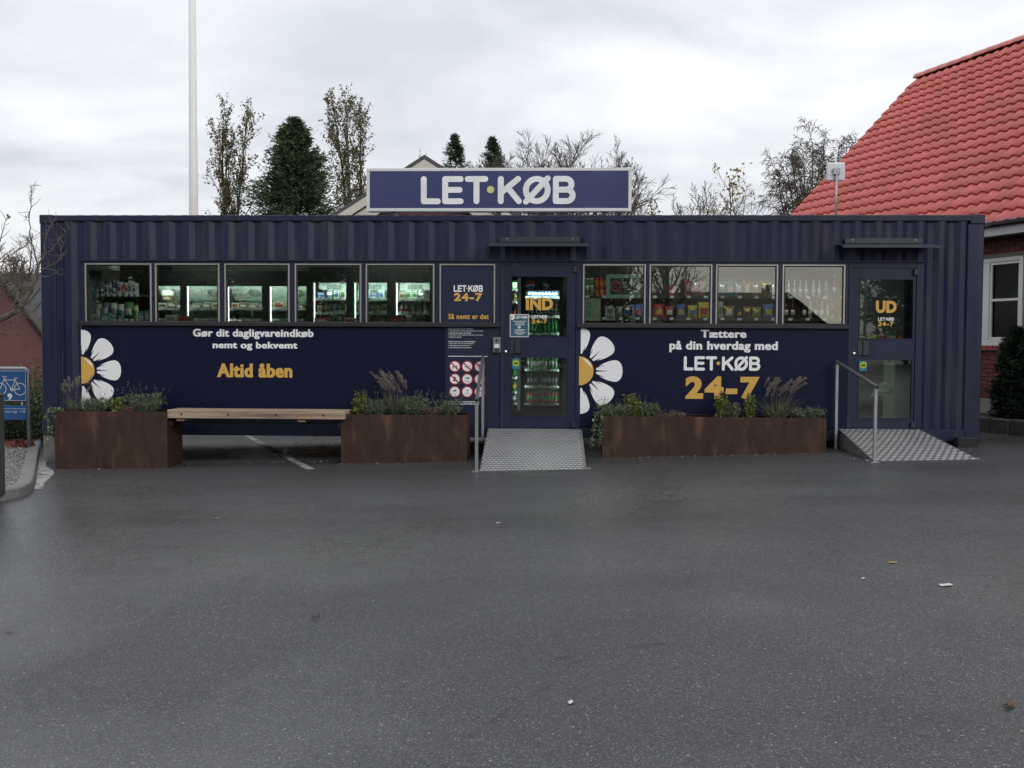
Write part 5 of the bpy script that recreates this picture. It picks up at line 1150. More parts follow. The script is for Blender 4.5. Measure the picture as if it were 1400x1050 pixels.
rowr([('bag', 826, 838, .18, 'silver', 'dark', 'silver and black sweets bag'), ('bag', 842, 852, .17, 'grey', 'silver', 'grey and silver sweets bag'), ('bag', 853, 862, .19, 'silver', 'blue', 'silver and blue sweets bag'), ('bag', 864, 880, .20, 'blue', 'pink', 'blue and pink sweets bag'), ('bag', 894, 908.5, .20, 'red', 'yellow', 'red crisps bag with a yellow patch'), ('bag', 909.5, 922, .18, 'red', 'white', 'red crisps bag with a white patch'), ('bag', 925, 938, .20, 'blue', 'yellow', 'blue crisps bag with a yellow patch'), ('bag', 941, 954, .19, 'yellow', 'blue', 'yellow crisps bag with a blue patch'), ('bag', 955, 971, .24, 'yellow', 'red', 'tall yellow crisps bag with a red patch'),
      ('bag', 981, 990, .26, 'cream', 'green', 'tall cream crisps bag'), ('bag', 991, 1005, .18, 'gold', 'white', 'gold crisps bag with a white patch'), ('bag', 1008, 1016, .15, 'dark', 'yellow', 'small black crisps bag'), ('bag', 1017, 1028, .17, 'gold', 'dark', 'gold and black crisps bag'), ('bag', 1029, 1042, .17, 'gold', 'green', 'gold and green crisps bag'), ('bag', 1044, 1059, .21, 'blue', 'yellow', 'large blue crisps bag with a yellow patch')], zlw, U, 'snack bag', 'snack bags on the lower shelf')
rowr([('bottle', a, a+5.5, .27, 'wine', 'white', 'dark wine bottle with a white label') for a in (1073, 1082, 1098, 1114)]+[('bottle', a, a+5.5, .25, 'clear', 'white', 'clear bottle with a white label') for a in (1106, 1122)]+[('box', 1130, 1134, .22, 'gold', 'white', 'slim gold gift carton'), ('box', 1136, 1140, .22, 'gold', 'dark', 'slim gold and black gift carton')], zlw, U+' by the exit', 'bottle', 'bottles on the lower shelf')
rowr([('bottle', a, a+5, .24, 'clear', 'white', 'clear spirits bottle with a white label') for a in (1076, 1084, 1092, 1100, 1110, 1118)]+[('bottle', 1127, 1133, .26, 'clear', 'silver', 'tall clear bottle with a silver label'), ('bottle', 1139, 1143.5, .30, 'red', 'white', 'tall red bottle')], zu, T+' by the exit', 'bottle', 'bottles on the upper shelf')
# things on the glass of the window beside the entrance
TEAL = mat('mint_poster_frame', (.46, .74, .66), .5); yq = .03
f0 = at(829, 375, yq); f1 = at(875.5, 408, yq)
pf = thing('framed_poster', ((f0.x+f1.x)/2, yq, f1.z), 'mint framed poster with a round red picture hanging inside the window', 'poster'); t = .05
for a in ((f0.x, f1.x, f0.z-t, f0.z), (f0.x, f1.x, f1.z, f1.z+t), (f0.x, f0.x+t, f1.z+t, f0.z-t), (f1.x-t, f1.x, f1.z+t, f0.z-t)): MB().box(a[0], a[1], yq, yq+.012, a[2], a[3]).build('frame_bar', TEAL, pf)
MB().box(f0.x+t, f1.x-t, yq+.007, yq+.011, f1.z+t, f0.z-t).build('picture', mat('dark_green_picture', (.02, .06, .045), .5), pf)
cx_, cz_ = f0.x+.125, (f0.z+f1.z)/2; MB().face_xz(disc_xz(cx_, cz_, .075, 24), yq+.005).face_xz(disc_xz(cx_, cz_, .056, 20), yq+.004, 1).face_xz([(cx_-.05, cz_-.014), (cx_+.05, cz_-.014), (cx_+.05, cz_+.014), (cx_-.05, cz_+.014)], yq+.003, 2).build('round_print', [PAL['pink'], PAL['red'], PAL['dark']], pf)
for k in range(4): MB().box(f0.x+.23, f1.x-.07-.02*(k % 2), yq+.004, yq+.0065, f1.z+.075+.03*k, f1.z+.085+.03*k).build('print_line', PAL['grey'], pf)
MB().box(f0.x+.215, f0.x+.275, yq+.003, yq+.0065, cz_-.02, cz_+.02).build('white_print', TAGM, pf)
n0 = at(800, 408, yq); n1 = at(821, 438.5, yq)
nt_ = thing('paper_notice', ((n0.x+n1.x)/2, yq, n1.z), 'pale green paper notice on the window next to the entrance', 'notice'); MB().box(n0.x, n1.x, yq, yq+.002, n1.z, n0.z).build('sheet', mat('pale_green_paper', (.50, .64, .40), .6), nt_)
for k, (u0, u1, v0, v1) in enumerate(((.08, .42, .55, .82), (.08, .42, .18, .46), (.5, .9, .86, .92), (.5, .9, .22, .25), (.08, .4, .92, .96))): MB().box(n0.x+(n1.x-n0.x)*u0, n0.x+(n1.x-n0.x)*u1, yq-.001, yq-.0002, n1.z+(n0.z-n1.z)*v0, n1.z+(n0.z-n1.z)*v1).build('print_patch', mat('green_print', (.30, .48, .38), .6), nt_)
n0 = at(827.5, 420, yq); n1 = at(841, 438, yq)
wf = thing('wifi_notice', ((n0.x+n1.x)/2, yq, n1.z), 'white free wireless internet notice with a black arc symbol in the window', 'notice'); MB().box(n0.x, n1.x, yq, yq+.002, n1.z, n0.z).build('sheet', PAL['white'], wf)
cx_ = (n0.x+n1.x)/2; cz_ = n1.z+(n0.z-n1.z)*.52; mb = MB()
for k, r_ in enumerate((.016, .032, .048)): stroke(mb, [(cx_+r_*math.sin(R(a)), cz_+r_*math.cos(R(a))) for a in range(-48, 49, 12)], .0045, yq-.001)
mb.face_xz(disc_xz(cx_, cz_-.002, .007, 10), yq-.001); mb.build('wifi_symbol', BLK, wf)
text('FREE', cx_-.035, cx_+.035, n1.z+.042, n1.z+.062, yq-.001, BLK, wf, .02); text('WiFi', cx_-.042, cx_+.042, n1.z+.014, n1.z+.034, yq-.001, BLK, wf, .02)
sb = at(866, 438, .12); mb = MB(); c = (sb.x, .16, ZS-.005); h_ = .20
o = thing('spray_bottle', (sb.x, .16, ZS-.005), 'clear pump bottle on the ledge inside the window by the snack bags', 'bottle'); MB().lathe([(.032, 0), (.035, .01), (.035, .10), (.028, .125), (.013, .14)], c, 12).build('bottle_body', PAL['clear'], o, True); MB().lathe([(.015, .141), (.015, .16), (.006, .162), (.006, .185)], c, 10).box(c[0]-.035, c[0]+.01, .152, .168, c[2]+.186, c[2]+.198).build('pump', PAL['white'], o)
# drinks fridge behind the entrance door and a second one next to it
YfE = 1.55; zl_ = lambda py_: at(740, py_, YfE).z
shE = [zl_(405), zl_(431.5), zl_(455), zl_(480), zl_(505), zl_(528), zl_(552)]
oE, xbE, _ = fridge('drinks_fridge', 714, 770, [(718, 765)], zl_(397), YfE, shE, 'lit drinks fridge with a round emblem on its header behind the entrance door', header=.20)
a, b = xbE[0]; ec = at(725, 390, YfE-.002); mb = MB()
MB().box(a-.03, b+.03, YfE-.012, YfE-.002, zl_(397)+.008, zl_(397)+.19).build('header_plate', mat('dark_green_header', (.012, .03, .028), .3), oE)
def globe(cx, cz, r, par, y):
    mb = MB(); mb.face_xz(disc_xz(cx, cz, r, 24), y, 0)
    up = [(cx+r*.96*math.cos(t), cz+r*.96*math.sin(t)) for t in [R(20+160*k/12) for k in range(13)]]+[(cx-r*.4, cz+r*.05), (cx, cz+r*.22), (cx+r*.5, cz+r*.12)]
    lo = [(cx+r*.96*math.cos(t), cz+r*.96*math.sin(t)) for t in [R(-165+150*k/12) for k in range(13)]]+[(cx+r*.45, cz-r*.18), (cx, cz-r*.1), (cx-r*.5, cz-r*.35)]
    mb.face_xz(up, y-.001, 1); mb.face_xz(lo, y-.001, 2); mb.build('round_emblem', [PAL['white'], PAL['red'], PAL['blue']], par)
globe(ec.x, zl_(397)+.075, .062, oE, YfE-.013); e2 = at(745, 390, YfE); globe(e2.x, zl_(397)+.085, .028, oE, YfE-.013)
rows = [('can', 9, .07, 'blue', 'white', 'small blue and white drink can'), ('bottle', 8, .225, 'cola', 'dark', 'dark cola bottle'), ('bottle', 8, .20, 'greenglass', 'green', 'bright green drink bottle'), ('bottle', 8, .20, 'greenglass', 'white', 'green drink bottle with a white label'), ('can', 9, .17, 'green', 'silver', 'green and silver drink can'), ('can', 9, .16, 'dark', 'grey', 'dark grey drink can'), ('can', 9, .155, 'red', 'green', 'red and green drink can')]
for (k, n, h_, c1, c2, d_), zs in zip(rows, shE):
    for i in range(n):
        w_ = (b-a-.05)/n; x = a+.03+w_*i
        if i == 3 and c1 == 'dark' and k == 'can': continue
        item(k, x+.002, x+w_-.002, zs, h_, YfE+.12, w_, c1, c2, d_+' in the drinks fridge behind the entrance', 'drink', d_+' row')
oD, xbD, _ = fridge('drinks_fridge', 690, 713.5, [(692, 707.5)], zl_(384), YfE, [zl_(395), zl_(412), zl_(434), zl_(516), zl_(536), zl_(552)], 'narrow lit fridge with a pale frame at the side of the drinks fridge', header=.08)
MB().box(xbD[0][1]+.003, xbD[0][1]+.05, YfE-.03, YfE-.002, ZF+.1, zl_(380)).build('pale_frame', FW, oD)
a, b = xbD[0]
for (k, h_, c1, c2, d_), zs in zip((('box', .10, 'green', 'white', 'green drink pack'), ('bottle', .16, 'cream', 'yellow', 'cream juice bottle'), ('bottle', .19, 'cola', 'red', 'dark bottle with a red label'), ('bottle', .24, 'greenglass', 'green', 'tall green bottle'), ('can', .16, 'green', 'yellow', 'green and yellow can'), ('can', .14, 'blue', 'white', 'blue and white can')), (zl_(395), zl_(412), zl_(434), zl_(516), zl_(536), zl_(552))):
    for i in range(2): w_ = (b-a-.02)/2; item(k, a+.015+w_*i, a+.01+w_*(i+1), zs, h_, YfE+.12, w_, c1, c2, d_+' in the narrow fridge with the pale frame', 'drink', d_+' pair')
# behind the exit door: pale cabinet, crumpled bag, low shelf of flowers
c0 = at(1223, 495, .45); c1_ = at(1250, 572, .45)
MBc = thing('pale_cabinet', ((c0.x+c1_.x)/2, .62, ZF), 'tall pale green cabinet side just behind the exit door', 'cabinet'); MB().bbox(c0.x, c1_.x+.2, .45, .9, ZF, 1.28, .006).build('body', mat('pale_green_laminate', (.36, .44, .37), .5), MBc); MB().bbox(c0.x-.02, c1_.x+.22, .43, .92, 1.281, 1.31, .004).build('worktop', INW, MBc)
bgp = at(1207, 531, .44); rg = random.Random(4); mb = MB(); nx = 9; vs = []; fs = []
for j in range(nx+1):
    for i in range(nx+1):
        u, v = i/nx-.5, j/nx-.5; e = max(0, 1-(u*u+v*v)*3.2); vs.append((bgp.x+u*.22*(1.2-v*.9)+rg.uniform(-.014, .014), .40-.06*e+rg.uniform(-.018, .018), bgp.z+v*.17-.14*u*u+rg.uniform(-.012, .012)))
for j in range(nx):
    for i in range(nx): q = j*(nx+1)+i; fs.append((q, q+1, q+nx+2, q+nx+1))
single('plastic_bag', mb.add(vs, fs), mat('thin_white_plastic', (.50, .56, .53), .35, transl=.3), (bgp.x, .40, bgp.z-.09), 'crumpled white plastic bag hanging behind the lower exit door glass', 'bag')
z_ = at(1210, 464, 1.2).z
fsf = thing('shop_shelf', (11.0, 1.3, ZF), 'low dark shelf with small bright packs behind the exit door', 'shelf'); MB().box(10.5, 11.7, 1.2, 1.7, z_-.04, z_).build('shelf_board', SHD, fsf)
for xx in (10.5, 11.66): MB().box(xx, xx+.04, 1.21, 1.69, ZF, z_-.041).build('side_panel', SHD, fsf)
for k, (a, c1, c2, d_) in enumerate(((1176, 'red', 'white', 'red and white pack'), (1186, 'green', 'yellow', 'green pack with a yellow patch'), (1195, 'yellow', 'green', 'yellow pack with a green patch'), (1206, 'pink', 'red', 'pink pack'), (1217, 'green', 'white', 'green and white pack'), (1227, 'red', 'yellow', 'red pack with a yellow patch'))):
    xa = at(a, 460, 1.22).x; item('box', xa, xa+.085, z_, .06, 1.22, .1, c1, c2, d_+' on the low shelf behind the exit door', 'pack')
for xx in (1.6, 4.3, 8.2, 10.4):
    lp = thing('added_ceiling_light', (xx, .75, 2.90), 'unseen tube added under the shop ceiling to light '+{1.6: 'the household shelf end', 4.3: 'the dairy fridge', 8.2: 'the snack shelf', 10.4: 'the bottles by the exit'}[xx], 'light'); MB().box(xx-.6, xx+.6, 0.71, 0.79, 2.895, 2.924).build('housing', INW, lp); MB().box(xx-.58, xx+.58, 0.73, 0.77, 2.882, 2.8945).build('tube', FILLC, lp)  # unseen tubes added to brighten the product fronts
# ================================================================== vegetation helpers
def _nrm(a): return a/np.maximum(np.linalg.norm(a, axis=-1, keepdims=True), 1e-9)
def grow(rng, S, D, L, Rr, k, wig, up, taper=.25):
    P = [S]; d = _nrm(D)
    for i in range(k):
        d = _nrm(d+rng.normal(0, wig, d.shape)+np.array([0, 0, up])*(1 if np.isscalar(up) else 1)); P.append(P[-1]+d*(L/k)[:, None])
    P = np.stack(P, 1); T = np.linspace(1, taper, k+1)[None]*Rr[:, None]; return P, T
def kids(rng, P, T, L, n, ang, ratio, t0=.25, angv=.2, tipshort=.5):
    m, kk, _ = P.shape; k = kk-1
    t = t0+(1-t0)*((np.arange(n)[None]+rng.random((m, n)))/n); f = np.minimum(t*k, k-1e-3); i = f.astype(int); fr = (f-i)[..., None]; row_ = np.arange(m)[:, None]
    S = P[row_, i]*(1-fr)+P[row_, i+1]*fr; tan = _nrm(P[row_, i+1]-P[row_, i]); r = T[row_, i]
    ref = _nrm(np.cross(tan, np.array([.31, .2, .93])+rng.normal(0, .05, tan.shape))); b2 = np.cross(tan, ref); az = (np.arange(n)[None]*2.4+rng.random((m, 1))*6.28+rng.normal(0, .4, (m, n)))[..., None]
    a = (ang+rng.normal(0, angv, (m, n)))[..., None]; D = tan*np.cos(a)+(ref*np.cos(az)+b2*np.sin(az))*np.sin(a)
    Lc = L[:, None]*ratio*(1-tipshort*(t-t0)/(1-t0))*(.7+.6*rng.random((m, n))); return S.reshape(-1, 3), D.reshape(-1, 3), Lc.ravel(), np.minimum(r*.62, 1).ravel()
def tubes_mesh(groups, rmin):
    VV = []; FF = []; o = 0
    for (P, T, n) in groups:
        m, k, _ = P.shape; T = np.maximum(T, rmin); d = _nrm(P[:, -1]-P[:, 0]); a = _nrm(np.cross(d, np.array([.37, .61, .7]))); b = np.cross(d, a)
        th = np.arange(n)*2*np.pi/n; ring = a[:, None, None]*np.cos(th)[None, None, :, None]+b[:, None, None]*np.sin(th)[None, None, :, None]
        V = (P[:, :, None]+ring*T[:, :, None, None]).reshape(-1, 3); bi = (np.arange(m)*k*n)[:, None, None]; ii = np.arange(k-1)[None, :, None]*n; j = np.arange(n)[None, None]; j2 = (j+1) % n
        F = np.stack([bi+ii+j, bi+ii+j2, bi+ii+n+j2, bi+ii+n+j], -1).reshape(-1, 4); VV.append(V); FF.append(F+o); o += len(V)
    return np.concatenate(VV), np.concatenate(FF)
BARK = mat('grey_brown_bark', (.075, .062, .050), .9, var=.3, scale=6, bump=.4, bscale=25); TWIG = mat('fine_brown_twig', (.085, .066, .052), .9, var=.2)
BARKD = mat('dark_bark', (.040, .034, .028), .9, var=.3, scale=6)
def tree(name, base, label, H, r0, levels, seed, stems=1, stem_up=.02, stem_wig=.06, stem_spread=.0, leaf=None, rmin=.006, cat='tree', group=None, k0=7, lean=(0, 0)):
    """levels: (n, angle, ratio, wiggle, up, t0, segments); leaf: (materials, weights, size, per point, spread, aspect, droop)"""
    rng = np.random.default_rng(seed); o = thing(name, base, label, cat, group)
    S = np.zeros((stems, 3)); S[:, :2] = rng.normal(0, .08*(stems > 1), (stems, 2)); az = np.arange(stems)*2*np.pi/stems+rng.random()*6; tilt = stem_spread*(np.sqrt((np.arange(stems)+.5)/stems) if stems > 3 else np.ones(stems)); az = az*(2.4 if stems > 3 else 1); D = np.stack([np.cos(az)*tilt+lean[0], np.sin(az)*tilt+lean[1], np.ones(stems)], 1)
    L = H*(.92+.1*rng.random(stems) if stems > 3 else .78+.3*rng.random(stems) if stems > 1 else np.ones(1)); P, T = grow(rng, S, D, L, np.full(stems, r0), k0, stem_wig, stem_up, .18); trunk = [(P, T, 8)]; br = []
    for (n, ang, ratio, wig, up, t0, k) in levels:
        S, D, L, Rr = kids(rng, P, T, L, n, ang, ratio, t0); P, T = grow(rng, S, D, L, Rr, k, wig, up, .3); br.append((P, T, 5 if not br else 3))
    allz = max(q[0][..., 2].max() for q in trunk+br); fz = H/allz   # bring the crown top to the wanted height
    trunk = [(p_*fz, t_, n_) for p_, t_, n_ in trunk]; br = [(p_*fz, t_, n_) for p_, t_, n_ in br]; P = P*fz
    V, F = tubes_mesh(trunk, rmin); np_obj('trunk', np_mesh('trunk', V, F, BARK, smooth=True), o)
    V, F = tubes_mesh(br, rmin); np_obj('branches', np_mesh('branches', V, F, TWIG), o)
    if leaf:
        mats, wts, size, per, spread, asp, droop = leaf; Q = P[:, 1:].reshape(-1, 3); Q = np.repeat(Q, per, 0); Q = Q+rng.normal(0, spread, Q.shape); Dd = np.tile(np.array([0, 0, droop]), (len(Q), 1)) if droop else None
        V, F = leaf_quads(Q, size, Dd, asp, 1, rng); np_obj('crown', np_mesh('crown', V, F, mats, rng.choice(len(mats), len(F), p=wts)), o)
    return o
def conifer(name, base, label, H, rad, seed, nb, leafsize, mats, wts, r0=.14, cat='tree', group=None, shape=.85, droop=-.05, per=5, zlow=.04):
    rng = np.random.default_rng(seed); o = thing(name, base, label, cat, group)
    P, T = grow(rng, np.zeros((1, 3)), np.array([[0, 0, 1.]]), np.array([H*.97]), np.array([r0]), 8, .01, .05, .08); V, F = tubes_mesh([(P, T, 7)], .01); np_obj('trunk', np_mesh('trunk', V, F, BARKD), o)
    t = zlow+(1-zlow)*rng.random(nb)**.85; az = rng.random(nb)*6.283; clump = .95+.25*np.sin(az*3+t*23+seed)+.22*rng.normal(size=nb); Lb = np.maximum(.05, rad*((1-t)**shape)*np.clip(clump, .4, 1.6)+.018*rad)
    S = np.stack([np.zeros(nb), np.zeros(nb), t*H], 1); D = np.stack([np.cos(az), np.sin(az), .25+.55*t], 1); B, TB = grow(rng, S, D, Lb, np.full(nb, .02), 5, .10, droop, .3); S2, D2, L2, R2 = kids(rng, B, TB, Lb, 7, .75, .42, .2); B2, T2 = grow(rng, S2, D2, L2, R2*.6, 3, .15, droop, .3)
    V, F = tubes_mesh([(B, TB, 4)], .006); np_obj('branches', np_mesh('branches', V, F, BARKD), o)
    Q = np.concatenate([B[:, 2:].reshape(-1, 3), B2[:, 1:].reshape(-1, 3)]); Q = np.repeat(Q, per, 0); Q = Q+rng.normal(0, leafsize*.55, Q.shape); dirs = _nrm(Q*np.array([1, 1, 0]))*.7+np.array([0, 0, .15])
    V, F = leaf_quads(Q, leafsize*1.3, dirs, .24, .55, rng); np_obj('crown', np_mesh('crown', V, F, mats, rng.choice(len(mats), len(F), p=wts)), o)
    return o
def copy_thing(src, loc, rz, scl, label, group=None):
    r_ = src.copy(); COL.objects.link(r_); r_.location = loc; r_.rotation_euler = (0, 0, rz); r_.scale = (scl,)*3; r_['label'] = label
    if group: r_['group'] = group
    for ch in src.children:
        c = ch.copy(); COL.objects.link(c); c.parent = r_
    return r_
def spot(px_, pyt, Y):
    p = at(px_, pyt, Y); return (p.x, Y, gz(p.x)-.02), p.z-gz(p.x)
OAK = [mat('oak_leaf_olive', (.13, .125, .045), .6, var=.3, transl=.3), mat('oak_leaf_brown', (.19, .115, .05), .6, transl=.3), mat('oak_leaf_green', (.085, .10, .038), .6, transl=.3)]
CON = [mat('conifer_green', (.042, .068, .026), .65, var=.35, scale=1.5, transl=.1), mat('conifer_dark', (.022, .040, .018), .65, transl=.1), mat('conifer_olive', (.075, .090, .030), .65, transl=.1)]
YEW = [mat('yew_dark_green', (.012, .024, .012), .6, var=.3, transl=.1), mat('yew_green', (.022, .038, .016), .6, transl=.1)]
SHR = [mat('shrub_grey_green', (.055, .075, .045), .6, var=.3, transl=.2), mat('shrub_green', (.045, .075, .025), .6, transl=.2), mat('shrub_yellow_green', (.14, .15, .04), .6, transl=.2)]
YLW = [mat('autumn_yellow_leaf', (.30, .23, .05), .6, var=.3, transl=.3), mat('autumn_green_leaf', (.10, .12, .035), .6, transl=.3)]
# ================================================================== trees behind the container
b, H = spot(309, 128, 24)
tree('columnar_oak', b, 'tall sparse columnar tree with thinning brown leaves beside the white flagpole', H, .085, [(30, .26, .21, .10, .16, .06, 5), (6, .5, .55, .16, .08, .2, 4)], 41, 3, .02, .025, .012, (OAK, [.45, .25, .3], .088, 5, .055, .6, 0), .006)
b, H = spot(489, 121, 25)
tree('columnar_oak', b, 'tall sparse columnar tree with thinning olive leaves rising behind the shop sign', H, .085, [(32, .26, .20, .10, .16, .06, 5), (6, .5, .55, .16, .08, .2, 4)], 43, 3, .02, .025, .015, (OAK, [.5, .22, .28], .088, 5, .055, .6, 0), .006)
b, H = spot(402, 166, 23)
conifer('cypress_tree', b, 'broad dark green cypress between two thin columnar trees', H, 3.4, 45, 480, .13, CON, [.45, .25, .3], per=5, shape=.82)
b, H = spot(622, 186, 36); conifer('spruce_tree', b, 'small dark spruce top peeping over the sign next to the house gable', H, 3.6, 46, 330, .12, CON, [.4, .5, .1], per=3, shape=.95)
b, H = spot(674, 190, 36); conifer('spruce_tree', b, 'small dark spruce top over the sign beside the broad bare tree', H, 3.6, 47, 330, .12, CON, [.4, .5, .1], per=3, shape=.95)
b, H = spot(772, 172, 30)
tree('bare_tree', b, 'broad leafless tree with a fan of fine twigs above the shop sign', H, .07, [(9, .62, .27, .09, .06, .5, 4), (7, .55, .55, .11, .03, .2, 4), (6, .5, .6, .13, .02, .2, 3)], 48, 26, .0, .02, .40, None, .0075)
b, H = spot(563, 196, 38); tree('bare_tree', b, 'faint leafless tree behind the house gable', H, .1, [(14, .6, .35, .12, .08, .35, 5), (7, .55, .45, .14, .05, .2, 4), (5, .5, .5, .16, .03, .2, 3)], 49, 2, .02, .05, .12, None, .007)
b, H = spot(930, 246, 27); tree('bare_tree', b, 'low leafless tree with a few green leaves beyond the container roof', H, .1, [(16, .6, .34, .12, .08, .3, 5), (8, .55, .45, .14, .04, .2, 4), (5, .5, .5, .16, .03, .2, 3)], 50, 3, .02, .05, .25, None, .007)
b, H = spot(905, 262, 24); tree('small_tree', b, 'small green leafed tree just right of the shop sign', H, .06, [(12, .6, .34, .12, .08, .4, 4), (6, .55, .45, .14, .04, .2, 4)], 51, 2, .02, .05, .15, (YLW, [.15, .85], .13, 2, .08, .6, 0))
b, H = spot(1010, 226, 25); tree('small_tree', b, 'slender tree with sparse yellow autumn leaves next to the hanging birch', H, .07, [(16, .6, .24, .12, .06, .3, 4), (6, .55, .45, .14, .04, .2, 4)], 52, 1, .02, .05, .1, (YLW, [.8, .2], .14, 1, .12, .6, 0))
b, H = spot(960, 256, 31); tree('bare_tree', b, 'low leafless tree between the green tree and the yellow leafed tree', H, .09, [(16, .6, .3, .12, .07, .3, 5), (7, .55, .45, .14, .04, .2, 4), (5, .5, .5, .16, .02, .2, 3)], 53, 2, .02, .05, .2, None, .007)
b, H = spot(1122, 170, 21); tree('birch_tree', b, 'leafless birch with hanging twigs behind the red tiled roof', H, .06, [(12, .5, .17, .10, .03, .4, 4), (7, .6, .60, .12, -.12, .2, 4), (6, .6, .80, .12, -.28, .2, 5)], 54, 16, .0, .035, .21, None, .0075)
b, H = spot(1060, 236, 24); tree('birch_tree', b, 'lower leafless birch with hanging twigs beside the yellow leafed tree', H, .09, [(13, .6, .33, .10, .05, .3, 5), (8, .6, .50, .12, -.08, .2, 5), (6, .6, .60, .12, -.18, .2, 4)], 55, 2, .02, .04, .15, None, .006)
for px_, pyt, Y, sd, lab in ((36, 318, 30, 60, 'leafless tree with upright forked limbs behind the slate roofed house'), (8, 330, 27, 61, 'leafless tree standing above the red gabled house'), (52, 345, 34, 62, 'thin leafless tree close to the container edge')):
    b, H = spot(px_, pyt, Y); tree('bare_tree', b, lab, H, .12, [(13, .5, .36, .10, .09, .3, 5), (7, .55, .48, .12, .05, .2, 4), (6, .5, .5, .15, .03, .2, 3)], sd, 3, .03, .05, .14, None, .007)
# flagpole
b, H = spot(264, 292, 6.5); fp = thing('flagpole', b, 'tall white flagpole rising behind the container', 'flagpole')
FPW = mat('white_flagpole_paint', (.70, .70, .69), .4, var=.04)
MB().tube([(b[0], 6.5, b[2]), (b[0]+.01, 6.5, 4), (b[0]+.02, 6.5, 10.8)], [.098, .088, .055], 18).build('pole', FPW, fp, True); MB().lathe([(.03, 0), (.07, .03), (.09, .09), (.07, .15), (.02, .18)], (b[0]+.02, 6.5, 10.8), 14).build('finial', mat('gold_finial', (.5, .35, .1), .3, .8), fp, True); MB().box(b[0]-.16, b[0]+.16, 6.34, 6.66, b[2]-.02, b[2]+.05).build('base_plate', STEEL, fp)

# ================================================================== houses
def lpart(mb, name, mats, root, smooth=False):
    me = mb.mesh(name, mats)
    if smooth: me.polygons.foreach_set('use_smooth', [True]*len(me.polygons))
    o = bpy.data.objects.new(name, me); COL.objects.link(o); o.parent = root; return o
WFRAME = mat('white_window_paint', (.70, .70, .68), .4, var=.04); DPANE = glass('dark_house_pane', (.30, .33, .34), -.06)
def gable_house(name, loc, rz, w_, d, eave, ridge, wallm, roofm, label, barge=None, windows=(), door=None, chimney=True, over=.35, group=None):
    """ridge along local Y; the gable front looks along -Y"""
    o = thing(name, loc, label, 'house', group); o.rotation_euler = (0, 0, rz); h = w_/2; s_ = (ridge-eave)/h
    mb = MB(); mb.prism_xz([(-h, -.3), (h, -.3), (h, eave), (0, ridge), (-h, eave)], 0, d); lpart(mb, 'wall', wallm, o)
    for sg in (-1, 1):
        t = .12; xo = h+over; zo = eave-s_*over
        pts = [(0, ridge+.02), (sg*xo, zo+.02), (sg*xo, zo+.02+t), (0, ridge+.02+t)]
        if sg == 1: pts = pts[::-1]
        lpart(MB().prism_xz(pts, -over, d+over), 'roof_slope', roofm, o)
        if barge:
            pts = [(0, ridge-.26), (sg*xo, zo-.26), (sg*xo, zo+.0), (0, ridge+.0)]; lpart(MB().prism_xz(pts if sg == -1 else pts[::-1], -over-.03, -over+.01), 'barge_board', barge, o)
            pts = [(0, ridge-.72), (sg*xo*.80, zo+(ridge-zo)*.2-.72), (sg*xo*.80, zo+(ridge-zo)*.2-.30), (0, ridge-.30)]; lpart(MB().prism_xz(pts if sg == -1 else pts[::-1], -over+.06, -over+.1), 'inner_barge_board', barge, o)
    if chimney: lpart(MB().bbox(-.3, .3, d*.6, d*.6+.6, ridge-.5, ridge+.9, .02), 'chimney', wallm, o)
    for (x0, x1, z0, z1) in windows:
        mb = MB(); t = .07
        for a in ((x0, x1, z1-t, z1), (x0, x1, z0, z0+t), (x0, x0+t, z0+t, z1-t), (x1-t, x1, z0+t, z1-t), ((x0+x1)/2-.03, (x0+x1)/2+.03, z0+t, z1-t)): mb.box(a[0], a[1], -.05, .02, a[2], a[3])
        f = lpart(mb, 'window', WFRAME, o); lpart(MB().box(x0+t, x1-t, -.02, -.005, z0+t, z1-t), 'pane', mat('dark_window_glass', (.02, .022, .025), .06), f)
    if door: x0, x1, z1 = door; lpart(MB().bbox(x0, x1, -.05, -.002, 0, z1, .01), 'door', mat('dark_red_door', (.14, .03, .03), .5), o)
    return o
CREAM = mat('cream_barge_paint', (.52, .49, .43), .6, var=.06); DRW = mat('dark_red_cladding', (.085, .022, .022), .7, var=.15); SLATE = mat('dark_slate_roof', (.05, .052, .062), .6, var=.2, scale=3)
# house behind the sign: cream gable boards
ap_ = at(580, 211, 17); lo_ = at(455, 291, 17); slope = (ap_.z-lo_.z)/(ap_.x-lo_.x); hw = 4.2; g0 = gz(ap_.x)
gable_house('gabled_house', (ap_.x, 17.4, g0), 0, hw*2, 9, ap_.z-g0-.14-slope*hw, ap_.z-g0-.14, DRW, mat('charcoal_roof', (.06, .06, .065), .6), 'house with cream gable boards and a dark roof behind the shop sign', CREAM, [(-1, 1, 1, 2.2)], None, False)
# houses far down the road beside the container
RW = mat('faded_red_render', (.12, .048, .045), .8, var=.15, scale=2); GBR = mat('dull_brown_brick', (.13, .075, .06), .85, var=.3, scale=14)
p = at(-14, 368, 20); q_ = at(43, 452, 20); sl_ = (p.z-q_.z)/(q_.x-p.x)
gable_house('gabled_house', (p.x, 20.3, gz(p.x)-.1), R(24), 3.2, 5, p.z-gz(p.x)-sl_*1.6, p.z-gz(p.x), RW, mat('mossy_dark_roof', (.05, .043, .038), .9, var=.3), 'small red rendered house gable beyond the cycle sign', None, [], None, False, .25)
p = at(46, 398, 27); e_ = at(46, 438, 27)
hh = thing('slate_house', (p.x, 28, gz(p.x)-.2), 'brick house with a wide dark slate roof beyond the red gable', 'house')
zr, zev = p.z, e_.z
MB().box(p.x-6, p.x+6, 27.3, 33, gz(p.x)-.3, zev+.1).build('wall', GBR, hh)
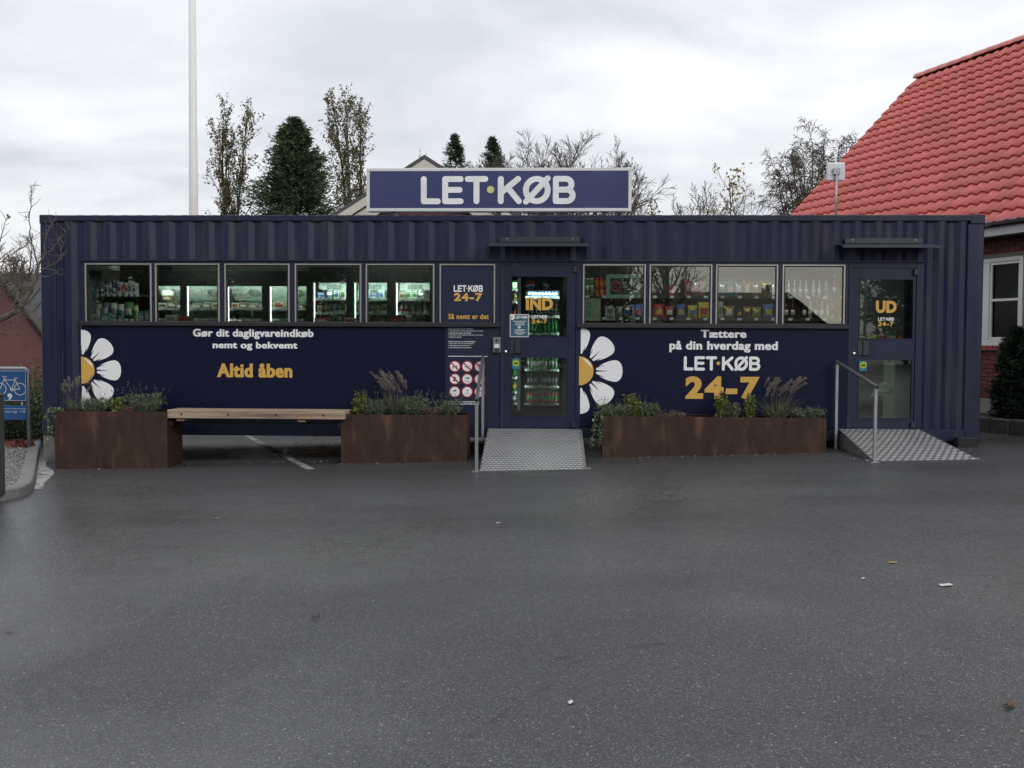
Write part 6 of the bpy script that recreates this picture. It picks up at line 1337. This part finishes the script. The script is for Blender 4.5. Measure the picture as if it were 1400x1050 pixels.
MB().add([(p.x-6.4, 26.8, zev-.12), (p.x+6.4, 26.8, zev-.12), (p.x+6.4, 30.1, zr+.9), (p.x-6.4, 30.1, zr+.9), (p.x-6.4, 33.4, zev-.12), (p.x+6.4, 33.4, zev-.12), (p.x-6.4, 30.1, zr+.75), (p.x+6.4, 30.1, zr+.75)], [(0, 1, 2, 3), (3, 2, 5, 4), (0, 3, 6), (1, 7, 2), (4, 6, 3), (5, 2, 7)]).build('roof', SLATE, hh)
for k in range(26): xx = p.x-6.3+.5*k; MB().bar((xx, 26.8, zev-.09), (xx, 30.1, zr+.93), .05, .05).build('roof_batten', SLATE, hh)
MB().tube([(p.x-6.4, 26.72, zev-.12), (p.x+6.4, 26.72, zev-.12)], .07, 8).build('gutter', mat('pale_gutter', (.35, .35, .36), .5), hh)
MB().box(p.x-1.2, p.x-.2, 27.24, 27.31, gz(p.x)+.2, gz(p.x)+1.6).build('window', WFRAME, hh)
for k in range(2):
    pb = on_ground(39+10*k, 503.5); wb = .5; lab = ('black wheeled bin against the brick house nearest the red gable', 'black wheeled bin against the brick house nearest the container')[k]
    yb_ = 22.5; xx = at(40.5+9.5*k, 500, yb_).x; z0 = gz(xx); wbn = thing('wheeled_bin', (xx, yb_, z0), lab, 'bin'); BP = mat('black_bin_plastic', (.014, .015, .016), .5)
    mb = MB(); mb.add([(xx-.24, yb_-.28, z0+.08), (xx+.24, yb_-.28, z0+.08), (xx+.24, yb_+.28, z0+.08), (xx-.24, yb_+.28, z0+.08), (xx-.29, yb_-.36, z0+1), (xx+.29, yb_-.36, z0+1), (xx+.29, yb_+.36, z0+1), (xx-.29, yb_+.36, z0+1)], [(0, 3, 2, 1), (4, 5, 6, 7), (0, 1, 5, 4), (1, 2, 6, 5), (2, 3, 7, 6), (3, 0, 4, 7)]); mb.build('body', BP, wbn); MB().bbox(xx-.31, xx+.31, yb_-.39, yb_+.39, z0+1.003, z0+1.07, .02).build('lid', BP, wbn)
    for sg in (-1, 1): MB().tube([(xx+sg*.25, yb_+.28, z0+.1), (xx+sg*.30, yb_+.28, z0+.1)], .1, 12).build('wheel', GASK, wbn)
    MB().box(xx+.05, xx+.16, yb_-.372, yb_-.355, z0+.72, z0+.8).build('label_plate', TAGM, wbn)

# red roofed brick house beside the exit end of the container
A_ = R(-20.237); dv_ = Vector((math.sin(A_), math.cos(A_), 0)); nv_ = Vector((math.cos(A_), -math.sin(A_), 0)); P0 = Vector((13.444, 2.4, 3.30)); HG = .32
ROT = math.atan2(-dv_.y, -dv_.x)
rh = thing('brick_house', (P0.x, P0.y, HG), 'red brick house with a steep red tiled roof beside the container', 'house'); rh.rotation_euler = (0, 0, ROT)
MW = Matrix.Translation((P0.x, P0.y, HG)) @ Matrix.Rotation(ROT, 4, 'Z'); MWI = MW.inverted()
def wall_hit(px_, py_, yl):
    d = MWI.to_3x3() @ ray(px_, py_); o = MWI @ Vector(CAM); t = (yl-o.y)/d.y; return o+d*t
ze = P0.z-HG; XA, XB, HS = -7.0, 7.5, 4.1; WY = .45
MORT = mat('grey_mortar', (.20, .185, .17), .9, var=.15, scale=30); BRK = mat('red_brick', (.165, .036, .036), .8, var=.3, scale=12, rand=.35, bump=.3, bscale=80)
# window opening found from the visible frame
wtl = wall_hit(1348.5, 358, WY); wbr = wall_hit(1396.5, 473, WY); wtr = wall_hit(1396.5, 349.5, WY); mid = wall_hit(1349, 410, WY)
WX1 = wbr.x; WXM = mid.x; WX0 = WXM-(WX1-WXM); WZ0, WZ1 = wbr.z, wtr.z
zsk = .30
mb = MB(); t = .3
for a in ((XA+.3, WX0, 0, ze+.25), (WX1, XB-.3, 0, ze+.25), (WX0, WX1, 0, WZ0), (WX0, WX1, WZ1, ze+.25)): mb.box(a[0], a[1], WY+.015, WY+t, a[2], a[3])
mb.prism_xz([(XA+.3, 0), (XA+.55, 0), (XA+.55, ze+.2), (XA+.3, ze+.2)], WY+t, 2*HS-WY)
mb.add([(XA+.3, WY+.1, ze), (XA+.3, 2*HS-WY-.1, ze), (XA+.3, HS, ze+HS-.5), (XB-.3, WY+.1, ze), (XB-.3, 2*HS-WY-.1, ze), (XB-.3, HS, ze+HS-.5)], [(0, 1, 2), (3, 5, 4)])
mb.box(XB-.55, XB-.3, WY+t, 2*HS-WY, 0, ze+.2); mb.box(XA+.55, XB-.55, 2*HS-WY-.3, 2*HS-WY, 0, ze+.2)
wall = lpart(mb, 'wall', MORT, rh)
lpart(MB().box(XA+.28, XB-.28, WY-.03, WY+.02, -.15, zsk), 'plinth', mat('grey_plaster_plinth', (.24, .235, .22), .85, var=.15, scale=5, bump=.2), rh)
bm = MB().bbox(-.114, .114, 0, .03, 0, .055, .003).mesh('brick', BRK); near = []; rest = MB(); bp_ = .240; ch = .0667
nrow = int((ze-.02-zsk)/ch); BT = MB().bbox(-.114, .114, 0, .03, 0, .055, .003)
for j in range(nrow):
    z = zsk+.008+j*ch; i0 = int((XA+.45)/bp_)
    for i in range(i0, int((XB-.45)/bp_)):
        x = i*bp_+(.12 if j % 2 else 0)
        if x+.115 > WX0 and x-.115 < WX1 and z+.06 > WZ0 and z < WZ1+.02: continue
        if abs(z-WZ0+.035) < .07 and WX0-.1 < x < WX1+.1: continue
        w_ = MW @ Vector((x, WY-.006, z+.03)); u, v, dd = proj(w_)
        if -5 < x < 3 and 1330 < u < 1412 and dd > 0: near.append((dd, x, z))
        else:
            o0 = len(rest.v); rest.v += [(vx+x, vy+WY-.006, vz+z) for vx, vy, vz in BT.v]; rest.f += [tuple(k+o0 for k in f) for f in BT.f]; rest.m += [0]*len(BT.f)
near.sort()
for dd, x, z in near[:300]:
    o = bpy.data.objects.new('brick', bm); COL.objects.link(o); o.parent = wall; o.location = (x, WY-.006+random.uniform(-.002, .002), z)
for dd, x, z in near[300:]:
    o0 = len(rest.v); rest.v += [(vx+x, vy+WY-.006, vz+z) for vx, vy, vz in BT.v]; rest.f += [tuple(k+o0 for k in f) for f in BT.f]; rest.m += [0]*len(BT.f)
tag(lpart(rest, 'brickwork', BRK, wall), kind='stuff')
sill = MB().bbox(-.052, .052, -.05, .09, -.07, 0, .004).mesh('sill_brick', mat('red_sill_brick', (.24, .05, .05), .7, var=.2, rand=.15))
n_ = int((WX1-WX0+.12)/.112)
for k in range(n_):
    o = bpy.data.objects.new('sill_brick', sill); COL.objects.link(o); o.parent = wall; o.location = (WX0-.03+.112*k, WY-.002, WZ0-.004)
# the window: two casements with a glazing bar, curtain and blind behind
def wbars(bars, name, y0, y1, m, par):
    mb = MB()
    for a in bars: mb.bbox(a[0], a[1], y0, y1, a[2], a[3], .004)
    return lpart(mb, name, m, par)
t = .06
win = wbars([(WX0, WX0+t, WZ0, WZ1), (WX1-t, WX1, WZ0, WZ1), (WX0+t, WX1-t, WZ1-t, WZ1), (WX0+t, WX1-t, WZ0, WZ0+.09), (WXM-.055, WXM+.055, WZ0+.09, WZ1-t)], 'window', WY-.01, WY+.08, WFRAME, rh)
zmid = wall_hit(1370, 410, WY).z
for a, b in ((WX0+t, WXM-.055), (WXM+.055, WX1-t)):
    wbars([(a+.001, a+.04, WZ0+.092, WZ1-t-.002), (b-.04, b-.001, WZ0+.092, WZ1-t-.002), (a+.041, b-.041, WZ1-t-.045, WZ1-t-.002), (a+.041, b-.041, WZ0+.092, WZ0+.135), (a+.041, b-.041, zmid-.02, zmid+.02)], 'casement', WY+.005, WY+.06, WFRAME, win)
    lpart(MB().box(a+.03, b-.03, WY+.03, WY+.036, WZ0+.12, WZ1-t-.03), 'pane', DPANE, win)
mb = MB(); vs = []; fs = []
for i in range(25):
    u = i/24; x = WXM+.08+u*.34; y = WY+.16+.02*math.sin(i*1.9); vs += [(x-.18*(1-1)*u, y, WZ0+.1), (x, y, WZ1)]
    if i: fs.append((2*i-2, 2*i, 2*i+1, 2*i-1))
lpart(mb.add(vs, fs), 'curtain', mat('white_sheer_curtain', (.42, .42, .41), .8, transl=.3), win)
zbl = WZ0+(WZ1-WZ0)*.62
for k in range(int((zbl-WZ0)/.05)):
    z = WZ0+.02+k*.05; o = lpart(MB().add([(WX0+.05, WY+.20, z), (WX1-.05, WY+.20, z), (WX1-.05, WY+.23, z+.03), (WX0+.05, WY+.23, z+.03)], [(0, 1, 2, 3)]), 'blind_slat', mat('grey_blind_slat', (.25, .25, .26), .6), win)
room = MB(); room.add([(WX0-.4, WY+.301, WZ0-.4), (WX1+.4, WY+.301, WZ0-.4), (WX1+.4, WY+2.2, WZ0-.4), (WX0-.4, WY+2.2, WZ0-.4), (WX0-.4, WY+.301, WZ1+.4), (WX1+.4, WY+.301, WZ1+.4), (WX1+.4, WY+2.2, WZ1+.4), (WX0-.4, WY+2.2, WZ1+.4)], [(0, 1, 2, 3), (7, 6, 5, 4), (2, 6, 7, 3), (1, 5, 6, 2), (3, 7, 4, 0)])
lpart(room, 'room_lining', mat('dim_room_wall', (.10, .09, .08), .8), rh)
# eaves: soffit, fascia, gutter
lpart(MB().box(XA, XB, .02, WY+.014, ze-.16, ze-.12), 'soffit', mat('grey_white_soffit', (.42, .43, .44), .6), rh)
lpart(MB().box(XA, XB, .0, .019, ze-.19, ze-.0), 'fascia', mat('grey_white_fascia', (.42, .43, .44), .6), rh)
mb = MB(); vs = []; fs = []; n = 8
for x in (XA, XB):
    for k in range(n+1):
        a = math.pi+math.pi*k/n; vs.append((x, -.065+.062*math.cos(a), ze+.02+.062*math.sin(a)))
    for k in range(n, -1, -1):
        a = math.pi+math.pi*k/n; vs.append((x, -.065+.056*math.cos(a), ze+.02+.056*math.sin(a)))
m_ = 2*(n+1)
for k in range(m_): fs.append((k, (k+1) % m_, m_+(k+1) % m_, m_+k))
gut = lpart(mb.add(vs, fs), 'gutter', mat('zinc_gutter', (.20, .215, .225), .45, .5, var=.15), rh, True)
for k in range(18): x = XA+.4+.8*k; lpart(MB().box(x-.012, x+.012, -.132, -.001, ze-.05, ze-.040), 'gutter_bracket', STEEL, gut)
# roof: boarding plus pantiles
TILE = mat('red_glazed_tile', (.54, .115, .095), .36, var=.16, scale=5, rand=.15, spec=.45, rvar=.06, col2=(.37, .075, .06), c2scale=9, c2pos=(.56, .7))
s2 = math.sqrt(.5); up_ = Vector((0, s2, s2)); nr_ = Vector((0, -s2, s2)); SLO = HS/s2
und = MB()
for sg in (0, 1):
    y0 = -.06 if sg == 0 else 2*HS+.06; z0 = ze-.06
    und.add([(XA+.02, y0, z0), (XB-.02, y0, z0), (XB-.02, HS, ze+HS), (XA+.02, HS, ze+HS)], [(0, 1, 2, 3) if sg == 0 else (3, 2, 1, 0)])
roof = lpart(und, 'roof', mat('dark_roof_felt', (.05, .02, .02), .9), rh)
TW, TG, TLn = .236, .288, .335; ns = 8
def tile_arrays():
    vs = []; fs = []
    for j, (v, lift) in enumerate(((0, .054), (TLn, .012))):
        for i in range(ns+1):
            u = -.018+(TW+.022)*i/ns; ph = 2*math.pi*(u/TW); z = .019*(1-math.cos(ph))+.010*math.sin(ph)
            vs.append((u, v, z+lift))
    for i in range(ns+1): x, y, z = vs[i]; vs.append((x, y+.001, z-.030))
    for i in range(ns): fs.append((i, i+1, ns+2+i, ns+1+i)); a = 2*(ns+1); fs.append((a+i, a+i+1, i+1, i))
    return [(x, up_.y*y+nr_.y*z, up_.z*y+nr_.z*z) for x, y, z in vs], fs
tv, tf_ = tile_arrays(); m0 = MB().add(tv, tf_); tme = m0.mesh('roof_tile', TILE); tme.polygons.foreach_set('use_smooth', [k % 2 == 0 for k in range(len(tme.polygons))])
rows_ = int((SLO-.02)/TG)+1; cols_ = int((XB-XA)/TW); cand = []
for j in range(rows_):
    for i in range(cols_):
        b0 = Vector((XA+.01+i*TW, -.075, ze-.055))+up_*(j*TG)
        if b0.y+up_.y*TLn > HS+.05: continue
        w_ = MW @ (b0+up_*.15+Vector((.12, 0, 0))); u, v, dd = proj(w_)
        vis = dd > 0 and -10 < u < 1412 and -10 < v < 1060 and not (u < 1340 and v > 300)
        cand.append((0 if vis else 1, dd, b0))
cand.sort(key=lambda q: (q[0], q[1])); rest = MB()
for k, (nv, dd, b0) in enumerate(cand):
    if k < 300 and nv == 0:
        o = bpy.data.objects.new('roof_tile', tme); COL.objects.link(o); o.parent = roof; o.location = b0; o.rotation_euler = (random.uniform(-.006, .006), random.uniform(-.008, .008), 0)
    else:
        o0 = len(rest.v); jz = random.uniform(-.002, .002); rest.v += [(x+b0.x, y+b0.y, z+b0.z+jz) for x, y, z in tv]; rest.f += [tuple(q+o0 for q in f) for f in tf_]; rest.m += [0]*len(tf_)
ro = lpart(rest, 'roof_tile_field', TILE, roof); tag(ro, kind='stuff'); ro.data.polygons.foreach_set('use_smooth', [k % 2 == 0 for k in range(len(ro.data.polygons))])
lpart(MB().add([(XA, 2*HS+.1, ze-.04), (XB, 2*HS+.1, ze-.04), (XB, HS, ze+HS+.05), (XA, HS, ze+HS+.05)], [(3, 2, 1, 0)]), 'rear_roof_slope', TILE, rh)
rg_ = MB(); vs = []; fs = []; n = 8
for x, rr_ in ((0, .125), (.40, .112)):
    for k in range(n+1): a = math.pi*k/n; vs.append((x, HS+rr_*1.05*math.cos(a), ze+HS+.02+rr_*math.sin(a)))
for k in range(n): fs.append((k, k+1, n+2+k, n+1+k))
fs.append(tuple(range(n, -1, -1))); rme = rg_.add(vs, fs).mesh('ridge_tile', TILE); rme.polygons.foreach_set('use_smooth', [True]*len(rme.polygons))
for k in range(int((XB-XA)/.36)):
    o = bpy.data.objects.new('ridge_tile', rme); COL.objects.link(o); o.parent = roof; o.location = (XA+.0+.36*k, 0, random.uniform(0, .006))
for xx in (XA+.03,):   # verge board at the far gable
    lpart(MB().add([(xx, -.05, ze-.3), (xx, HS, ze+HS-.25), (xx, HS, ze+HS-.05), (xx, -.05, ze-.10), (xx+.02, -.05, ze-.3), (xx+.02, HS, ze+HS-.25), (xx+.02, HS, ze+HS-.05), (xx+.02, -.05, ze-.10)], [(0, 1, 2, 3), (7, 6, 5, 4), (0, 4, 5, 1), (3, 2, 6, 7)]), 'verge_board', TILE, rh)
# planting bed with a low stone edge along the house
STN = mat('dark_grey_edging_stone', (.085, .083, .080), .85, var=.3, scale=9, bump=.5, bscale=30, rand=.25)
bed2 = thing('stone_edged_bed', (P0.x, P0.y, HG-.1), 'low planting bed edged with dark rough stones along the brick house', 'bed'); bed2.rotation_euler = (0, 0, ROT)
yb2 = -.60
lpart(MB().box(-5.5, 5.5, yb2+.16, WY-.031, .0, .165), 'bed_soil', SOIL, bed2)
x = -5.5
while x < 5.3:
    L_ = random.uniform(.28, .5); lpart(MB().bbox(x+.006, x+L_-.006, yb2+random.uniform(-.012, .012), yb2+.16, -.12, .20+random.uniform(-.012, .012), .018), 'edging_stone', STN, bed2); x += L_
# yew
yp = MW @ Vector((wall_hit(1389, 520, -.15).x, -.15, 0)); yz = proj(yp)[2]
ytop = at(1384, 458, yp.y).z
yw = conifer('yew_bush', (yp.x, yp.y, HG+.03), 'dark conical yew bush in front of the brick house window', ytop-HG-.0, .29, 71, 560, .05, YEW, [.65, .35], .03, 'bush', per=6, shape=.52, droop=.06, zlow=.02)
yp2 = MW @ Vector((wall_hit(1412, 520, -.15).x, -.15, 0)); conifer('yew_bush', (yp2.x, yp2.y, HG+.03), 'second dark yew bush crowding beside the conical one by the brick house', at(1400, 470, yp2.y).z-HG, .30, 72, 460, .05, YEW, [.65, .35], .03, 'bush', per=6, shape=.52, droop=.06, zlow=.02)

# ================================================================== shrubs, fallen leaves and the bare tree by the cycle sign
def shrub(name, x, y, h, w_, seed, mats, wts, label, leafs=.05, n=2600):
    rng = np.random.default_rng(seed); d = _nrm(rng.normal(size=(n, 3))); d[:, 2] = np.abs(d[:, 2]); r = (.45+.55*rng.random(n)**.5)*(1+.18*np.sin(d[:, 0]*7+seed)+.12*np.sin(d[:, 1]*9)); P = d*r[:, None]*np.array([w_/2, w_/2, h]); o = thing(name, (x, y, gz(x)+.07), label, 'shrub')
    V, F = leaf_quads(P, leafs, d*.6+np.array([0, 0, .4]), .5, .8, rng); np_obj('foliage', np_mesh('foliage', V, F, mats, rng.choice(len(mats), len(F), p=wts)), o)
    S = np.zeros((14, 3)); S[:, :2] = rng.normal(0, w_*.08, (14, 2)); Pp, Tt = grow(rng, S, _nrm(rng.normal(size=(14, 3))*.5+np.array([0, 0, .8])), np.full(14, h*.85), np.full(14, .012), 4, .12, .02); V, F = tubes_mesh([(Pp, Tt, 4)], .003); np_obj('stems', np_mesh('stems', V, F, TWIG), o); return o
for px_, py_, Y, h, w_, sd, wt, lab in ((46, 600, 2.6, .92, 1.1, 81, [.25, .4, .35], 'yellow green shrub squeezed between the cycle sign and the container'), (30, 600, 2.2, .75, 1.1, 82, [.7, .25, .05], 'grey green shrub right behind the cycle sign'), (12, 600, 2.0, .62, 1.0, 83, [.6, .35, .05], 'low grey green shrub at the far side of the cycle sign'), (52, 600, 4.4, 1.05, 1.3, 84, [.1, .45, .45], 'taller yellow green hedge shrub behind the container end')):
    p = at(px_, py_, Y); shrub('garden_shrub', p.x, Y, h, w_, sd, SHR, wt, lab)
rng = np.random.default_rng(9); P = []
for k in range(420):
    px_ = rng.uniform(8, 46); Y = rng.uniform(.9, 1.9); p = at(px_, 600, Y); P.append((p.x, Y, gz(p.x)+.10+rng.random()*.03))
V, F = leaf_quads(np.array(P), .06, None, .7, 1, rng); fl = np_obj('fallen_leaves', np_mesh('fallen_leaves', V, F, [mat('red_fallen_leaf', (.20, .035, .025), .7, var=.3), mat('brown_fallen_leaf', (.11, .05, .03), .7)], rng.choice(2, len(F), p=[.6, .4]))); tag(fl, 'red and brown fallen leaves under the shrubs by the cycle sign', 'leaves', kind='stuff')
# bare fruit tree whose limbs reach past the container corner
YT = -.9
rx_ = random.Random(77)
c7 = lambda x, y, dy=0: at(x/5.523, 270+y/5.523, YT+dy)
tb = at(-95, 600, YT); tz_ = gz(tb.x)
ft = thing('fruit_tree', (tb.x, YT, tz_), 'gnarled leafless fruit tree reaching its limbs in front of the container corner', 'tree')
def limb(pts, r0, r1, mb, n=7, dy=0):
    P = [c7(x, y, dy*i/len(pts)) for i, (x, y) in enumerate(pts)]; Q = []
    for i in range(len(P)-1):
        a, b = P[i], P[i+1]
        for k in range(3): Q.append(a.lerp(b, k/3)+Vector((random.uniform(-1, 1), random.uniform(-1, 1), random.uniform(-1, 1)))*(.004 if r0 < .01 else .010))
    Q.append(P[-1]); m = len(Q); mb.tube(Q, [r0+(r1-r0)*(k/(m-1)) for k in range(m)], n); return Q
tr = MB(); tr.tube([(tb.x, YT, tz_-.05), (tb.x+.03, YT, tz_+.5), (tb.x-.02, YT, tz_+1.1), c7(-380, 960), c7(-200, 955), c7(-60, 945)], [.11, .09, .085, .075, .055, .042], 10)
tr.tube([(tb.x-.02, YT, tz_+1.05), (tb.x-.3, YT+.2, tz_+1.6), (tb.x-.5, YT+.4, tz_+2.5)], [.08, .06, .03], 8); tr.tube([(tb.x-.02, YT, tz_+1.05), (tb.x+.1, YT+.3, tz_+1.7), (tb.x-.05, YT+.5, tz_+2.6)], [.07, .05, .025], 8); tr.build('trunk', BARK, ft, True)
lb_ = MB(); QQ = []
for pts, r0, r1, dy in (([(-70, 945), (0, 915), (70, 885), (140, 855), (175, 800), (215, 730), (255, 640), (280, 540)], .040, .022, 0), ([(280, 540), (300, 490), (340, 430)], .020, .012, 0), ([(340, 430), (400, 390), (450, 320), (525, 235)], .009, .004, -.2), ([(340, 430), (335, 350), (360, 250), (405, 180)], .008, .003, .1), ([(285, 550), (340, 535), (400, 510), (450, 465), (470, 380), (495, 290)], .008, .003, -.15), ([(270, 595), (340, 597), (400, 585), (450, 545)], .008, .003, .1), ([(250, 650), (310, 685)], .010, .005, -.1),
                        ([(282, 530), (268, 440), (250, 370), (228, 300), (222, 180), (228, 80), (232, 0), (236, -90)], .010, .003, .1), ([(-80, 640), (0, 600), (60, 570), (110, 550), (190, 540)], .014, .005, .2), ([(-80, 670), (0, 660), (80, 660), (140, 620)], .012, .004, -.1), ([(180, 800), (250, 815), (300, 790)], .008, .003, .1), ([(130, 860), (150, 900), (230, 912)], .010, .004, -.1), ([(-80, 1040), (0, 1020), (120, 1030), (220, 1000)], .012, .004, .2), ([(-60, 800), (20, 760), (80, 720), (130, 640)], .016, .005, .2), ([(60, 890), (90, 960), (180, 1040)], .010, .004, .1), ([(-80, 420), (0, 330), (20, 260), (45, 165)], .008, .003, 0), ([(-60, 520), (40, 430), (120, 380)], .008, .003, .1)):
    QQ += limb(pts, r0, r1, lb_, 6, dy)[3:]
for k in range(16):
    x0_, y0_ = rx_.uniform(-120, 120), rx_.uniform(420, 1000); pts = [(x0_, y0_)]
    for j in range(4): pts.append((pts[-1][0]+rx_.uniform(10, 50), pts[-1][1]+rx_.uniform(-55, 25)))
    QQ += limb(pts, .009, .003, lb_, 5, rx_.uniform(-.3, .5))[3:]
rf = random.Random(12)
for q in QQ:
    for _k in range(2):
        if rf.random() < .62:
            d = Vector((rf.uniform(-1, 1), rf.uniform(-.6, .6), rf.uniform(-.4, 1))).normalized(); L_ = rf.uniform(.05, .20); a = q+d*L_*.5+Vector((0, 0, rf.uniform(-.02, .03))); lb_.tube([q, a, q+d*L_+Vector((rf.uniform(-.03, .03), 0, rf.uniform(-.01, .05)))], [.004, .003, .0018], 4)
lb_.build('branches', mat('lichen_grey_branch', (.105, .088, .066), .9, var=.35, scale=9, bump=.4), ft)
V, F = leaf_quads(np.array([tuple(c7(58, 135)-ft.location), tuple(c7(66, 150)-ft.location), tuple(c7(48, 168)-ft.location)]), .045, None, .7, 1, RNG); np_obj('leaf', np_mesh('leaf', V, F, SHR[2]), ft)

# ================================================================== the far side of the car park, seen mirrored in the panes
MR = lambda xw, Y: CAM[0]+(xw-CAM[0])*(-CAM[1]-Y)/(-CAM[1])
x = MR(.9, -40); src = conifer('hedge_conifer', (x, -40, gz(x)), 'dark conifer across the car park, first beside the far hedge end', 9.5, 2.9, 90, 200, .36, CON, [.4, .5, .1], per=4, shape=.5)
for k, (xw, Y, sc_) in enumerate(((.05, -42, 1.1), (1.7, -42, .95), (2.5, -41, 1.12), (3.3, -43, .9), (4.05, -41, 1.05), (4.6, -43, 1.0), (5.25, -42, 1.1), (7.25, -43, .9), (6.1, -42, 1.1), (6.7, -44, 1.0), (11.25, -46, .95), (11.9, -44, 1.1))):
    xx = MR(xw, Y); copy_thing(src, (xx, Y, gz(xx)), k*1.3, sc_, 'dark conifer across the car park, '+('at the outer end of the row', 'second in the row', 'third in the row and the tallest', 'fourth in the row and the lowest', 'fifth in the row', 'sixth in the row behind the bare tree', 'seventh and last in the row', 'standing alone opposite the snack tubes', 'opposite the entrance door', 'opposite the entrance, set further back', 'opposite the exit door', 'outermost opposite the exit door')[k], 'conifers across the car park')
src['group'] = 'conifers across the car park'
xx = MR(4.9, -38); bt = tree('bare_tree', (xx, -38, gz(xx)), 'leafless tree across the car park beside the row of conifers', 9, .16, [(12, .6, .42, .10, .06, .25, 5), (7, .55, .5, .12, .04, .2, 4), (6, .5, .5, .15, .03, .2, 3)], 91, 2, .02, .05, .2, None, .012)
for k, (xw, Y, sc_) in enumerate(((7.45, -36, 1.0), (8.25, -40, 1.05))):
    xx = MR(xw, Y); copy_thing(bt, (xx, Y, gz(xx)), 1+k*2, sc_, 'leafless tree across the car park '+('opposite the snack tubes window', 'next to the tiled houses')[k])
DKH = mat('dark_brick_house_wall', (.10, .06, .05), .85, var=.2, scale=6); DKR = mat('dark_tile_roof', (.045, .038, .036), .7, var=.2)
xx = MR(9.45, -50); gable_house('tiled_house', (xx, -50, gz(xx)), R(90), 6, 7.5, 2.2, 4.15, DKH, DKR, 'low brick house across the car park with its long roof towards the shop', None, [(-2, -.8, .9, 2.0)], None)
xx = MR(9.72, -50); gable_house('tiled_house', (xx, -50, gz(xx)), R(180), 4.6, 9, 2.4, 4.15, DKH, DKR, 'narrow brick house across the car park with its gable towards the shop', None, [(-1.4, -.5, .9, 2.0), (.5, 1.4, .9, 2.0)], None)
xx = MR(10.72, -30); lpst = thing('street_lamp', (xx, -30, gz(xx)), 'grey street lamp post across the car park opposite the exit door', 'street lamp'); MB().tube([(xx, -30, gz(xx)), (xx, -30, 4.6), (xx-.1, -30, 5.0), (xx-.7, -30, 5.1)], [.07, .055, .045, .04], 10).build('post', STEEL, lpst, True); MB().bbox(xx-1.1, xx-.6, -30.12, -29.88, 5.05, 5.17, .03).build('lamp_head', DGREY, lpst)

# hedge added behind the container to cut light and reflections under its floor
rng = np.random.default_rng(95); n = 16000; x = rng.uniform(-2.5, 10.0, n); y = 4.7+rng.random(n)*.9; z = rng.random(n)**.7*1.25*(1+.06*np.sin(x*3)); hd = thing('hedge', (3.7, 5.1, gz(3.7)), 'clipped green hedge added behind the container to darken the ground under it', 'hedge')
V, F = leaf_quads(np.stack([x-3.7, y-5.1, z+np.interp(x, GX, GZ)-gz(3.7)], 1), .085, None, .6, 1, rng); np_obj('foliage', np_mesh('foliage', V, F, SHR[:2], rng.integers(0, 2, n)), hd)
mb = MB()
for k in range(26): xx = -2.3+.48*k; mb.tube([(xx, 5.1, gz(xx)-.02), (xx+.05, 5.15, gz(xx)+.5), (xx, 5.1, gz(xx)+1.1)], [.025, .02, .01], 5)
tag(mb.build('stems', TWIG, hd), kind='stuff')
